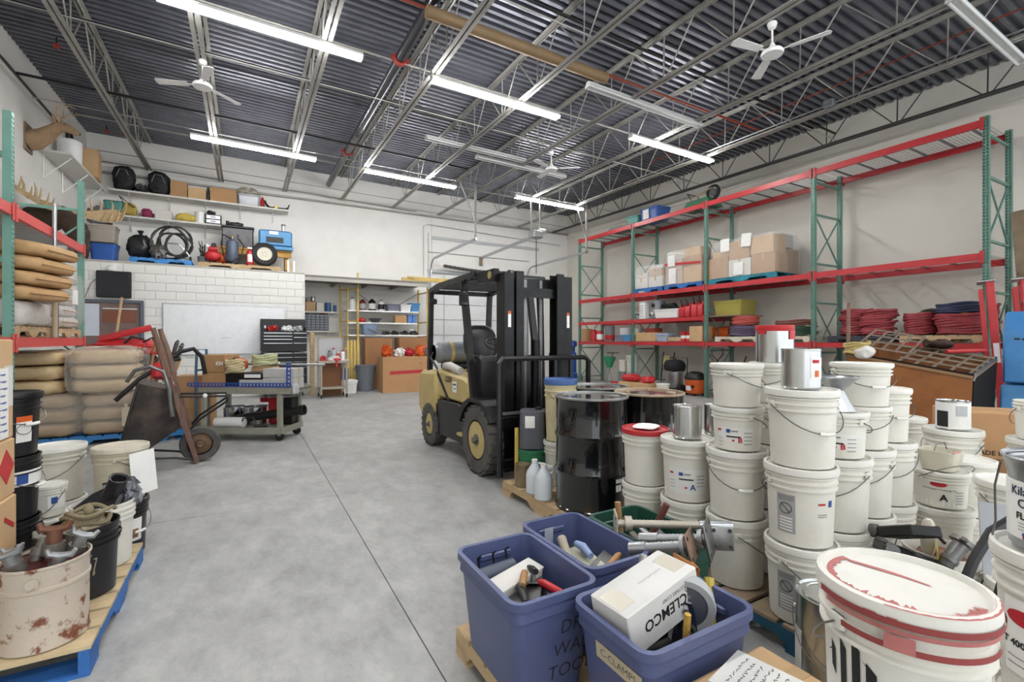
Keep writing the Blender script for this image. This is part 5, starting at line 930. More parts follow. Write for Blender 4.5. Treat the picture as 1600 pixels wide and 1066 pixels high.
# deer head
m_fur = M('deer fur', '#9d8264', .9, 0, '#7e6449', 7, .7, .3, 60); m_furd = M('moose fur', '#3a2c22', .95, 0, '#59432f', 7, .7, .3, 60); m_ant = M('antler', '#b79f78', .6, 0, '#957c56', 8, .6)
p = atX(45, 212, XL + .02); DZ = p.z
t = thing('deer_mount', 'mounted deer head with antlers looking into the room', 'mounted head', (XL, p.y, DZ))
hd_ = part('head', MB().tube([(.0, 0, -.10), (.10, 0, -.06), (.24, -.02, .04), (.36, -.03, .16), (.44, -.04, .24), (.52, -.05, .245), (.62, -.06, .20), (.70, -.07, .16), (.735, -.07, .145)], [.17, .18, .14, .105, .095, .09, .065, .048, .03], 14), m_fur, t)
for s in (-1, 1):
    part('ear', MB().blob(.40, -.03 + s * .12, .33, .05, .11, .19, 2.2, 0, rx=s * -35), m_fur, t); part('antler', MB().tube([(.46, -.03 + s * .05, .30), (.42, s * .14, .46), (.50, s * .22, .55), (.62, s * .20, .60), (.70, s * .14, .58)], [.016, .014, .012, .010, .006], 7).tube([(.44, s * .18, .5), (.44, s * .20, .66)], [.011, .005], 6).tube([(.56, s * .22, .58), (.55, s * .24, .74)], [.010, .004], 6).tube([(.44, s * .1, .4), (.5, s * .1, .48)], [.01, .004], 6), m_ant, t); part('eye', MB().blob(.53, -.05 + s * .075, .27, .03, .025, .03, 2, 0), m_black, t)
part('nose', MB().blob(.735, -.07, .15, .04, .05, .045, 2, 0), m_black, t); part('plaque', MB().box(.012, 0, -.05, .024, .36, .5, c=.01), m_woodd, t)
# moose head
t = thing('moose_mount', 'mounted moose head with wide palmate antlers behind the pale green rack', 'mounted head', (-2.82, 11.55, 3.75))
part('head', MB().tube([(-.60, .25, -.15), (-.35, .1, -.1), (-.1, 0, -.05), (.05, -.08, -.18), (.13, -.15, -.38), (.19, -.2, -.58), (.21, -.22, -.68)], [.26, .26, .20, .17, .13, .15, .09], 14), m_furd, t, ang=70)
for s in (-1, 1):
    def antler(s=s):
        m = MB(); ax = Vector((.62, .72, 0)) * s; fwd = Vector((.72, -.62, 0)); up = Vector((0, 0, 1))
        def P(a, b, c): return ax * a + fwd * b + up * c
        m.tube([P(.05, -.05, .05), P(.18, -.03, .10), P(.30, 0, .10)], [.05, .04, .04], 8)
        for (b0, up0) in ((-.02, 0), (.0, 0)): pass
        out = [(.24, .02, .02), (.45, .16, -.02), (.62, .22, .0), (.85, .2, .10), (.98, .05, .26), (.92, -.04, .33), (.7, -.12, .26), (.45, -.12, .18), (.28, -.06, .14)]
        top = [P(*o) for o in out]; n = len(top); vs = [q + up * .014 for q in top] + [q - up * .014 for q in top]
        m.add(vs, [tuple(range(n)), tuple(range(2 * n - 1, n - 1, -1))] + [(i, n + i, n + (i + 1) % n, (i + 1) % n) for i in range(n)])
        for k, (a, b, c) in enumerate([(.45, .16, -.02), (.56, .21, 0), (.68, .22, .02), (.80, .2, .07), (.90, .12, .18), (.97, .04, .28), (.85, -.06, .30), (.66, -.11, .25), (.48, -.11, .2)]):
            e = P(a + .05 * (a - .5), b + (.12 if b > .03 else -.04), c + .20 + .03 * (k % 3)); q = P(a, b, c); m.tube([q, (q + e) / 2 + fwd * .03, e], [.024, .018, .005], 6)
        return m
    part('antler', antler(), m_ant, t)
    part('ear', MB().blob(-.02 + s * .12, .0 + s * .14, .05, .09, .09, .2, 2.2, 0, rx=20 * s), m_furd, t)
part('muzzle', MB().blob(.2, -.22, -.62, .22, .22, .2, 2.3, .02, 3), m_furd, t)
# ---------------------------------------------------------------- loads on the left rack
m_sack = M('tan paper sack', '#c19c6f', .75, 0, '#a98559', 5, .6, .12, 20); m_wht = M('white woven sack', '#d6d2cc', .7, 0, '#bdb8b0', 8, .6, .2, 30)
pallet('pale wood pallet on the rack under the tan sacks', (-2.66, 7.72, ZA), 90, m_wood, L=1.1, Wd=.92); pallet('wood pallet on the rack under the white wrapped sacks', (-2.66, 8.98, ZA), 90, m_wood, L=1.15, Wd=.92); ZS = ZA + PAL_H + .002
labs = ['bottom tan sack of the leaning pile on the rack', 'second tan sack of the leaning pile on the rack', 'third tan sack of the leaning pile on the rack', 'top tan sack of the leaning pile on the rack']
for k in range(4): sack(labs[k], (-2.42 + .03 * k, 7.62, ZS + .315 + .165 * k), .95, .8, .168, -20 + 2 * k, m_sack, 3 + k, ry=2, droop=.02)
t = thing('white_bale', 'white wrapped bale under the tan sacks on the rack', 'bale', (-2.64, 7.72, ZS)); part('bale', MB().blob(0, 0, .15, .98, 1.1, .32, 6, .02, 2, 28, 10, nf=6), m_wht, t, ang=70); part('tie', MB().box(.0, 0, .312, .02, 1.0, .01), m_ltgrey, t)
for k in range(5): sack(['bottom', 'second', 'third', 'fourth', 'top'][k] + ' white sack of the wrapped stack beside the wooden pole', (-2.64 - .01 * k, 8.98, ZS + .16 * k), .95, 1.08, .175, 3 * (k % 2), m_wht, 20 + k, name='woven_sack')
fm = thing('stretch_wrap', 'crinkled clear film around the white sacks on the rack', 'plastic wrap', (-2.64, 8.98, ZS)); part('film', MB().blob(0, 0, .42, 1.04, 1.16, .86, 7, .03, 6, 36, 14, nf=9), m_film, fm, ang=80)
single('pinned_note', 'white note hanging on the wrapped sacks', 'paper', MB().box(0, 0, 0, .003, .14, .2), m_paper, (-2.10, 8.85, 2.05), -10)
pl = thing('telescopic_pole', 'tall wood and steel pole standing before the left rack', 'pole', (-2.14, 8.18, 1.48)); part('shaft', MB().cyl((0, 0, 0), (0, 0, 1.0), .028, 10), M('pole wood', '#b5a288', .7), pl); part('collar', MB().cyl((0, 0, 1.0), (0, 0, 1.1), .034, 12), m_steel, pl); part('upper_tube', MB().cyl((0, 0, 1.1), (0, 0, 1.72), .022, 10), m_galv, pl)
single('steel_bar', 'grey steel bar leaning behind the tall pole', 'bar', MB().cyl((0, 0, 0), (0, .02, .95), .018, 8), m_steel, (-2.15, 8.30, 1.48))
# ---------------------------------------------------------------- wrapped sack pallet on the floor
pallet('blue pallet under the beige wrapped sacks', (-2.0, 9.05, 0), 0, m_ltblue, L=1.26, Wd=1.1)
m_beige = M('beige sack', '#b59873', .7, 0, '#8d7350', 4, .7, .15, 16)
k = 0
m_beige2 = M('pale beige sack', '#cdb48c', .6, 0, '#b3986c', 4, .6, .2, 14, coat=.2)
def flat_sack(label, loc, w, d, h, mat, seed, rz=0):
    t = thing('beige_sack', label, 'sack', loc, rz); part('bag', MB().blob(0, 0, h / 2, w, d, h, 4.6, .022, seed, 34, 12, nf=9), mat, t, ang=75); part('seam', MB().box(w / 2 - .006, 0, h * .5, .03, d * .7, .014, c=.004), m_card2, t); return t
for lay in range(3):
    for sx in (-1, 1): flat_sack(('bottom', 'second', 'third')[lay] + ' layer brown sack on the blue pallet, on the ' + ('wall' if sx < 0 else 'aisle') + ' side', (-2.0 + sx * .318, 9.0, PAL_H + .002 + .193 * lay), .63, 1.05, .195, m_beige, 40 + k, 1.5 * sx); k += 1
zt = PAL_H + .002 + .583
for lay in range(3):
    for sx in (-1, 1): flat_sack(('lowest', 'middle', 'topmost')[lay] + ' pale sack in the film-wrapped upper heap, on the ' + ('wall' if sx < 0 else 'aisle') + ' side', (-2.12 + sx * .375, 8.98, zt + .197 * lay), .735, 1.12, .198, m_beige2, 60 + k, 2.0 * sx); k += 1
cv = thing('stretch_wrap', 'crinkled clear film bulging round the beige sack heap', 'plastic wrap', (-1.735, 8.98, zt))
part('film', MB().blob(0, 0, .305, .82, 1.20, .66, 6.0, .045, 5, 56, 20, nf=16), M('crinkled film', '#f0eadf', .14, 0, alpha=.26), cv, ang=25)
part('lower_film', MB().blob(-.265, 0.02, -.27, 1.36, 1.12, .58, 7.0, .03, 9, 48, 16, nf=18), MATS['crinkled film'], cv, ang=25)
part('hanging_tail', MB().prism([(0, 0), (.10, .02), (.05, -.5), (.0, -.62)], -.004, .004, T(.36, -.56, .1, 90, 0, -12)), MATS['crinkled film'], cv)
single('hang_tag', 'cream shipping tag with a red string on the wrapped heap', 'tag', MB().box(0, 0, 0, .10, .004, .26).box(0, 0, .15, .03, .02, .05), M('cream tag', '#d9cdb2', .7), (-1.45, 8.36, .38), -15)
# ---------------------------------------------------------------- junk behind the sacks
tote('ribbed grey plastic crate behind the wrapped heap', (-1.98, 9.9, .95), .62, .4, .26, M('ribbed grey', '#8d8a80', .6), 10, name='plastic_crate', cat='crate'); carton('brown carton carrying the grey crate and the red panels', (-1.75, 9.95, 0), .9, .6, .948, 6, m_card3)
for k, (x, y, z, w, d, rz_a, ry_a) in enumerate(((-1.98, 9.72, 1.36, .5, .16, 15, -12), (-1.66, 9.72, 1.40, .75, .26, 4, 4), (-1.70, 9.80, 1.56, .7, .18, 12, -16), (-1.55, 9.58, 1.27, .7, .16, -6, 3))):
    single('sign_board', ('short red sign panel at the crate end', 'wide red panel lying on the junk pile', 'red lettered board leaning on top of the junk pile', 'narrow red strip under the wide red panel')[k], 'panel', MB().box(0, 0, 0, w, d, .035, c=.006), m_red, (x, y, z), rz_a, ry=ry_a, rx=25)
m_hand = M('tool handle wood', '#a27b4e', .6, 0, '#80603c', 6, .6)
def tool(label, p, q, r, mat, headlab=None, head=None, hm=None, group=None, name='long_tool'):
    t = thing(name, label, 'tool', p, 0, group); d = Vector(q) - Vector(p); part('shaft', MB().cyl((0, 0, 0), d, r, 8), mat, t)
    if head: part('head', head(d), hm or m_steel, t)
    return t
tool('pale wooden handle rising from the junk pile against the window', (-1.9, 9.9, 1.0), (-1.78, 9.95, 2.15), .02, m_wood)
def blade(d): return MB().box(d.x, d.y, d.z, .05, .18, .28, rx=10, ry=15, c=.02)
for k, (p, q, mt_, hd2) in enumerate((((-1.35, 8.95, .0), (-1.0, 9.4, 1.30), m_hand, blade), ((-1.3, 8.85, .02), (-.92, 9.2, 1.25), m_steel, blade), ((-1.45, 9.0, .0), (-1.15, 9.5, 1.38), m_woodd, None), ((-1.42, 9.15, 0), (-1.28, 9.55, 1.4), m_hand, None), ((-1.25, 8.9, 0), (-.95, 9.55, 1.12), m_hand, None))):
    tool(('shovel with a wooden shaft leaning in the junk corner', 'steel bar with a flat blade leaning in the junk corner', 'grey weathered pole leaning in the junk corner', 'brown wooden handle leaning beside the red panels', 'short brown handle leaning lowest in the junk corner')[k], p, q, .02, mt_, head=hd2)
t = thing('breaker_hammer', 'black and red breaker hammer standing in the junk corner', 'power tool', (-1.42, 9.55, .95), 0, rx=12, ry=-15); part('motor', MB().box(0, 0, .2, .16, .16, .36, c=.03), m_black, t); part('shield', MB().box(.02, -.02, .42, .2, .2, .12, c=.03), m_red, t); part('handle', MB().tube([(-.12, 0, .5), (0, 0, .58), (.14, 0, .5)], .02, 8), m_black, t); part('hose', MB().tube([(.1, 0, .45), (.25, -.02, .5), (.3, -.03, .3), (.26, -.03, .0)], .018, 7), m_black, t)
single('dark_clutter', 'dark clutter of bottles and cases on the carton behind the wrapped heap', 'clutter', MB().blob(0, 0, .12, .5, .3, .26, 2.2, .07, 7, 26, 12, nf=9), M('dark clutter', '#3a332e', .7, 0, '#7d6a55', 12, .8), (-1.5, 9.85, .95))
pallet('broken blue pallet stood behind the wheelbarrow', (-1.12, 8.6, 0), 12, m_ltblue, L=.7, Wd=.6, nb=4); single('plastic_bale', 'grey white plastic sheeting heaped behind the wheelbarrow', 'sheeting', MB().blob(0, 0, .32, .55, .5, .7, 2.6, .08, 4, 26, 14, nf=8), M('grey sheeting', '#b3b4b2', .35, 0, '#8e908f', 7, .6), (-1.1, 8.6, PAL_H + .002))
t = thing('red_blower', 'red and black blower with a bent black tube behind the wheelbarrow', 'blower', (-1.0, 8.05, .9), 10); part('motor', MB().box(0, 0, .12, .26, .2, .24, c=.05), m_red, t); part('guard', MB().prism([(-.05, .1), (.05, .1), (.2, -.25)], -.02, .02, T(0, -.1, .0, 90)), m_red, t); part('tube', MB().tube([(-.5, -.05, -.25), (-.25, -.04, .02), (0, -.02, .2), (.2, 0, .38), (.36, .02, .42), (.46, .02, .3), (.5, .02, .05)], .03, 8), m_black, t); part('grip', MB().box(.1, 0, .28, .22, .06, .06, c=.02), m_black, t)
carton('tan carton standing behind the wheelbarrow rails', (-.66, 8.85, 0), .45, .4, .9, -10, m_card)
# ---------------------------------------------------------------- wheelbarrow standing on its nose
WB = thing('wheelbarrow', 'old wheelbarrow stood on its nose with wooden handles pointing up', 'wheelbarrow', (-.50, 6.72, 0), 3)
m_rail = M('weathered red rail wood', '#6f5247', .8, 0, '#8e7a66', 5, .7, .1, 40, stretch=(4, 4, .7)); m_tray = M('dirty steel tray', '#2f2b29', .55, .4, '#5a4a3e', 4, .8, .1, 20)
for y0, y1, dx in ((-.10, -.24, 0), (.10, .30, .02)):
    r_ = part('rail', MB().bar((dx, y0, .02), (-.26 + dx, y1, 1.02), .045, .075, up=(0, 1, 0)), m_rail, WB); part('grip', MB().tube([(-.26 + dx, y1, 1.02), (-.33 + dx, y1, 1.32), (-.40 + dx, y1 * 1.05, 1.58)], [.032, .036, .024], 8), m_rail, r_)
wl = part('tire', MB().lathe([(.13, -.04), (.19, -.05), (.205, -.03), (.21, 0), (.205, .03), (.19, .05), (.13, .04)], 36, T(rx=90), caps=False), m_tire, WB, loc=(.03, -.0, .212)); wr_ = part('rim', MB().lathe([(.135, -.03), (.12, .0), (.05, .015), (.04, .05), (.001, .05)], 24, T(rx=90)), M('rusty rim', '#6f5d4c', .7, .4, '#8a5a33', 8, .8), WB, loc=(.03, 0, .212))
part('axle', MB().cyl((.03, -.14, .212), (.03, .14, .212), .014, 8), m_steel, WB)
def tray():
    m = MB(); A = [(-.22, .88), (-.52, .98), (-.66, .36), (-.60, .12), (-.17, .44)]      # (x, z) of the tray side
    n = len(A); w = [.26, .33, .33, .22, .22]
    vs = [(x, -w[i], z) for i, (x, z) in enumerate(A)] + [(x, w[i], z) for i, (x, z) in enumerate(A)]
    m.add(vs, [(4, 3, 2, 1, 0), (5, 6, 7, 8, 9), (0, 5, 9, 4), (3, 4, 9, 8), (0, 1, 6, 5), (2, 3, 8, 7)])
    m.tube([(-.52, -.33, .98), (-.66, -.33, .36), (-.60, -.22, .12)], .014, 6).tube([(-.52, .33, .98), (-.66, .33, .36), (-.60, .22, .12)], .014, 6).cyl((-.52, -.33, .98), (-.52, .33, .98), .014, 6)
    return m
part('tray', tray(), m_tray, WB, bev=.02)
for y in (-.18, .2): part('leg', MB().tube([(-.17, y, .80), (.30, y, .78), (.30, y, .72), (.02, y, .52), (-.06, y, .42)], .014, 6), m_dark, WB)
part('leg_brace', MB().cyl((.30, -.18, .75), (.30, .2, .75), .012, 6), m_dark, WB); part('nose_brace', MB().tube([(.02, -.12, .04), (-.2, -.14, .10), (-.45, -.16, .13)], .013, 6).tube([(.02, .12, .04), (-.2, .14, .12), (-.45, .16, .16)], .013, 6), m_dark, WB); part('bolt_clamp', MB().blob(.08, -.2, .80, .05, .03, .05, 2, 0), m_white, WB)
single('air_hose', 'ribbed grey hose hanging over the wheelbarrow rails', 'hose', MB().tube([(-.62, -.3, 1.0), (-.55, -.32, 1.12), (-.42, -.33, 1.16), (-.3, -.33, 1.1), (-.25, -.33, .9), (-.24, -.33, .75), (-.22, -.33, .6)], .02, 8), m_steel, (-.50, 6.72, 0), 3)
# ---------------------------------------------------------------- blue topped work cart
WC = thing('work_cart', 'grey-green steel work cart on casters with a cluttered top', 'cart', (.10, 8.01, 0), -32.3); m_cart = M('grey beige cart steel', '#9d9c8e', .5, .2, '#807f73', 5, .6)
CL, CW, CZ = 1.2, .60, .74
for sx in (-1, 1):
    for sy in (-1, 1): part('leg', MB().box(sx * (CL / 2 - .04), sy * (CW / 2 - .03), .42, .075, .05, .60, c=.006), m_cart, WC); part('caster', MB().cyl((sx * (CL / 2 - .06), sy * (CW / 2 - .06) - .018, .06), (sx * (CL / 2 - .06), sy * (CW / 2 - .06) + .018, .06), .06, 16), m_rub, WC); part('caster_fork', MB().box(sx * (CL / 2 - .06), sy * (CW / 2 - .06), .10, .05, .05, .06), m_galv, WC)
part('top_tray', MB().box(.06, 0, CZ - .02, CL + .16, CW, .03).box(.06, -CW / 2, CZ - .02, CL + .16, .02, .09).box(.06, CW / 2, CZ - .02, CL + .16, .02, .09).box(CL / 2 + .13, 0, CZ - .02, .02, CW, .09), m_cart, WC); part('bottom_tray', MB().box(0, 0, .16, CL, CW, .03).box(0, -CW / 2, .15, CL, .02, .09).box(CL / 2, 0, .15, .02, CW, .09), m_cart, WC); part('corner_bumper', MB().box(CL / 2 + .15, -.2, CZ, .05, .16, .16, c=.03), m_ltgrey, WC)
def wc(x, y, z=CZ): 
    a = R(-32.3); return (.10 + x * math.cos(a) - y * math.sin(a), 8.01 + x * math.sin(a) + y * math.cos(a), z)
m_blang = M('blue slotted angle', '#2c4fa0', .5, .1)
def _slot(L, h=.06):
    def f():
        m = MB(); m.box(0, 0, -.028, L, .03, .004); n = int(L / .05)
        m.box(0, 0, -.022, L, .004, .012); m.box(0, 0, .024, L, .004, .012)
        for i in range(n + 1): m.box(-L / 2 + L * i / n, 0, 0, .022, .004, .04)
        return m
    return f
t = thing('slotted_angle', 'blue slotted angle iron lying along the work cart edge with one upright arm', 'angle iron', wc(-.02, -.31, CZ + .065), -32.3); part('long_arm', _slot(1.5), m_blang, t); part('upright_arm', _slot(.34), m_blang, t, loc=(.73, 0, .14), rot=(0, R(90), 0)); part('bolt', MB().cyl((.70, -.01, 0), (.70, .01, 0), .012, 8), m_galv, t)
ZC = CZ + .002
def onc(x, y): return wc(x, y, ZC)
carton('lower brown carton at the hand-truck end of the work cart', onc(-.55, .08), .34, .36, .22, -30, m_card); kc = carton('brown carton with white lettering on the work cart', wc(-.54, .08, ZC + .225), .34, .34, .26, -32, m_card); text(kc, 'KN', .075, m_white, (.08, -.1725, .13), bold=.003)
t = thing('blue_hand_truck', 'blue steel hand truck bar standing at the work cart end', 'hand truck', wc(-.78, -.02, 0), -32); part('frame', MB().tube([(0, -.12, .02), (0, -.12, 1.0), (0, -.1, 1.3), (0, .1, 1.3), (0, .12, 1.0), (0, .12, .02)], .018, 8), M('steel blue', '#4b6f86', .5, .2), t); part('crossbar', MB().cyl((0, -.12, .6), (0, .12, .6), .014, 8).cyl((0, -.12, 1.0), (0, .12, 1.0), .014, 8), MATS['steel blue'], t); part('toe_plate', MB().box(.1, 0, .012, .2, .3, .01), MATS['steel blue'], t)
t = thing('line_trimmer', 'orange and black engine trimmer lying across the work cart', 'trimmer', wc(-.3, .14, ZC + .24), -32); part('engine', MB().box(0, 0, .09, .22, .18, .2, c=.05), m_orange, t); part('cover', MB().box(-.06, 0, .10, .14, .19, .2, c=.05), M('dark grey cover', '#4a4746', .5), t); part('shaft', MB().cyl((.1, 0, .10), (1.35, -.05, .09), .016, 8), m_galv, t); part('grip', MB().tube([(.4, -.02, .1), (.4, -.02, .24), (.46, -.02, .24), (.46, -.02, .1)], .012, 6), m_black, t)
carton('black case under the trimmer on the work cart', onc(-.2, .12), .42, .38, .20, -32, m_black, False, name='black_case')
coil('pale green rope coiled on top of the work cart clutter', wc(.06, .2, ZC + .3), .17, .016, 6, M('pale rope', '#c3c59c', .8), 5, name='rope_coil', cat='rope', fit=False)
carton('cardboard box under the rope coil at the cart back', onc(.07, .2), .34, .18, .298, -32, m_card2); single('tan_bundle', 'tan cable bundle at the work cart front', 'cable', MB().tube(_coil(.12, .018, 6, 9, .6), .018, 6), M('tan cable', '#c2b48c', .8), wc(-.22, -.1, ZC + .205), -20)
for (x, y, w, d, h, lab) in ((.16, -.1, .44, .30, .13, 'flat pale grey carton at the middle of the cart top'), (.52, -.1, .46, .3, .16, 'lower pale grey carton at the caster end of the cart top')): carton(lab, onc(x, y), w, d, h, -32, M('grey carton', '#b7b6b4', .7))
carton('upper pale grey carton with open flaps at the cart end', wc(.52, -.1, ZC + .163), .46, .29, .13, -31, MATS['grey carton']); t = thing('label_case', 'black case with a white label lying on the flat grey carton', 'case', wc(.15, -.1, ZC + .134), -32); part('case', MB().box(0, 0, .05, .38, .26, .1, c=.01), m_black, t); part('label_sticker', MB().box(-.02, -.131, .05, .24, .002, .05), m_paper, t)
single('wood_strip', 'carved pale wood strip lying at the cart front edge', 'wood', MB().box(0, 0, .012, .42, .05, .024, c=.006), m_wood, onc(-.1, -.26), -30)
ZB = .177
for (x, lab, mtx_) in ((-.36, 'steel cooking pot at the wheelbarrow end of the lower shelf', .3), (-.04, 'wider steel pot at the middle of the lower shelf', .36)):
    t = thing('steel_pot', lab, 'pot', wc(x, .12, ZB), 0); part('pot', MB().shell([(mtx_ / 2 * .9, 0), (mtx_ / 2, .02), (mtx_ / 2, .26), (mtx_ / 2 + .01, .265), (mtx_ / 2 - .01, .265), (mtx_ / 2 - .02, .02)], 28), m_chrome, t); part('rim_band', MB().lathe([(mtx_ / 2 + .002, .10), (mtx_ / 2 + .005, .11), (mtx_ / 2 + .002, .12)], 28, caps=False), m_steel, t)
single('white_cylinder', 'white roll lying at the front of the lower cart shelf', 'roll', MB().lathe([(.02, -.22), (.07, -.21), (.075, -.19), (.075, .19), (.07, .21), (.02, .22)], 18, T(0, 0, .076, 0, 90)), m_white, wc(-.22, -.2, ZB), -32)
single('black_tube', 'long black tube sticking out of the lower cart shelf', 'tube', MB().shell([(.055, -.5), (.06, -.49), (.06, .5), (.075, .5), (.075, .56), (.06, .56), (.05, .5), (.05, -.48)], 20, T(0, 0, .22, 0, 82)), m_black, wc(.28, -.1, ZB - .05), -32)
single('red_pump', 'red pump jug on the lower cart shelf', 'pump', MB().box(0, 0, .2, .13, .12, .4, c=.02).cyl((-.2, 0, .36), (0, 0, .36), .035, 10), m_red, wc(.24, .14, ZB), -32); single('black_box', 'black perforated box on the lower cart shelf', 'box', MB().box(0, 0, .2, .2, .2, .4, c=.01), m_black, wc(.46, .16, ZB), -32)
single('gauge_hose', 'thin black cable looped on the lower cart shelf', 'cable', MB().tube([(0, 0, .02), (.06, -.02, .14), (.2, -.02, .16), (.25, -.01, .08), (.2, 0, .02), (.4, .02, .02)], .01, 6), m_black, wc(-.05, -.24, ZB), -32)
# ================================================================ LEFT FOREGROUND PALLET
pallet('blue and bare wood pallet under the rusty pail and cartons', (-1.195, 3.275, 0), 90, m_bluep, mat_top=M('pale deck wood', '#c9b48f', .8, 0, '#a38e69', 4, .7, .1, 60, stretch=(6, 1, 6)), L=1.22, Wd=1.22); PZ = PAL_H + .002
m_rust = M('rusty painted pail', '#bdb0a0', .65, .1, '#6e3312', 12, .95, .15, 30, lo=.54, hi=.62); m_maroon = M('maroon inside', '#4a1c1e', .6)
t = thing('rusty_pail', 'rusty pale steel pail full of pipe fittings', 'pail', (-.775, 2.85, PZ)); part('body', MB().shell([(.142, 0), (.150, .004), (.150, .012), (.145, .02), (.147, .25), (.152, .255), (.152, .268), (.147, .272), (.149, .345), (.156, .35), (.156, .358), (.15, .36), (.145, .35), (.14, .02)], 40), m_rust, t)
part('inside_lining', MB().shell([(.1445, .34), (.1448, .345), (.1435, .345), (.1385, .03), (.138, .03)], 32), m_maroon, t); part('handle', MB().tube([(-.155, 0, .32), (-.12, .06, .36), (0, .12, .40), (.10, .08, .44), (.155, 0, .32)], .003, 6), m_wire, t); part('ear', MB().cyl((.0, -.148, .30), (.0, -.162, .30), .022, 12), m_rust, t)
m_fit = M('cast fitting', '#77726c', .5, .6, '#5a4a3c', 14, .7); m_fitg = M('zinc fitting', '#9a9b9b', .42, .7, '#6f6f70', 10, .6)
def fitting(label, p, q, r, mat, claws=True):
    t = thing('pipe_coupling', label, 'fitting', p); d = Vector(q) - Vector(p); n = d.normalized(); part('stem', MB().cyl((0, 0, 0), d, r, 12), mat, t); part('ring', MB().cyl(d * .62, d * .80, r * 1.45, 12), m_fit, t)
    if claws:
        side = n.cross(Vector((0, 1, .2))).normalized()
        for s in (-1, 1): part('claw', MB().tube([d, d + side * (s * r * 1.6) + n * r * .3, d + side * (s * r * 2.0) + n * r * 1.3], [r * .7, r * .6, r * .35], 8), mat, t)
    return t
C0 = Vector((-.775, 2.85, PZ))
for k, (a, b, r_, mt_) in enumerate((((.02, -.02, .2), (.03, .0, .47), .028, M('brown claw coupling', '#6e4a38', .55, .5)), ((-.03, -.05, .22), (-.09, -.1, .42), .024, m_fitg), ((.03, .03, .22), (.12, .02, .42), .024, m_fitg), ((-.06, .0, .25), (-.02, .06, .42), .022, m_fit), ((.04, -.06, .22), (.07, -.09, .38), .024, m_fitg), ((-.08, .04, .22), (-.11, .02, .40), .018, m_fitg), ((.0, .07, .22), (.06, .11, .40), .02, m_fit))):
    fitting(('tall brown claw coupling standing in the rusty pail', 'grey coupling leaning over the rusty pail edge towards the cartons', 'zinc coupling pointing at the black pail from the rusty pail', 'dark coupling deep in the rusty pail', 'zinc pipe stub low in the rusty pail', 'thin zinc rod coupling in the rusty pail', 'dark coupling behind the tall brown one')[k], C0 + Vector(a), C0 + Vector(b), r_, mt_)
single('fitting_heap', 'heap of small dark fittings filling the rusty pail', 'fittings', MB().blob(0, 0, .13, .235, .235, .25, 2.4, .015, 5, 24, 12, nf=12), m_fit, C0 + Vector((0, 0, .012)))
m_bpail = M('black pail', '#17171a', .35, 0, '#2a2a2d', 6, .5); m_inside = M('pail inside', '#c9c5b9', .5)
pail('open black pail with a tan canvas bag and rope between the rusty and white pails', (-.74, 3.25, PZ), 25, mat=m_bpail, lid=False, drop=.02)
t = thing('canvas_bag', 'tan canvas bag tied with rope in the open black pail', 'bag', (-.74, 3.25, PZ + .014)); part('bag', MB().blob(0, 0, .19, .24, .24, .40, 2.6, .03, 6, 24, 14, nf=8), M('tan canvas', '#9c8d76', .9, 0, '#7f715c', 8, .6), t, ang=70); part('rope', MB().tube(_coil(.09, .011, 4, 3, 1, jit=.03), .011, 6), M('old rope', '#857a60', .9), t, loc=(.02, 0, .33)); part('knot', MB().blob(.03, -.03, .42, .04, .04, .07, 2, .01), MATS['old rope'], t)
pail('open white pail with the black vacuum nozzle', (-.735, 3.62, PZ), -20, lid=False)
t = thing('vacuum_nozzle', 'big black vacuum floor nozzle stuck in the open white pail', 'vacuum part', (-.76, 3.6, PZ + .30), 0); part('plate', MB().prism([(-.20, -.10), (-.16, .06), (0, .11), (.13, .10), (.17, .02), (.1, -.1), (-.1, -.14)], -.025, .025, T(.0, 0, .04, 35, -28, 0)), M('nozzle black', '#232225', .4), t, bev=.015); part('socket', MB().shell([(.055, 0), (.05, .06), (.045, .15), (.05, .155), (.038, .15), (.038, .01)], 20, T(.06, .02, .07, 20, 20)), MATS['nozzle black'], t)
single('plastic_bag', 'crumpled clear plastic bag with red print in the open white pail', 'bag', MB().blob(0, 0, .08, .17, .16, .2, 2.2, .05, 7, 24, 12, nf=12), M('smoky plastic', '#8e9098', .2, 0, '#45464d', 9, .7, alpha=.75), (-.655, 3.66, PZ + .30))
pail('black pail under the dirty white pail at the pallet end', (-.74, 4.1, 0), 0, mat=m_bpail, lidmat=m_bpail); dp = pail('dirty white lidded pail standing on a black pail', (-.74, 4.1, .367), -15, mat=M('stained pail', '#c8bfa8', .5, 0, '#9c9078', 5, .7), lidmat=M('stained lid', '#d2cab8', .5, 0, '#aba088', 5, .7)); 
bs = [o for o in COL.objects if o.get('label') == 'black pail under the dirty white pail at the pallet end'][0]; part('label_sticker', patch(.139, .145, .10, .25, 20, 60), m_paper, bs); part('label_print', patch(.1395, .1425, .12, .18, 28, 50, .002), m_card3, bs)
single('leaning_sheet', 'white paper sheet leaning on the dirty white pail', 'paper', MB().box(0, 0, .14, .19, .003, .28), m_paper, (-.585, 3.97, .42), 55, rx=-6)
pail('pale pail under the cream-lidded pail behind the vacuum nozzle', (-1.12, 4.32, 0), 30); pail('cream-lidded pail stacked behind the vacuum nozzle', (-1.12, 4.32, .367), 50, mat=M('cream pail', '#cfcbbd', .45, 0, '#b5b09f', 5, .6))
pail('white lidded pail carrying a tiny pail beside the black pails', (-1.05, 3.95, 0), 10); tp = pail('tiny white pail with a blue emblem beside the black pails', (-1.06, 3.95, .367), 30, D=.17, H=.19); part('label_sticker', patch(.078, .08, .05, .13, -20, 45), m_paper, tp); part('emblem', patch(.0785, .0795, .08, .12, -8, 14, .002), m_inkb, tp)
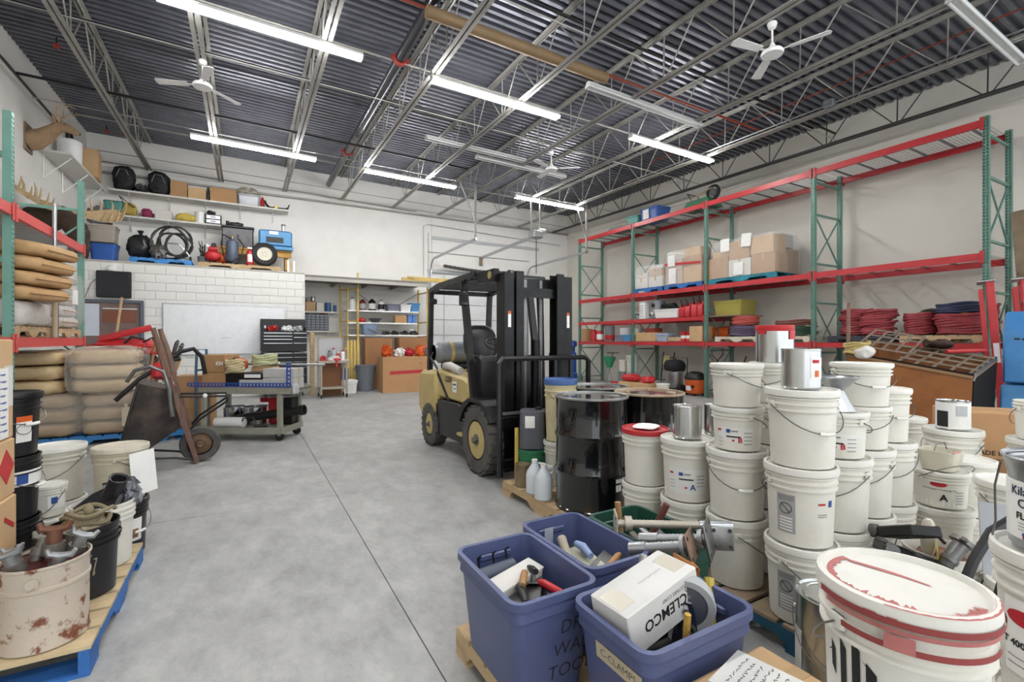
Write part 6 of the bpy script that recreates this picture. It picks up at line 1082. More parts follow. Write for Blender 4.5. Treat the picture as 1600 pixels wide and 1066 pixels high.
for k in range(3):
    b = pail(('lowest black pail behind the carton stack', 'white-banded black pail behind the carton stack', 'topmost black pail with a warning label behind the carton stack')[k], (-1.15, 3.6, PZ + .345 * k), 45, mat=m_bpail, lid=(k == 2), lidmat=m_bpail, drop=.1, H=.345)
    if k == 1: part('white_band', patch(.143, .148, .19, .27, -180, 180, n=36), m_paper, b); part('emblem', patch(.1435, .146, .2, .25, -8, 12, .002), m_inkb, b)
    if k == 2: part('warning_sticker', patch(.137, .143, .08, .22, -8, 22), m_paper, b); part('orange_strip', patch(.1412, .143, .19, .22, -8, 22, .002), m_orange, b); part('no_entry_ring', MB().tube([(.1425 * math.sin(R(7) + .035 / .14 * math.cos(a)), -.1425 * math.cos(R(7) + .035 / .14 * math.cos(a)), .15 + .028 * math.sin(a)) for a in [i * .349 for i in range(18)]], .0016, 4, closed=True), m_ink, b)
ct = [(.0, .27, 'bottom carton of the stack at the left pallet edge'), (.272, .27, 'carton with a red diamond mark in the stack'), (.544, .29, 'second carton from the top of the stack, with a red corner')]
z0 = PZ
for k, (zz, h, lab) in enumerate((( 0, .28, 'bottom carton of the stack beside the rusty pail'), (.282, .27, 'carton with a red stripe in the stack beside the rusty pail'), (.554, .28, 'carton with a red diamond in the stack beside the rusty pail'), (.836, .49, 'top carton with handwritten sheets in the stack beside the rusty pail'))):
    c = carton(lab, (-1.235 - .006 * k, 3.07, PZ + zz), .47, .46, h, 0, m_card2)
    if k == 2: part('red_diamond', MB().box(.2365, .13, .15, .002, .12, .12, rx=45), m_red, c)
    if k == 1: part('red_stripe', MB().box(.2365, .14, .15, .002, .12, .02, rx=-30), m_red, c)
    if k == 3:
        part('taped_tag', MB().box(.237, .17, .26, .003, .09, .20), m_whbox, c); pp = part('paper_sheet', MB().box(.2385, .05, .18, .003, .22, .34), m_paper, c)
        for j in range(9): part('handwriting', lambda: MB().box(0, 0, 0, .001, .15, .004).box(0, -.03, .006, .001, .03, .004).box(0, .05, -.005, .001, .04, .003), m_inkb, pp, 'hw1', loc=(.2405, .05 + .01 * (j % 3), .32 - .034 * j))
# ================================================================ DRUM PALLET
def face(p): return math.degrees(math.atan2(-p[0], p[1]))
m_drum = M('gloss black drum', '#0c0c0d', .13, .0, '#1b1a1a', 3, .5, coat=.6); m_dtop = M('scuffed silver drum top', '#9a9a98', .35, .5, '#6f6d6a', 7, .7); m_dtopr = M('rust-edged cream drum top', '#b9a58c', .5, .2, '#7b5138', 6, .7)
pallet('bare wood pallet under the black drums in front of the forklift', (2.72, 3.28, 0), 90, m_wood, L=1.26, Wd=1.22); DZ_ = PAL_H + .002
for (x, y, lab, tm) in ((2.43, 2.99, 'glossy black drum with a silver top and two small white stickers', m_dtop), (3.03, 2.95, 'black drum with a rust-edged cream top', m_dtopr), (2.98, 3.58, 'black drum with a silver top behind the other two drums', m_dtop)):
    d = drum(lab, (x, y, DZ_), face((x, y)), m_drum, tm)
    if y == 2.99:
        for z in (.17, .235): part('sticker', patch(.2845, .2845, z, z + .05, 40, 52), m_paper, d)
jp = [(2.18, 3.45, .98), (2.16, 3.28, 1.0)]
m_jug = M('milky jug plastic', '#d5dade', .35, 0, '#c3c9cf', 6, .4)
for k, (x, y, s) in enumerate(jp):
    t = thing('gallon_jug', ('white gallon jug beside the rusty can', 'white gallon jug against the front drum')[k], 'jug', (x - .0, y, DZ_), face((x, y)) + 20 * k); part('bottle', MB().lathe([(.066, 0), (.075, .008), (.075, .16), (.066, .19), (.03, .245), (.024, .255), (.024, .27)], 24), m_jug, t); part('cap', MB().cyl((0, 0, .268), (0, 0, .288), .026, 16), m_white, t); part('handle', MB().tube([(.055, 0, .20), (.085, 0, .215), (.08, 0, .25), (.03, 0, .255)], .011, 8), m_jug, t)
tin('rusty tan can on the drum pallet corner', (2.19, 3.66, DZ_), .15, .2, 0, M('rusty tan can', '#7d6c52', .6, .2, '#5b4631', 8, .7))
g = pail('green pail under the grey jug on the drum pallet', (2.36, 3.78, DZ_), 0, .27, .30, mat=M('green pail', '#2f7d55', .45), lidmat=M('green pail lid', '#2b6e4c', .45), handle=False)
t = thing('grey_jug', 'dark grey jug with a white label standing on the green pail', 'jug', (2.36, 3.78, DZ_ + .303), face((2.36, 3.78))); part('bottle', MB().rbox(.24, .22, .36, .06, -.01, open_=False), M('grey jug plastic', '#56585d', .45), t, bev=.01); part('cap', MB().cyl((.06, 0, .36), (.06, 0, .385), .03, 14), m_black, t); part('label_sticker', MB().box(-.02, -.1125, .26, .09, .002, .11), m_paper, t)
pb = (2.53, 3.56); pail('lower pale pail between the grey jug and the drums', (*pb, DZ_), face(pb) + 10, H=.40); pail('cream pail with a blue lid standing among the drums', (*pb, DZ_ + .402), face(pb) + 30, D=.30, H=.56, mat=M('cream bucket', '#cfc39c', .45, 0, '#b5a984', 6, .6), lidmat=M('blue lid', '#3f5f94', .45))
tool('yellow wooden stake standing between forklift and drums', (2.22, 3.83, DZ_), (2.22, 3.83, .62), .02, m_yel)
# ================================================================ PAIL STACKS ON THE BLUE PALLET
pallet('teal and wood pallet under the white pail stacks', (2.80, 1.74, 0), 90, M('dark teal paint', '#1c5b78', .6, 0, '#174a63', 5, .6), mat_top=m_woodd, L=1.22, Wd=1.24)
BZ = PAL_H + .002; HP = .363
def deco(b, kind, D=.305, H=.365):
    r0 = D / 2 * .865
    def rr(z): return r0 + (D / 2 * .955 - r0) * (z / H)
    def pt(z0, z1, a0, a1, mat, nm='label_print', off=.0016, lab=None): 
        o = part(nm, patch(rr(z0), rr(z1), z0, z1, a0, a1, off), mat, b, label=lab); return o
    if kind in 'AB':
        k = D / .305
        st_ = part('label_sticker', patch(rr(.05), rr(.20 * H / .365), .05, .20 * H / .365, -52, 40, .0008), M('faint sticker', '#e4e3de', .5), b)
        zc = .165 * H / .365; zb = .085 * H / .365
        pt(zc, zc + .011, -50, -40, m_inkr); pt(zc - .006, zc + .014, -26, -16, m_inkb, 'emblem'); pt(zc, zc + .008, -14, 2, m_greyink); pt(zc - .030, zc - .022, -26, 8, m_ink)
        for i in range(4): pt(zc - .005 - .02 * i, zc - .001 - .02 * i, 16, 36, m_greyink)
        for i in range(3): pt(zc - .04 - .02 * i, zc - .037 - .02 * i, -50, -36, m_greyink)
        pt(zb, zb + .010, -12, -6, m_inkr)
        text(b, kind, .045 * k, m_inkb if kind == 'A' else m_inkr, (0, 0, zb + .008), (0, 0, 7), wrap=rr(zb) + .0022, bold=.0015)
    if kind == 'W':
        a0, a1 = -38, -4
        pt(.06, .24, a0, a1, M('grey warning print', '#a5a5a4', .6), 'warning_sticker', .0008); pt(.21, .235, a0 + 3, a1 - 3, m_greyink, off=.0014)
        for i in range(5): pt(.07 + .014 * i, .076 + .014 * i, a0 + 5, a1 - 5, m_paper, off=.0014)
        c = R((a0 + a1) / 2); z = .175; ra = rr(z) + .0025; ring = []
        for i in range(20): a = i * .314; ring.append((ra * math.sin(c + .027 / ra * math.cos(a)), -ra * math.cos(c + .027 / ra * math.cos(a)), z + .024 * math.sin(a)))
        part('no_child_ring', MB().tube(ring, .0014, 4, closed=True), m_ink, b); part('no_child_slash', MB().tube([(ra * math.sin(c - .018 / ra), -ra * math.cos(c - .018 / ra), z + .016), (ra * math.sin(c + .018 / ra), -ra * math.cos(c + .018 / ra), z - .016)], .0016, 4), m_ink, b)
        pt(.205, .214, 34, 48, m_inkr); pt(.195, .225, 56, 64, m_inkb, 'emblem'); pt(.16, .164, 34, 52, m_greyink); pt(.15, .154, 34, 52, m_greyink)
def oval(r, ac, zc, w, h, n=14):
    vs = []; fs = []
    for i in range(n + 1):
        x = -w + 2 * w * i / n; zz = h * math.sqrt(max(0, 1 - (x / w) ** 2)); a = R(ac) + x / r
        vs += [(r * math.sin(a), -r * math.cos(a), zc - zz), (r * math.sin(a), -r * math.cos(a), zc + zz)]
    for i in range(n): fs.append((2 * i, 2 * i + 2, 2 * i + 3, 2 * i + 1))
    return MB().add(vs, fs)
LEV = ['bottom', 'second', 'third', 'topmost']
def stack(x, y, spec, desc, turn=0, z0=None):
    """spec: list of (kind, D, H) from the floor up; desc tells the stack apart"""
    z = BZ if z0 is None else z0; n = len(spec)
    for i, (kind, D, H) in enumerate(spec):
        lv = 'topmost' if i == n - 1 and n > 1 else ('bottom' if i == 0 and n > 1 else ('only' if n == 1 else ('second' if i == 1 else 'third')))
        q = random.Random(int(x * 100 + y * 37) + i)
        b = pail('white pail, %s of the stack %s' % (lv, desc) if n > 1 else 'white pail %s' % desc, (x + q.uniform(-.004, .004), y + q.uniform(-.004, .004), z), face((x, y)) + (q.uniform(-25, 25) if kind == '-' else turn), D, H, drop=.12 * H / .365)
        if kind in 'ABW': deco(b, kind, D, H)
        z += H * .998 + .001
    return z
B5, SM = ('-', .305, HP), ('-', .265, .232)
zt1 = stack(2.335, 1.29, [('W', .305, HP), ('W', .305, HP), ('-', .305, HP)], 'carrying the labelled gallon can', -4)
c = tin('gallon tin can with a paper label on the tallest front stack', (2.335, 1.29, zt1), .17, .19, face((2.335, 1.29)) + 15); part('label_sticker', patch(.0835, .0835, .05, .15, 12, 62), m_paper, c); part('label_print', patch(.0838, .0838, .06, .09, 26, 42, .002), m_orange, c); part('label_print', patch(.0838, .0838, .125, .14, 18, 44, .002), m_inkr, c)
stack(2.37, 1.655, [B5, B5, ('B', .265, .232), SM], 'with two short pails on top, between the gallon cans')
zt = stack(2.36, 1.985, [B5, ('A', .305, HP)], 'marked A under the plain shiny can', 6); tin('plain shiny gallon can on the stack marked A', (2.36, 1.985, zt), .17, .195, 0)
zt = stack(2.36, 2.33, [B5], 'below the red-lidded pail beside the drums'); b = pail('white pail with a red lid beside the drums', (2.36, 2.33, zt), face((2.36, 2.33)) + 40, lidmat=m_red); single('lid_papers', 'crumpled white papers lying on the red lid', 'paper', MB().blob(0, 0, .008, .2, .16, .02, 2.5, .006, 4, 20, 8, nf=12), m_paper, (2.37, 2.33, zt + HP + .002), 20)
zt = stack(2.69, 2.0, [B5, ('-', .305, .35)], 'hidden behind the stack marked A'); tin('dull gallon can behind the plain shiny one', (2.66, 1.99, zt), .17, .19, 0)
zt = stack(2.69, 1.635, [B5, B5, SM, SM], 'under the tall red-topped can')
t = thing('square_tin', 'tall bright tin with red tape round its top', 'can', (2.69, 1.635, zt), face((2.69, 1.635)) + 5); part('body', MB().lathe([(.095, 0), (.1, .004), (.1, .205), (.095, .21), (.02, .21)], 30), m_can, t); part('red_tape', MB().lathe([(.101, .182), (.1025, .184), (.1025, .214), (.098, .216)], 30, caps=False), m_red, t); part('red_flap', patch(.1025, .1025, .135, .185, 40, 75), m_red, t); part('red_blot', patch(.1025, .1025, .165, .19, -60, -30), m_red, t)
zt = stack(2.68, 1.30, [B5, ('-', .305, HP), ('B', .265, .232)], 'under the galvanised funnel', 4)
t = thing('funnel', 'galvanised sheet-metal funnel on the pail marked B', 'funnel', (2.68, 1.30, zt)); part('cone', MB().shell([(.085, 0), (.03, .10), (.10, .17), (.103, .172), (.098, .172), (.028, .11), (.08, .004)], 28), m_galv, t); part('rim_band', MB().lathe([(.101, .165), (.106, .17), (.101, .175)], 28, caps=False), m_galv, t)
stack(3.01, 1.335, [B5, B5, SM, ('-', .285, .235)], 'tallest beside the funnel'); stack(3.01, 1.68, [B5, B5], 'between the red-topped can and the hopper'); stack(3.02, 2.02, [B5, B5], 'nearest the drums on the far pallet corner')
stack(3.335, 1.36, [B5, B5, ('-', .265, .31)], 'at the hopper side of the teal pallet'); stack(3.335, 1.72, [B5, B5], 'behind the hopper-side stack')
# ---- loose stacks on the floor to the right
pallet('low wood pallet under the pail with the oval emblem', (3.72, 1.22, 0), 90, m_woodd, L=.8, Wd=.62, nb=5)
stack(3.66, 1.20, [('-', .32, .33)], 'wide and low under the pail with the oval emblem', z0=PAL_H + .002)
b = pail('white pail with a dark red oval emblem and black letter A', (3.66, 1.20, PAL_H + .334), face((3.66, 1.20)) + 4, D=.27, H=.21, drop=-.10, grip=False)
rb = .127; part('label_sticker', patch(.117, .124, .02, .17, -48, 52, .0008), m_paper, b); part('oval_emblem', oval(.1275, -8, .142, .04, .014), m_inkr, b)
text(b, 'A', .05, m_ink, (0, 0, .065), (0, 0, 3), wrap=.1245, bold=.002); text(b, 'Kilamanjaro Coatings Inc', .016, m_ink, (0, 0, .113), (0, 0, -6), wrap=.1265)
for i in range(5): part('label_print', patch(.1222, .1225, .10 - .016 * i, .104 - .016 * i, 28, 48, .0016), m_greyink, b)
t = thing('mixing_tub', 'dirty open mixing tub with a wire handle on the oval-emblem pail', 'tub', (3.66, 1.2, PAL_H + .334 + .214)); part('tub', MB().rbox(.17, .15, .115, .04, .035), M('dirty tub', '#cfcab8', .5, 0, '#a9a391', 8, .7), t); part('handle', MB().tube([(-.10, 0, .10), (-.06, 0, .15), (.06, 0, .15), (.10, 0, .10)], .003, 6), m_wire, t); part('paint_lip', MB().box(-.05, -.09, .117, .08, .012, .006), M('pink paint', '#c98b83', .6), t)
stack(4.02, 1.20, [('-', .305, .345), ('-', .305, .345)], 'between the oval-emblem pail and the carton from the USA', z0=0)
zt = stack(4.36, 1.36, [('-', .305, .40), ('-', .32, .42)], 'under the torn-label paint can', z0=0); tc_ = tin('paint can with a torn black and white label', (4.36, 1.36, zt), .19, .2, face((4.36, 1.36)), wrap=m_paper, bandz=(.05, .95)); part('label_print', patch(.0945, .0945, .02, .13, -60, -15), m_ink, tc_); part('label_print', patch(.0945, .0945, .10, .17, 10, 50), m_ltgrey, tc_)
bb = stack(4.76, 1.80, [('-', .305, .40), ('-', .305, .41)], 'near the hopper with a red label', z0=0)
bq = [o for o in COL.objects if o.get('label') == 'white pail, bottom of the stack near the hopper with a red label'][0]; part('label_sticker', patch(.136, .14, .12, .30, -10, 40), m_inkr, bq); part('label_print', patch(.137, .139, .16, .26, 8, 30, .003), m_paper, bq)
carton('brown carton at the bottom beneath the carton from the USA', (5.22, 1.42, 0), .55, .45, .52, -50, m_card3); uc = carton('open brown carton printed MADE IN U.S.A. beside the blue block', (5.22, 1.42, .522), .55, .42, .36, -52, m_card); text(uc, 'MADE IN U.S.A.', .05, m_ink, (.0, -.2115, .05), bold=.001)
zt = stack(3.43, .82, [('-', .305, HP), ('-', .305, HP)], 'before the blue block, by the black hose', z0=0)
zt = stack(4.5, .97, [('-', .305, .40), ('-', .305, .40)], 'with a short cup pail, below the blue block', z0=0); pail('short white cup pail on the stack below the blue block', (4.5, .97, zt), 20, .25, .25, lid=False)
# clutter pails in front of the stacks
pail('white pail under the black metal brackets', (2.68, .97, BZ - .0), 20) if False else pail('white pail under the black metal brackets', (2.67, .95, 0), 20, H=.40)
def cast_frame(label, loc, rz, rx, ry):
    t = thing('metal_bracket', label, 'bracket', loc, rz, None, rx, ry)
    for s in (-1, 1): part('side_plate', MB().box(s * .06, 0, .05, .022, .26, .05, c=.006), m_dark, t)
    for y in (-.12, -.03, .06, .12): part('cross_piece', MB().box(0, y, .05, .12, .022, .045, c=.005), m_dark, t)
    for s in (-1, 1): part('lug', MB().cyl((s * .075, .1, .06), (s * .05, .1, .06), .028, 14), m_steel, t)
    return t
cast_frame('black cast metal frame with square eyes lying on a pail', (2.62, .97, .41), 40, 16, 8); cast_frame('second black cast frame leaning towards the stacks', (2.68, 1.0, .50), -30, -24, 4)
t = thing('hose_coupling', 'dark flanged hose coupling pointing up beside the cast frames', 'coupling', (2.78, .90, .41), 20, rx=28, ry=30); part('barrel', MB().shell([(.028, 0), (.03, .03), (.034, .035), (.034, .05), (.03, .055), (.032, .13), (.05, .135), (.05, .155), (.024, .155), (.02, .01)], 20), m_steel, t); part('lug', MB().box(.052, 0, .145, .03, .03, .02, c=.005), m_steel, t); part('lug', MB().box(-.052, 0, .145, .03, .03, .02, c=.005), m_steel, t)
pail('open white pail of red-brown fittings', (2.99, .98, 0), 15, H=.42, lid=False); single('rusty_fittings', 'red-brown fittings and a rag in the open white pail', 'fittings', MB().blob(0, 0, .19, .24, .24, .40, 3, .04, 6, 26, 12, nf=10), M('rust brown metal', '#7a4a3a', .6, .3, '#a08a7c', 10, .7), (2.99, .98, .014))
t = thing('spray_bottle', 'pale spray gun handle sticking up from the fittings pail', 'tool', (2.88, .99, .40), 20, ry=-12); part('grip', MB().blob(0, 0, .10, .05, .06, .2, 2.6, 0), M('pale grip', '#cfc7b9', .5), t); part('trigger', MB().tube([(.02, -.04, .1), (.05, -.06, .06)], .008, 6), m_black, t); part('yellow_tag', MB().box(-.07, -.03, .06, .10, .004, .09), m_yellowp, t)
single('grey_sheet', 'grey cardboard sheet with a barcode sticker standing by the black hose', 'sheet', MB().box(0, 0, .16, .17, .006, .32), M('grey sheet', '#a9acb2', .6), (2.98, .74, .38), -55, rx=-8); pail('lidded white pail carrying the grey sheet', (2.99, .66, 0), 10, H=.38)
single('black_hose', 'black rubber hose arching beside the grey sheet', 'hose', MB().tube([(-.15, .1, -.05), (-.08, .06, .10), (.02, .02, .20), (.12, -.03, .24), (.24, -.08, .22)], .018, 8).tube([(-.05, 0, -.1), (0, -.02, .02), (.03, -.03, .12), (.04, -.03, .2)], .022, 8), m_black, (2.62, .68, .47), 10)
# ================================================================ RIGHT EDGE STACK AND FOREGROUND PAIL
pe = (1.3 * (.4929 + .8701 * 1.19), 1.3 * (.8701 - .4929 * 1.19)); pe = (pe[0], pe[1])
pail('white pail at the bottom below the emblem pail with the metal bucket', (pe[0], pe[1], .02), face(pe), H=.42, D=.312); eb = pail('white pail with a red oval emblem under the metal bucket', (pe[0], pe[1], .441), face(pe) + 5, D=.312, H=.42, handle=False)
part('label_sticker', patch(.143, .1465, .08, .29, -62, -12, .0008), m_paper, eb); rb = .1478; part('oval_emblem', oval(.1482, -38, .24, .052, .022), m_inkr, eb)
text(eb, 'T 4001 WC', .026, m_ink, (0, 0, .165), (0, 0, -38), wrap=.1468, bold=.0008); [part('label_frame', patch(.1438 + .0006 * k, .144 + .0006 * k, .105 + .02 * k, .107 + .02 * k, -58, -22, .0014), m_ink, eb) for k in (0, 1)]
t = thing('metal_bucket', 'flared metal bucket with a white wrapper reading flooring', 'bucket', (pe[0], pe[1], .866), face(pe)); part('body', MB().shell([(.118, 0), (.122, .004), (.124, .2), (.135, .245), (.139, .25), (.137, .255), (.128, .25), (.118, .2), (.11, .01)], 40), m_galv, t); part('wrapper', MB().lathe([(.1225, .025), (.1245, .026), (.1258, .185), (.124, .186)], 40, caps=False), m_paper, t); part('handle', MB().tube([(-.137, 0, .22), (-.148, -.012, .15), (-.145, -.03, .05), (-.15, -.05, .01)], .003, 6), m_wire, t); part('inner_ring', MB().lathe([(.118, .236), (.121, .244), (.118, .248)], 36, caps=False), m_galv, t)
text(t, 'Kilamanjaro\nCoatings', .034, M('navy ink', '#27304f', .6), (0, 0, .142), (0, 0, -24), wrap=.127, bold=.0006); text(t, 'FLOORING', .026, m_ink, (0, 0, .090), (0, 0, -24), wrap=.1264, bold=.0008)
for i in range(3): part('label_print', patch(.1258, .1258, .07 - .009 * i, .072 - .009 * i, -50, -10, .0016), m_greyink, t)
fl_ = part('flag_print', patch(.1255, .1255, .028, .046, -44, -33, .0016), m_inkr, t); part('flag_canton', patch(.1258, .1258, .037, .046, -44, -39, .0024), m_inkb, fl_); part('red_panel', patch(.1255, .1256, .03, .055, -8, 14, .0016), m_inkr, t)
# big near pail with red paint
pf = atd(1408, 531, 1.10); PF = (pf.x, pf.y); zf = .02
pail('white pail at the bottom under the red-smeared pail', (PF[0], PF[1], 0), face(PF), D=.318, H=.44); m_pinkp = M('dried red paint', '#b4706b', .6, 0, '#9c4a48', 9, .7)
fb = pail('large white pail with red paint smears and a black bar logo', (PF[0], PF[1], .441), face(PF), D=.322, H=.45, drop=.16); HF = .45
def ringarc(r0, r1, z0, z1, a0, a1, n=24, wob=0., seed=1):
    vs = []; q = random.Random(seed)
    for i in range(n + 1):
        a = R(a0 + (a1 - a0) * i / n); w = q.uniform(-wob, wob)
        vs += [((r0 + w) * math.sin(a), -(r0 + w) * math.cos(a), z0), (r1 * math.sin(a), -r1 * math.cos(a), z1)]
    return MB().add(vs, [(2 * i, 2 * i + 2, 2 * i + 3, 2 * i + 1) for i in range(n)])
R_ = .161
ld_ = [o for o in fb.children if o.name.startswith('lid')][0]
part('paint_smear', ringarc(R_ * .80, R_ * .895, HF * .9775, HF * .9775, -125, -40, wob=.006, seed=3), m_pinkp, ld_); part('paint_smear', ringarc(R_ * .72, R_ * .895, HF * .9775, HF * .9775, -48, 12, wob=.012, seed=5), m_pinkp, ld_); part('paint_smear', ringarc(R_ * .965, R_ * 1.034, HF * 1.0076, HF * 1.001, -10, 95, seed=6), m_pinkp, ld_); part('paint_smear', ringarc(R_ * .80, R_ * .895, HF * .9775, HF * .9775, 40, 80, wob=.01, seed=8), m_pinkp, ld_)
part('paint_smear', MB().prism([(-.115, .07), (-.02, .055), (.05, .03), (.055, .022), (-.02, .04), (-.10, .055)], HF * .9785, HF * .9788), m_pinkp, ld_)
part('paint_drip', ringarc(R_ * 1.046 + .003, R_ * 1.04 + .003, HF * .95, HF * .918, -60, 100, seed=9), M('dark red paint', '#8f3d3a', .6), fb); part('paint_drip', patch(R_ * .968, R_ * .955, HF * .805, HF * .875, -10, 8, .012), m_pinkp, fb); part('paint_drip', patch(R_ * 1.035, R_ * 1.045, HF * .92, HF * .955, -22, -14, .002), m_pinkp, fb); part('paint_drip', patch(R_ * 1.035, R_ * 1.045, HF * .92, HF * .955, -8, -2, .002), m_pinkp, fb); part('paint_drip', ringarc(R_ * .955 + .011, R_ * .955 + .0108, HF * .83, HF * .80, -40, 85, seed=9), MATS['dark red paint'], fb); part('paint_drip', ringarc(R_ * .965 + .011, R_ * .962 + .011, HF * .905, HF * .882, -55, 95, seed=10), m_pinkp, fb)
hts = [(.24, .30), (.19, .32), (.14, .335), (.10, .30), (.06, .26), (.03, .21), (.02, .16)]
for i, (za, zb_) in enumerate(hts):
    a = -58 + 11.5 * i; r0 = R_ * .865; rr_ = lambda z: r0 + (R_ * .955 - r0) * z / HF
    vs = []; w = 2.9 + .5 * min(i, 3)
    for aa, dz in ((a, 0), (a + w * 1.8, -.018)):
        for z in (za + dz, zb_ + dz): ar = R(aa); vs.append(((rr_(z) + .0015) * math.sin(ar), -(rr_(z) + .0015) * math.cos(ar), z))
    part('logo_bar', MB().add(vs, [(0, 2, 3, 1)]), m_ink, fb)
part('logo_line', MB().tube([((R_ * .925) * math.sin(R(a)), -(R_ * .925) * math.cos(R(a)), z) for a, z in ((-62, .27), (-36, .325), (-20, .28), (-5, .22), (8, .18))], .0012, 4), m_ink, fb)
# steel pail between pallet and cardboard
ps = atd(1302, 531, 1.9); t = tin('large steel pail with a wire handle beside the red-smeared pail', (ps.x, ps.y, 0), .27, .42, face(ps), handle=True, name='steel_pail'); part('label_sticker', patch(.1328, .1328, .10, .28, -78, -52), m_paper, t)
# ================================================================ BLUE TOTES IN FRONT
m_btote = M('slate blue tote', '#4d567c', .38, 0, '#424a6c', 4, .6); m_gtote = M('dark green tote', '#1f4a3c', .42)
pallet('wood pallet under the blue totes', (1.335, 1.50, 0), 90, m_wood, L=1.06, Wd=.97); TZ0 = PAL_H + .002; TH = .40
def big_tote(label, x0, x1, y0, y1, mat, h=TH, z=TZ0):
    t = thing('storage_tote', label, 'tote', ((x0 + x1) / 2, (y0 + y1) / 2, z)); w, d = x1 - x0 - .03, y1 - y0 - .03
    part('tub', MB().rbox(w - .07, d - .07, h, .045, .07, .005, rim=.028), mat, t)
    for s in (-1, 1):
        if w < d: part('hand_grip', MB().box(0, s * (d / 2 - .016), h - .06, .16, .02, .03, c=.006), mat, t)
        else: part('hand_grip', MB().box(s * (w / 2 - .016), 0, h - .06, .02, .16, .03, c=.006), mat, t)
    return t
t1 = big_tote('blue tote with marker writing holding trowels', .80, 1.19, 1.40, 1.94, m_btote); t2 = big_tote('blue tote holding sanding blocks behind the trowel tote', 1.195, 1.55, 1.475, 2.045, m_btote); t3 = big_tote('blue tote with a C-CLAMPS tape strip holding a white carton and caster', 1.01, 1.54, .985, 1.37, m_btote); t4 = big_tote('dark green tote under the jack screws', 1.60, 1.97, 1.46, 2.02, m_gtote, z=0, h=.50)
for i, s in enumerate(('DRY', 'WALL', 'TOOLS')): text(t1, s, .075, m_ink, (.09, -(.2215 + .0897 * (.255 - .085 * i)), .255 - .085 * i), (90 + 5.1, 0, 0), shear=.1, bold=-.001)
tp_ = part('tape_strip', MB().box(0, 0, 0, .21, .003, .055), M('masking tape', '#b9ad94', .7), t3, loc=(-.2432, -.04, .285), rot=(R(5.1), R(0), R(-90))); text(tp_, 'C-CLAMPS', .036, m_ink, (0, -.0022, 0), (90, 0, 0), bold=-.0005)
# contents of trowel tote
def trowel(label, loc, rz, rx=0, ry=0, hm=None, L=.24, w=.10):
    t = thing('trowel', label, 'trowel', loc, rz, 'trowels in the blue tote', rx, ry); part('blade', MB().box(0, 0, .004, L, w, .004), m_steel, t); part('post', MB().box(-.05, 0, .022, .02, .015, .035).box(.05, 0, .022, .02, .015, .035), m_steel, t); part('grip', MB().tube([(-.08, 0, .045), (-.04, 0, .05), (.05, 0, .05), (.08, 0, .045)], [.012, .016, .016, .012], 10), hm or m_hand, t); return t
def inT(t, x, y, z): return (t.location.x + x, t.location.y + y, t.location.z + z)
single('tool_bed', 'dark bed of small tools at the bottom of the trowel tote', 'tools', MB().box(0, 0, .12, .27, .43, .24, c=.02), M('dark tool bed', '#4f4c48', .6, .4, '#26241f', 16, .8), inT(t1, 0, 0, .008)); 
trowel('wide grey trowel lying flat near the tote corner', inT(t1, -.05, -.07, .275), 70, 10, 4, m_black, .26, .12); trowel('grey notched trowel leaning in the middle of the tote', inT(t1, .02, -.0, .285), 55, -14, 8, m_hand, .26, .13); trowel('narrow trowel with a red grip near the tote front', inT(t1, .08, -.10, .27), 100, 5, 0, m_red, .2, .06); trowel('dark trowel standing steep at the tote side', inT(t1, .07, .06, .28), 80, 10, 20, m_black, .2, .09)
t = thing('float_board', 'long white plastering float lying across the trowel tote', 'float', inT(t1, -.01, .05, .325), 20, rx=10); part('board', MB().box(0, 0, .006, .30, .09, .010, c=.003), m_whbox, t); part('edge', MB().box(0, -.04, -.012, .28, .012, .03), m_whbox, t)
t = thing('black_roller', 'dark grey roller cage at the far end of the trowel tote', 'roller', inT(t1, -.03, .17, .27), 8); part('roller', MB().cyl((-.09, 0, .03), (.09, 0, .03), .035, 16), M('slate roller', '#4e5563', .5), t); part('hook', MB().tube([(-.08, .02, .06), (-.08, .03, .10), (-.07, .02, .11)], .005, 6).tube([(0, .02, .06), (0, .03, .10), (.01, .02, .11)], .005, 6).tube([(.07, .02, .06), (.07, .03, .10), (.08, .02, .11)], .005, 6), m_dark, t)
# sanding tote
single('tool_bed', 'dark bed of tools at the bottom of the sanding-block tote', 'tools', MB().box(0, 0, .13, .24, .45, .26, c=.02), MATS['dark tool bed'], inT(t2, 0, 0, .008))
t = thing('rubber_float', 'pale rubber float with a blue grip in the sanding tote', 'float', inT(t2, .02, -.0, .275), 80, rx=-8); part('pad', MB().box(0, 0, .015, .22, .10, .03, c=.006), M('pale rubber', '#b9b8a6', .7), t); part('grip', MB().tube([(-.07, 0, .06), (0, 0, .075), (.07, 0, .06)], [.016, .02, .016], 10), M('pale blue grip', '#8a9bc0', .5), t); part('post', MB().box(0, 0, .042, .03, .02, .03), m_galv, t)
t = thing('hand_float', 'grey float with a worn round handle in the sanding tote', 'float', inT(t2, -.07, .04, .275), 70, rx=6); part('blade', MB().box(0, 0, .005, .2, .09, .01), m_steel, t); part('grip', MB().tube([(-.06, 0, .04), (0, 0, .06), (.08, 0, .08)], [.015, .02, .024], 10), M('worn grip', '#a89e8a', .6), t)
trowel('shiny square plate leaning at the sanding tote front', inT(t2, .05, -.14, .285), 25, 18, -6, m_hand, .2, .16); tool('brown wooden dowel lying in the sanding tote', inT(t2, -.10, -.17, .285), inT(t2, .04, -.2, .28), .018, m_hand); single('clear_ruler', 'clear plastic strip standing at the back of the sanding tote', 'ruler', MB().box(0, 0, .09, .05, .003, .18), M('clear strip', '#b7bcc8', .2, alpha=.6), inT(t2, -.05, .2, .2), 0)
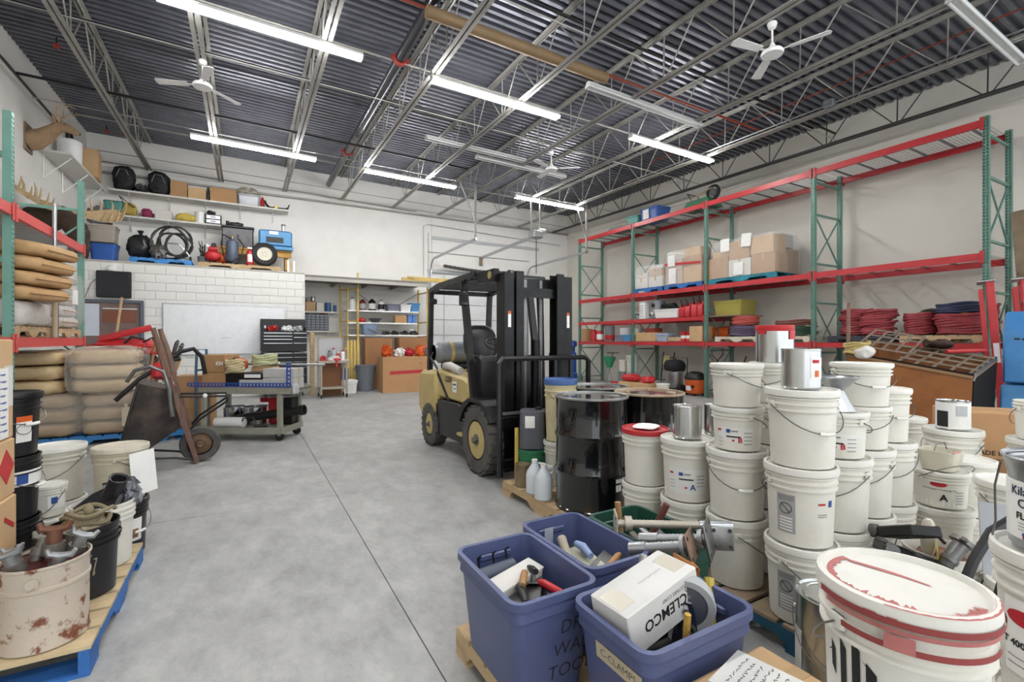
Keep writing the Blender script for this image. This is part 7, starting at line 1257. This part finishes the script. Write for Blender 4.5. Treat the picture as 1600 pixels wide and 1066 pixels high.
# C-clamp tote
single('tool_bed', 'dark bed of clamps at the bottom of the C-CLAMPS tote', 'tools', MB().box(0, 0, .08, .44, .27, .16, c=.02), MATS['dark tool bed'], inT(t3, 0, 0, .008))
bx_ = thing('white_carton', 'white carton with upside-down black lettering tilted in the C-CLAMPS tote', 'box', (1.25, 1.215, .455), 4, ry=-11); part('body', MB().box(0, 0, .075, .36, .17, .15, c=.004), M('white box card', '#dcdad6', .65), bx_); [part('tape', MB().box(s_ * .14, 0, .1505, .07, .10, .001), M('yellowed tape', '#cfc8b8', .3), bx_) for s_ in (-1, 1)]
text(bx_, 'CLEMCO', .055, m_ink, (.0, -.0855, .075), (90, 180, 0), bold=.0012); text(bx_, 'INDUSTRIES CORP.', .018, m_ink, (.06, -.0855, .115), (90, 180, 0)); text(bx_, 'Another quality product', .012, m_greyink, (.03, .0, .1508), (0, 0, 180))
part('logo_ring', MB().tube([(.14 + .035 * math.cos(a), -.0855, .10 + .016 * math.sin(a)) for a in [i * .3927 for i in range(16)]], .0012, 4, closed=True), m_ink, bx_)
cw = thing('caster_wheel', 'large grey steel caster wheel in its fork', 'caster', inT(t3, .10, -.01, .245), -45, rx=6); part('tread', MB().lathe([(.075, -.022), (.098, -.026), (.102, -.02), (.102, .02), (.098, .026), (.075, .022)], 40, T(0, 0, .14, 90), caps=False), m_ltgrey, cw); part('disc', MB().lathe([(.078, -.018), (.07, -.008), (.03, -.012), (.001, -.012)], 32, T(0, 0, .14, -90)), m_galv, cw); part('disc', MB().lathe([(.078, -.018), (.07, -.008), (.03, -.012), (.001, -.012)], 32, T(0, 0, .14, 90)), m_galv, cw)
part('fork', MB().prism([(-.05, 0), (.05, 0), (.028, .14), (.018, .165), (-.018, .165), (-.028, .14)], -.004, .004, T(0, -.034, 0, 90)).box(0, 0, .0, .11, .075, .012), m_chrome, cw); part('axle_bolt', MB().cyl((0, -.036, .14), (0, -.05, .14), .011, 6), m_galv, cw); part('swivel_plate', MB().cyl((0, 0, -.01), (0, 0, -.035), .045, 18), m_galv, cw)
def thread(p, q, r, mat, label, name='threaded_rod', plate=None):
    t = thing(name, label, 'rod', p); d = Vector(q) - Vector(p); n = max(8, int(d.length / .008)); part('rod', MB().tube([d * (i / n) for i in range(n + 1)], [r if i % 2 else r * .86 for i in range(n + 1)], 12), mat, t)
    if plate: part('plate', plate, mat, t)
    return t
m_zinc = M('zinc screw', '#a7a9aa', .4, .75, '#85878a', 9, .5); m_rscrew = M('rusty screw', '#7c5f4f', .6, .5, '#5d4034', 12, .6)
thread(inT(t3, .02, .13, .25), inT(t3, .13, .22, .45), .019, m_zinc, 'zinc threaded jack screw leaning out of the C-CLAMPS tote'); thread(inT(t3, .1, .14, .25), inT(t3, .16, .2, .39), .018, m_zinc, 'short zinc screw end beside the caster wheel'); thread(inT(t3, .18, .05, .25), inT(t3, .27, .10, .40), .018, m_rscrew, 'rust-brown threaded screw by the yellow handle'); tool('yellow wooden handle sticking out of the C-CLAMPS tote', inT(t3, .19, -.06, .2), inT(t3, .26, .01, .42), .017, m_yellowp); tool('worn yellow ruler stick standing at the tote front', inT(t3, -.05, -.13, .18), inT(t3, -.05, -.15, .45), .011, M('worn yellow', '#b08a3a', .6, 0, '#5f4a22', 30, .8))
t = thing('orange_bracket', 'rusty orange angle bracket over the tote corner', 'bracket', inT(t3, .23, .11, .40), -25, ry=20); part('arm', MB().box(.06, 0, -.03, .03, .05, .16, ry=-25), M('rusty orange', '#9c6230', .6, .2), t); part('lip', MB().box(0, 0, .045, .1, .05, .012, ry=10), MATS['rusty orange'], t)
t = thing('c_clamp', 'grey C-clamp screw lying at the tote front', 'clamp', inT(t3, .03, -.09, .20), 20); part('frame', MB().tube(arc((0, 0, .03), .05, -60, 200, 10, 'y'), .011, 8), m_steel, t); part('screw', MB().cyl((.04, 0, -.02), (-.08, -.04, -.02), .009, 8), m_zinc, t); part('eye', MB().tube(arc((.03, -.01, .06), .022, 0, 345, 12, 'y'), .009, 8, closed=True), m_steel, t)
# jack screws over the green tote
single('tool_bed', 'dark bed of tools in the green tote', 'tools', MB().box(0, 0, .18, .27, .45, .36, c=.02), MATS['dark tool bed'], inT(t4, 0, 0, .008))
def plate_poly(s): return [(-s, -s), (s, -s), (s, s), (-s, s)]
def jack(label, p, q, r, mat, pr_, plate_mat):
    t = thing('jack_screw', label, 'jack screw', p); d = Vector(q) - Vector(p); n = int(d.length / .009); part('rod', MB().tube([d * (i / n) for i in range(n + 1)], [r if i % 2 else r * .88 for i in range(n + 1)], 12), mat, t); part('sleeve', MB().cyl(d * .72, d, r * 1.2, 14), m_galv, t)
    z = d.normalized(); M3 = z.to_track_quat('Z', 'Y').to_matrix().to_4x4()
    pm = part('plate', MB().box(0, 0, 0, pr_ * 2, pr_ * 2, .010, c=.003), plate_mat, t); pm.matrix_local = Matrix.Translation(d * .0) @ M3
    for a, b in ((1, 1), (1, -1), (-1, 1), (-1, -1)): part('bolt_hole', lambda: MB().cyl((0, 0, -.0062), (0, 0, .0062), .009, 10), m_dark, pm, 'bhole', loc=(a * pr_ * .7, b * pr_ * .7, 0))
    part('collar', MB().cyl(d * .08, d * .14, r * 1.8, 14), mat, t); return t
ja = atd(962, 818, 2.30); jb = atd(1143, 822, 2.25); jack('long pale threaded jack screw lying over the green tote', ja, jb, .020, M('pale plated screw', '#b3ab9d', .45, .5), .055, M('pale plate', '#b5b0a4', .5, .3))
ja = atd(1108, 842, 2.05); jb = atd(1000, 842, 2.2); jack('grey jack screw whose square plate faces the pails', ja, jb, .022, m_zinc, .075, m_steel); ja = atd(1080, 853, 1.98); jb = atd(985, 858, 2.12); jack('short jack screw with a brown rusted plate', ja, jb, .024, m_zinc, .06, M('brown plate', '#7f6856', .55, .4, '#5f4a3b', 8, .7))
ja = atd(1128, 842, 2.12); jb = atd(1110, 830, 2.3); jack('small jack screw with a swivel plate next to the pail stack', ja, jb, .018, m_steel, .05, m_steel)
tool('dark red wooden handle sticking out of the green tote', inT(t4, .05, .1, .3), atd(1042, 788, 2.45), .018, M('dark red handle', '#6a3a33', .6)); tool('tan wooden stub standing in the green tote', inT(t4, -.08, .1, .3), inT(t4, -.09, .13, .6), .016, m_hand)
for k in range(3): thread(inT(t4, -.1 + .07 * k, -.2, .40), inT(t4, -.02 + .07 * k, .1, .43 + .01 * k), .02, m_zinc if k else m_fit, ('dark pipe lying in the green tote', 'zinc screw lying in the middle of the green tote', 'zinc screw lying at the pail side of the green tote')[k])
# cardboard with handwritten papers
cb = carton('low carton with handwritten papers on top beside the C-CLAMPS tote', (1.31, .828, 0), .41, .285, .42, 0, m_card2); pp = thing('written_note', 'handwritten white note lying on the low carton', 'paper', (1.34, .835, .4245), 12); part('sheet', MB().box(0, 0, 0, .21, .26, .002), m_paper, pp)
rq = random.Random(4)
for j in range(9):
    m = MB(); x = -.085
    while x < .08:
        w = rq.uniform(.008, .02); m.tube([(x + w * i / 4, .09 - .024 * j + rq.uniform(-.004, .005), .0022) for i in range(5)], .0009, 4); x += w + .006
    part('handwriting', m, m_ink, pp)
single('blank_note', 'plain white sheet under the handwritten note', 'paper', MB().box(0, 0, 0, .2, .2, .002), m_paper, (1.23, .80, .4228), -15)
# ================================================================ HOPPER, BLUE BLOCK, LADDERS
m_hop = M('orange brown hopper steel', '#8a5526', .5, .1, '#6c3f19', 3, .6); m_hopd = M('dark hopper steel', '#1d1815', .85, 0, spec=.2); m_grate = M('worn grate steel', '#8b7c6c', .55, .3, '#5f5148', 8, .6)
RF = atd(1520, 590, 5.2); LF = atd(1325, 555, 5.9); RB = atd(1556, 563, 5.75); LB = LF + (RB - RF)
HP_ = thing('steel_hopper', 'orange-brown steel hopper with a bar grate tilted on top', 'hopper', (RF.x, RF.y, 0)); o0 = Vector((RF.x, RF.y, 0))
cs = [RF - o0, LF - o0, LB - o0, RB - o0]; cen = (cs[0] + cs[2]) / 2; bt = [Vector((c.x * .94 + cen.x * .06, c.y * .94 + cen.y * .06, .28)) for c in cs]
def quad(a, b, c, d, th):
    n = (b - a).cross(d - a).normalized() * th; return MB().add([a, b, c, d, a + n, b + n, c + n, d + n], [(0, 3, 2, 1), (4, 5, 6, 7), (0, 1, 5, 4), (1, 2, 6, 5), (2, 3, 7, 6), (3, 0, 4, 7)])
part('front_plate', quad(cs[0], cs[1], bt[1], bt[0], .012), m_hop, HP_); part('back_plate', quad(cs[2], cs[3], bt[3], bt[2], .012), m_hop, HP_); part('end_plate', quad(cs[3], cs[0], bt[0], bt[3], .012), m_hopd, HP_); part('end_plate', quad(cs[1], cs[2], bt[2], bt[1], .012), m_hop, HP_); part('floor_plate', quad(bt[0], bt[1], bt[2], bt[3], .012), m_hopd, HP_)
part('rim_lip', MB().bar(cs[0], cs[1], .06, .03).bar(cs[1], cs[2], .04, .03).bar(cs[2], cs[3], .04, .03).bar(cs[3], cs[0], .03, .03), M('rim brown', '#8a6a4a', .6, .2), HP_); part('rim_pipe', MB().tube([cs[0] + Vector((0, 0, -.04)), cs[0] + Vector((.02, -.01, .03)), cs[3] + Vector((0, 0, .03))], .016, 8), m_steel, HP_)
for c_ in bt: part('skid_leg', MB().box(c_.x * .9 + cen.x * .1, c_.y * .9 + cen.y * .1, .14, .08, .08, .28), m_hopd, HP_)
u, v = cs[1] - cs[0], cs[3] - cs[0]; nu_ = u.cross(v).normalized(); nu_ = nu_ if nu_.z > 0 else -nu_
gr = part('grate', MB().bar(cs[0] + nu_ * .03, cs[1] + nu_ * .03, .02, .02), m_hopd, HP_)
for i in range(5): a = cs[0] + u * (.03 + .55 * i / 4) + nu_ * .035; part('grate_bar', MB().bar(a, a + v, .016, .02), m_grate, gr)
for i in range(4): a = cs[0] + v * (.16 + .24 * i) + nu_ * .05; part('grate_bar', MB().bar(a, a + u * .6, .016, .02), m_grate, gr)
g2 = thing('loose_grate', 'dark loose bar grate propped on the hopper', 'grate', o0 + cs[0] + u * .55 + v * .2 + nu_ * .10); 
for i in range(5): part('grate_bar', MB().bar(u * (.11 * i), u * (.11 * i) + v * .6 + Vector((0, 0, .10)), .016, .02), m_grate, g2)
for i in range(4): part('grate_bar', MB().bar(v * (.2 * i) + Vector((0, 0, .033 * i)), v * (.2 * i) + u * .44 + Vector((0, 0, .033 * i)), .016, .02), m_grate, g2)
coil('yellow rope coiled over the hopper corner', o0 + cs[1] * .98 + Vector((.05, -.05, .03)), .13, .016, 5, M('yellow rope', '#b9a468', .8), 8, name='rope_coil', cat='rope', fit=False); single('white_rag', 'white rag bundle hanging at the hopper corner', 'rag', MB().blob(0, 0, .06, .2, .2, .14, 2.3, .03, 4), m_whbox, o0 + cs[1] + Vector((.02, -.16, -.02))); tool('brown wooden stake leaning over the hopper corner', o0 + cs[1] + Vector((0, 0, .02)), atd(1326, 474, 6.1), .022, m_rail)
single('rusty_plate', 'dark rusty plate lying across the hopper grate', 'plate', MB().blob(0, 0, .05, .4, .25, .1, 2.4, .04, 4), M('rusty dark', '#3c2a22', .7, .2), o0 + cs[0] + u * .45 + v * .85 + nu_ * .07); tool('red handle lying across the hopper grate', o0 + cs[0] + u * .35 + v * .7 + nu_ * .08, o0 + cs[0] + u * .1 + v * 1.0 + nu_ * .1, .025, m_redp)
m_blk = M('blue slide plastic', '#3f7fb8', .5, 0, '#326a9e', 3, .6)
bc = atd(1562, 560, 5.7)
t = thing('blue_block', 'big scuffed blue plastic block with a chamfered top beside the hopper', 'plastic block', (bc.x + .02, bc.y - .02, 0), -80); part('upper_block', MB().prism([(0, .93), (0, 1.52), (.34, 1.80), (.8, 1.80), (.8, .93)], 0, 1.3, SIDE), m_blk, t, bev=.02); part('lower_ramp', MB().prism([(-.30, .25), (.02, .91), (.8, .91), (.8, .25)], -.02, 1.35, SIDE), M('lighter blue plastic', '#5793c4', .5, 0, '#437fb2', 3, .6), t, bev=.02); part('base_frame', MB().box(.6, .3, .125, 1.2, .8, .25), m_hopd, t); part('scuff_mark', MB().box(.12, -.001, 1.46, .05, .003, .02).box(.17, -.001, 1.455, .02, .003, .025).box(.22, -.001, 1.46, .04, .003, .02), m_ink, t)
m_lad = M('ladder red fibreglass', '#c2393c', .5, 0, '#a32b30', 5, .6)
def ladder(label, loc, rz, h, w, lean, steps=7):
    t = thing('step_ladder', label, 'ladder', loc, rz, rx=lean)
    for s in (-1, 1): part('rail', MB().box(s * w / 2, 0, h / 2, .028, .085, h, c=.004), m_lad, t); part('rear_rail', MB().box(s * w / 2 * .9, .10, h / 2 - .05, .022, .05, h - .1), m_lad, t); part('foot_pad', MB().box(s * w / 2, 0, .02, .04, .1, .04), m_black, t)
    for k in range(steps): part('step', lambda: MB().box(0, 0, 0, w - .03, .08, .025), m_galv, t, 'ladstep%.2f' % w, loc=(0, 0, .28 + .29 * k))
    part('top_cap', MB().box(0, .04, h + .012, w + .06, .19, .03, c=.006), m_galv, t); part('label_sticker', MB().box(-w / 2 - .0147, 0, h * .55, .001, .06, .28), m_paper, t); return t
ladder('red fibreglass step ladder leaning on the end post of the rack', (9.62, 2.42, 0), 16, 2.3, .45, -4); ladder('second red step ladder behind the first, at the wall side', (10.2, 2.2, 0), 16, 2.35, .45, -4)
single('long_plank', 'long rough plank leaning on the wall past the rack end', 'plank', MB().box(0, 0, 1.75, .16, .05, 3.5, c=.004), m_woodd, (10.62, 2.3, 0), 80, ry=4)
bpy.context.view_layer.update()
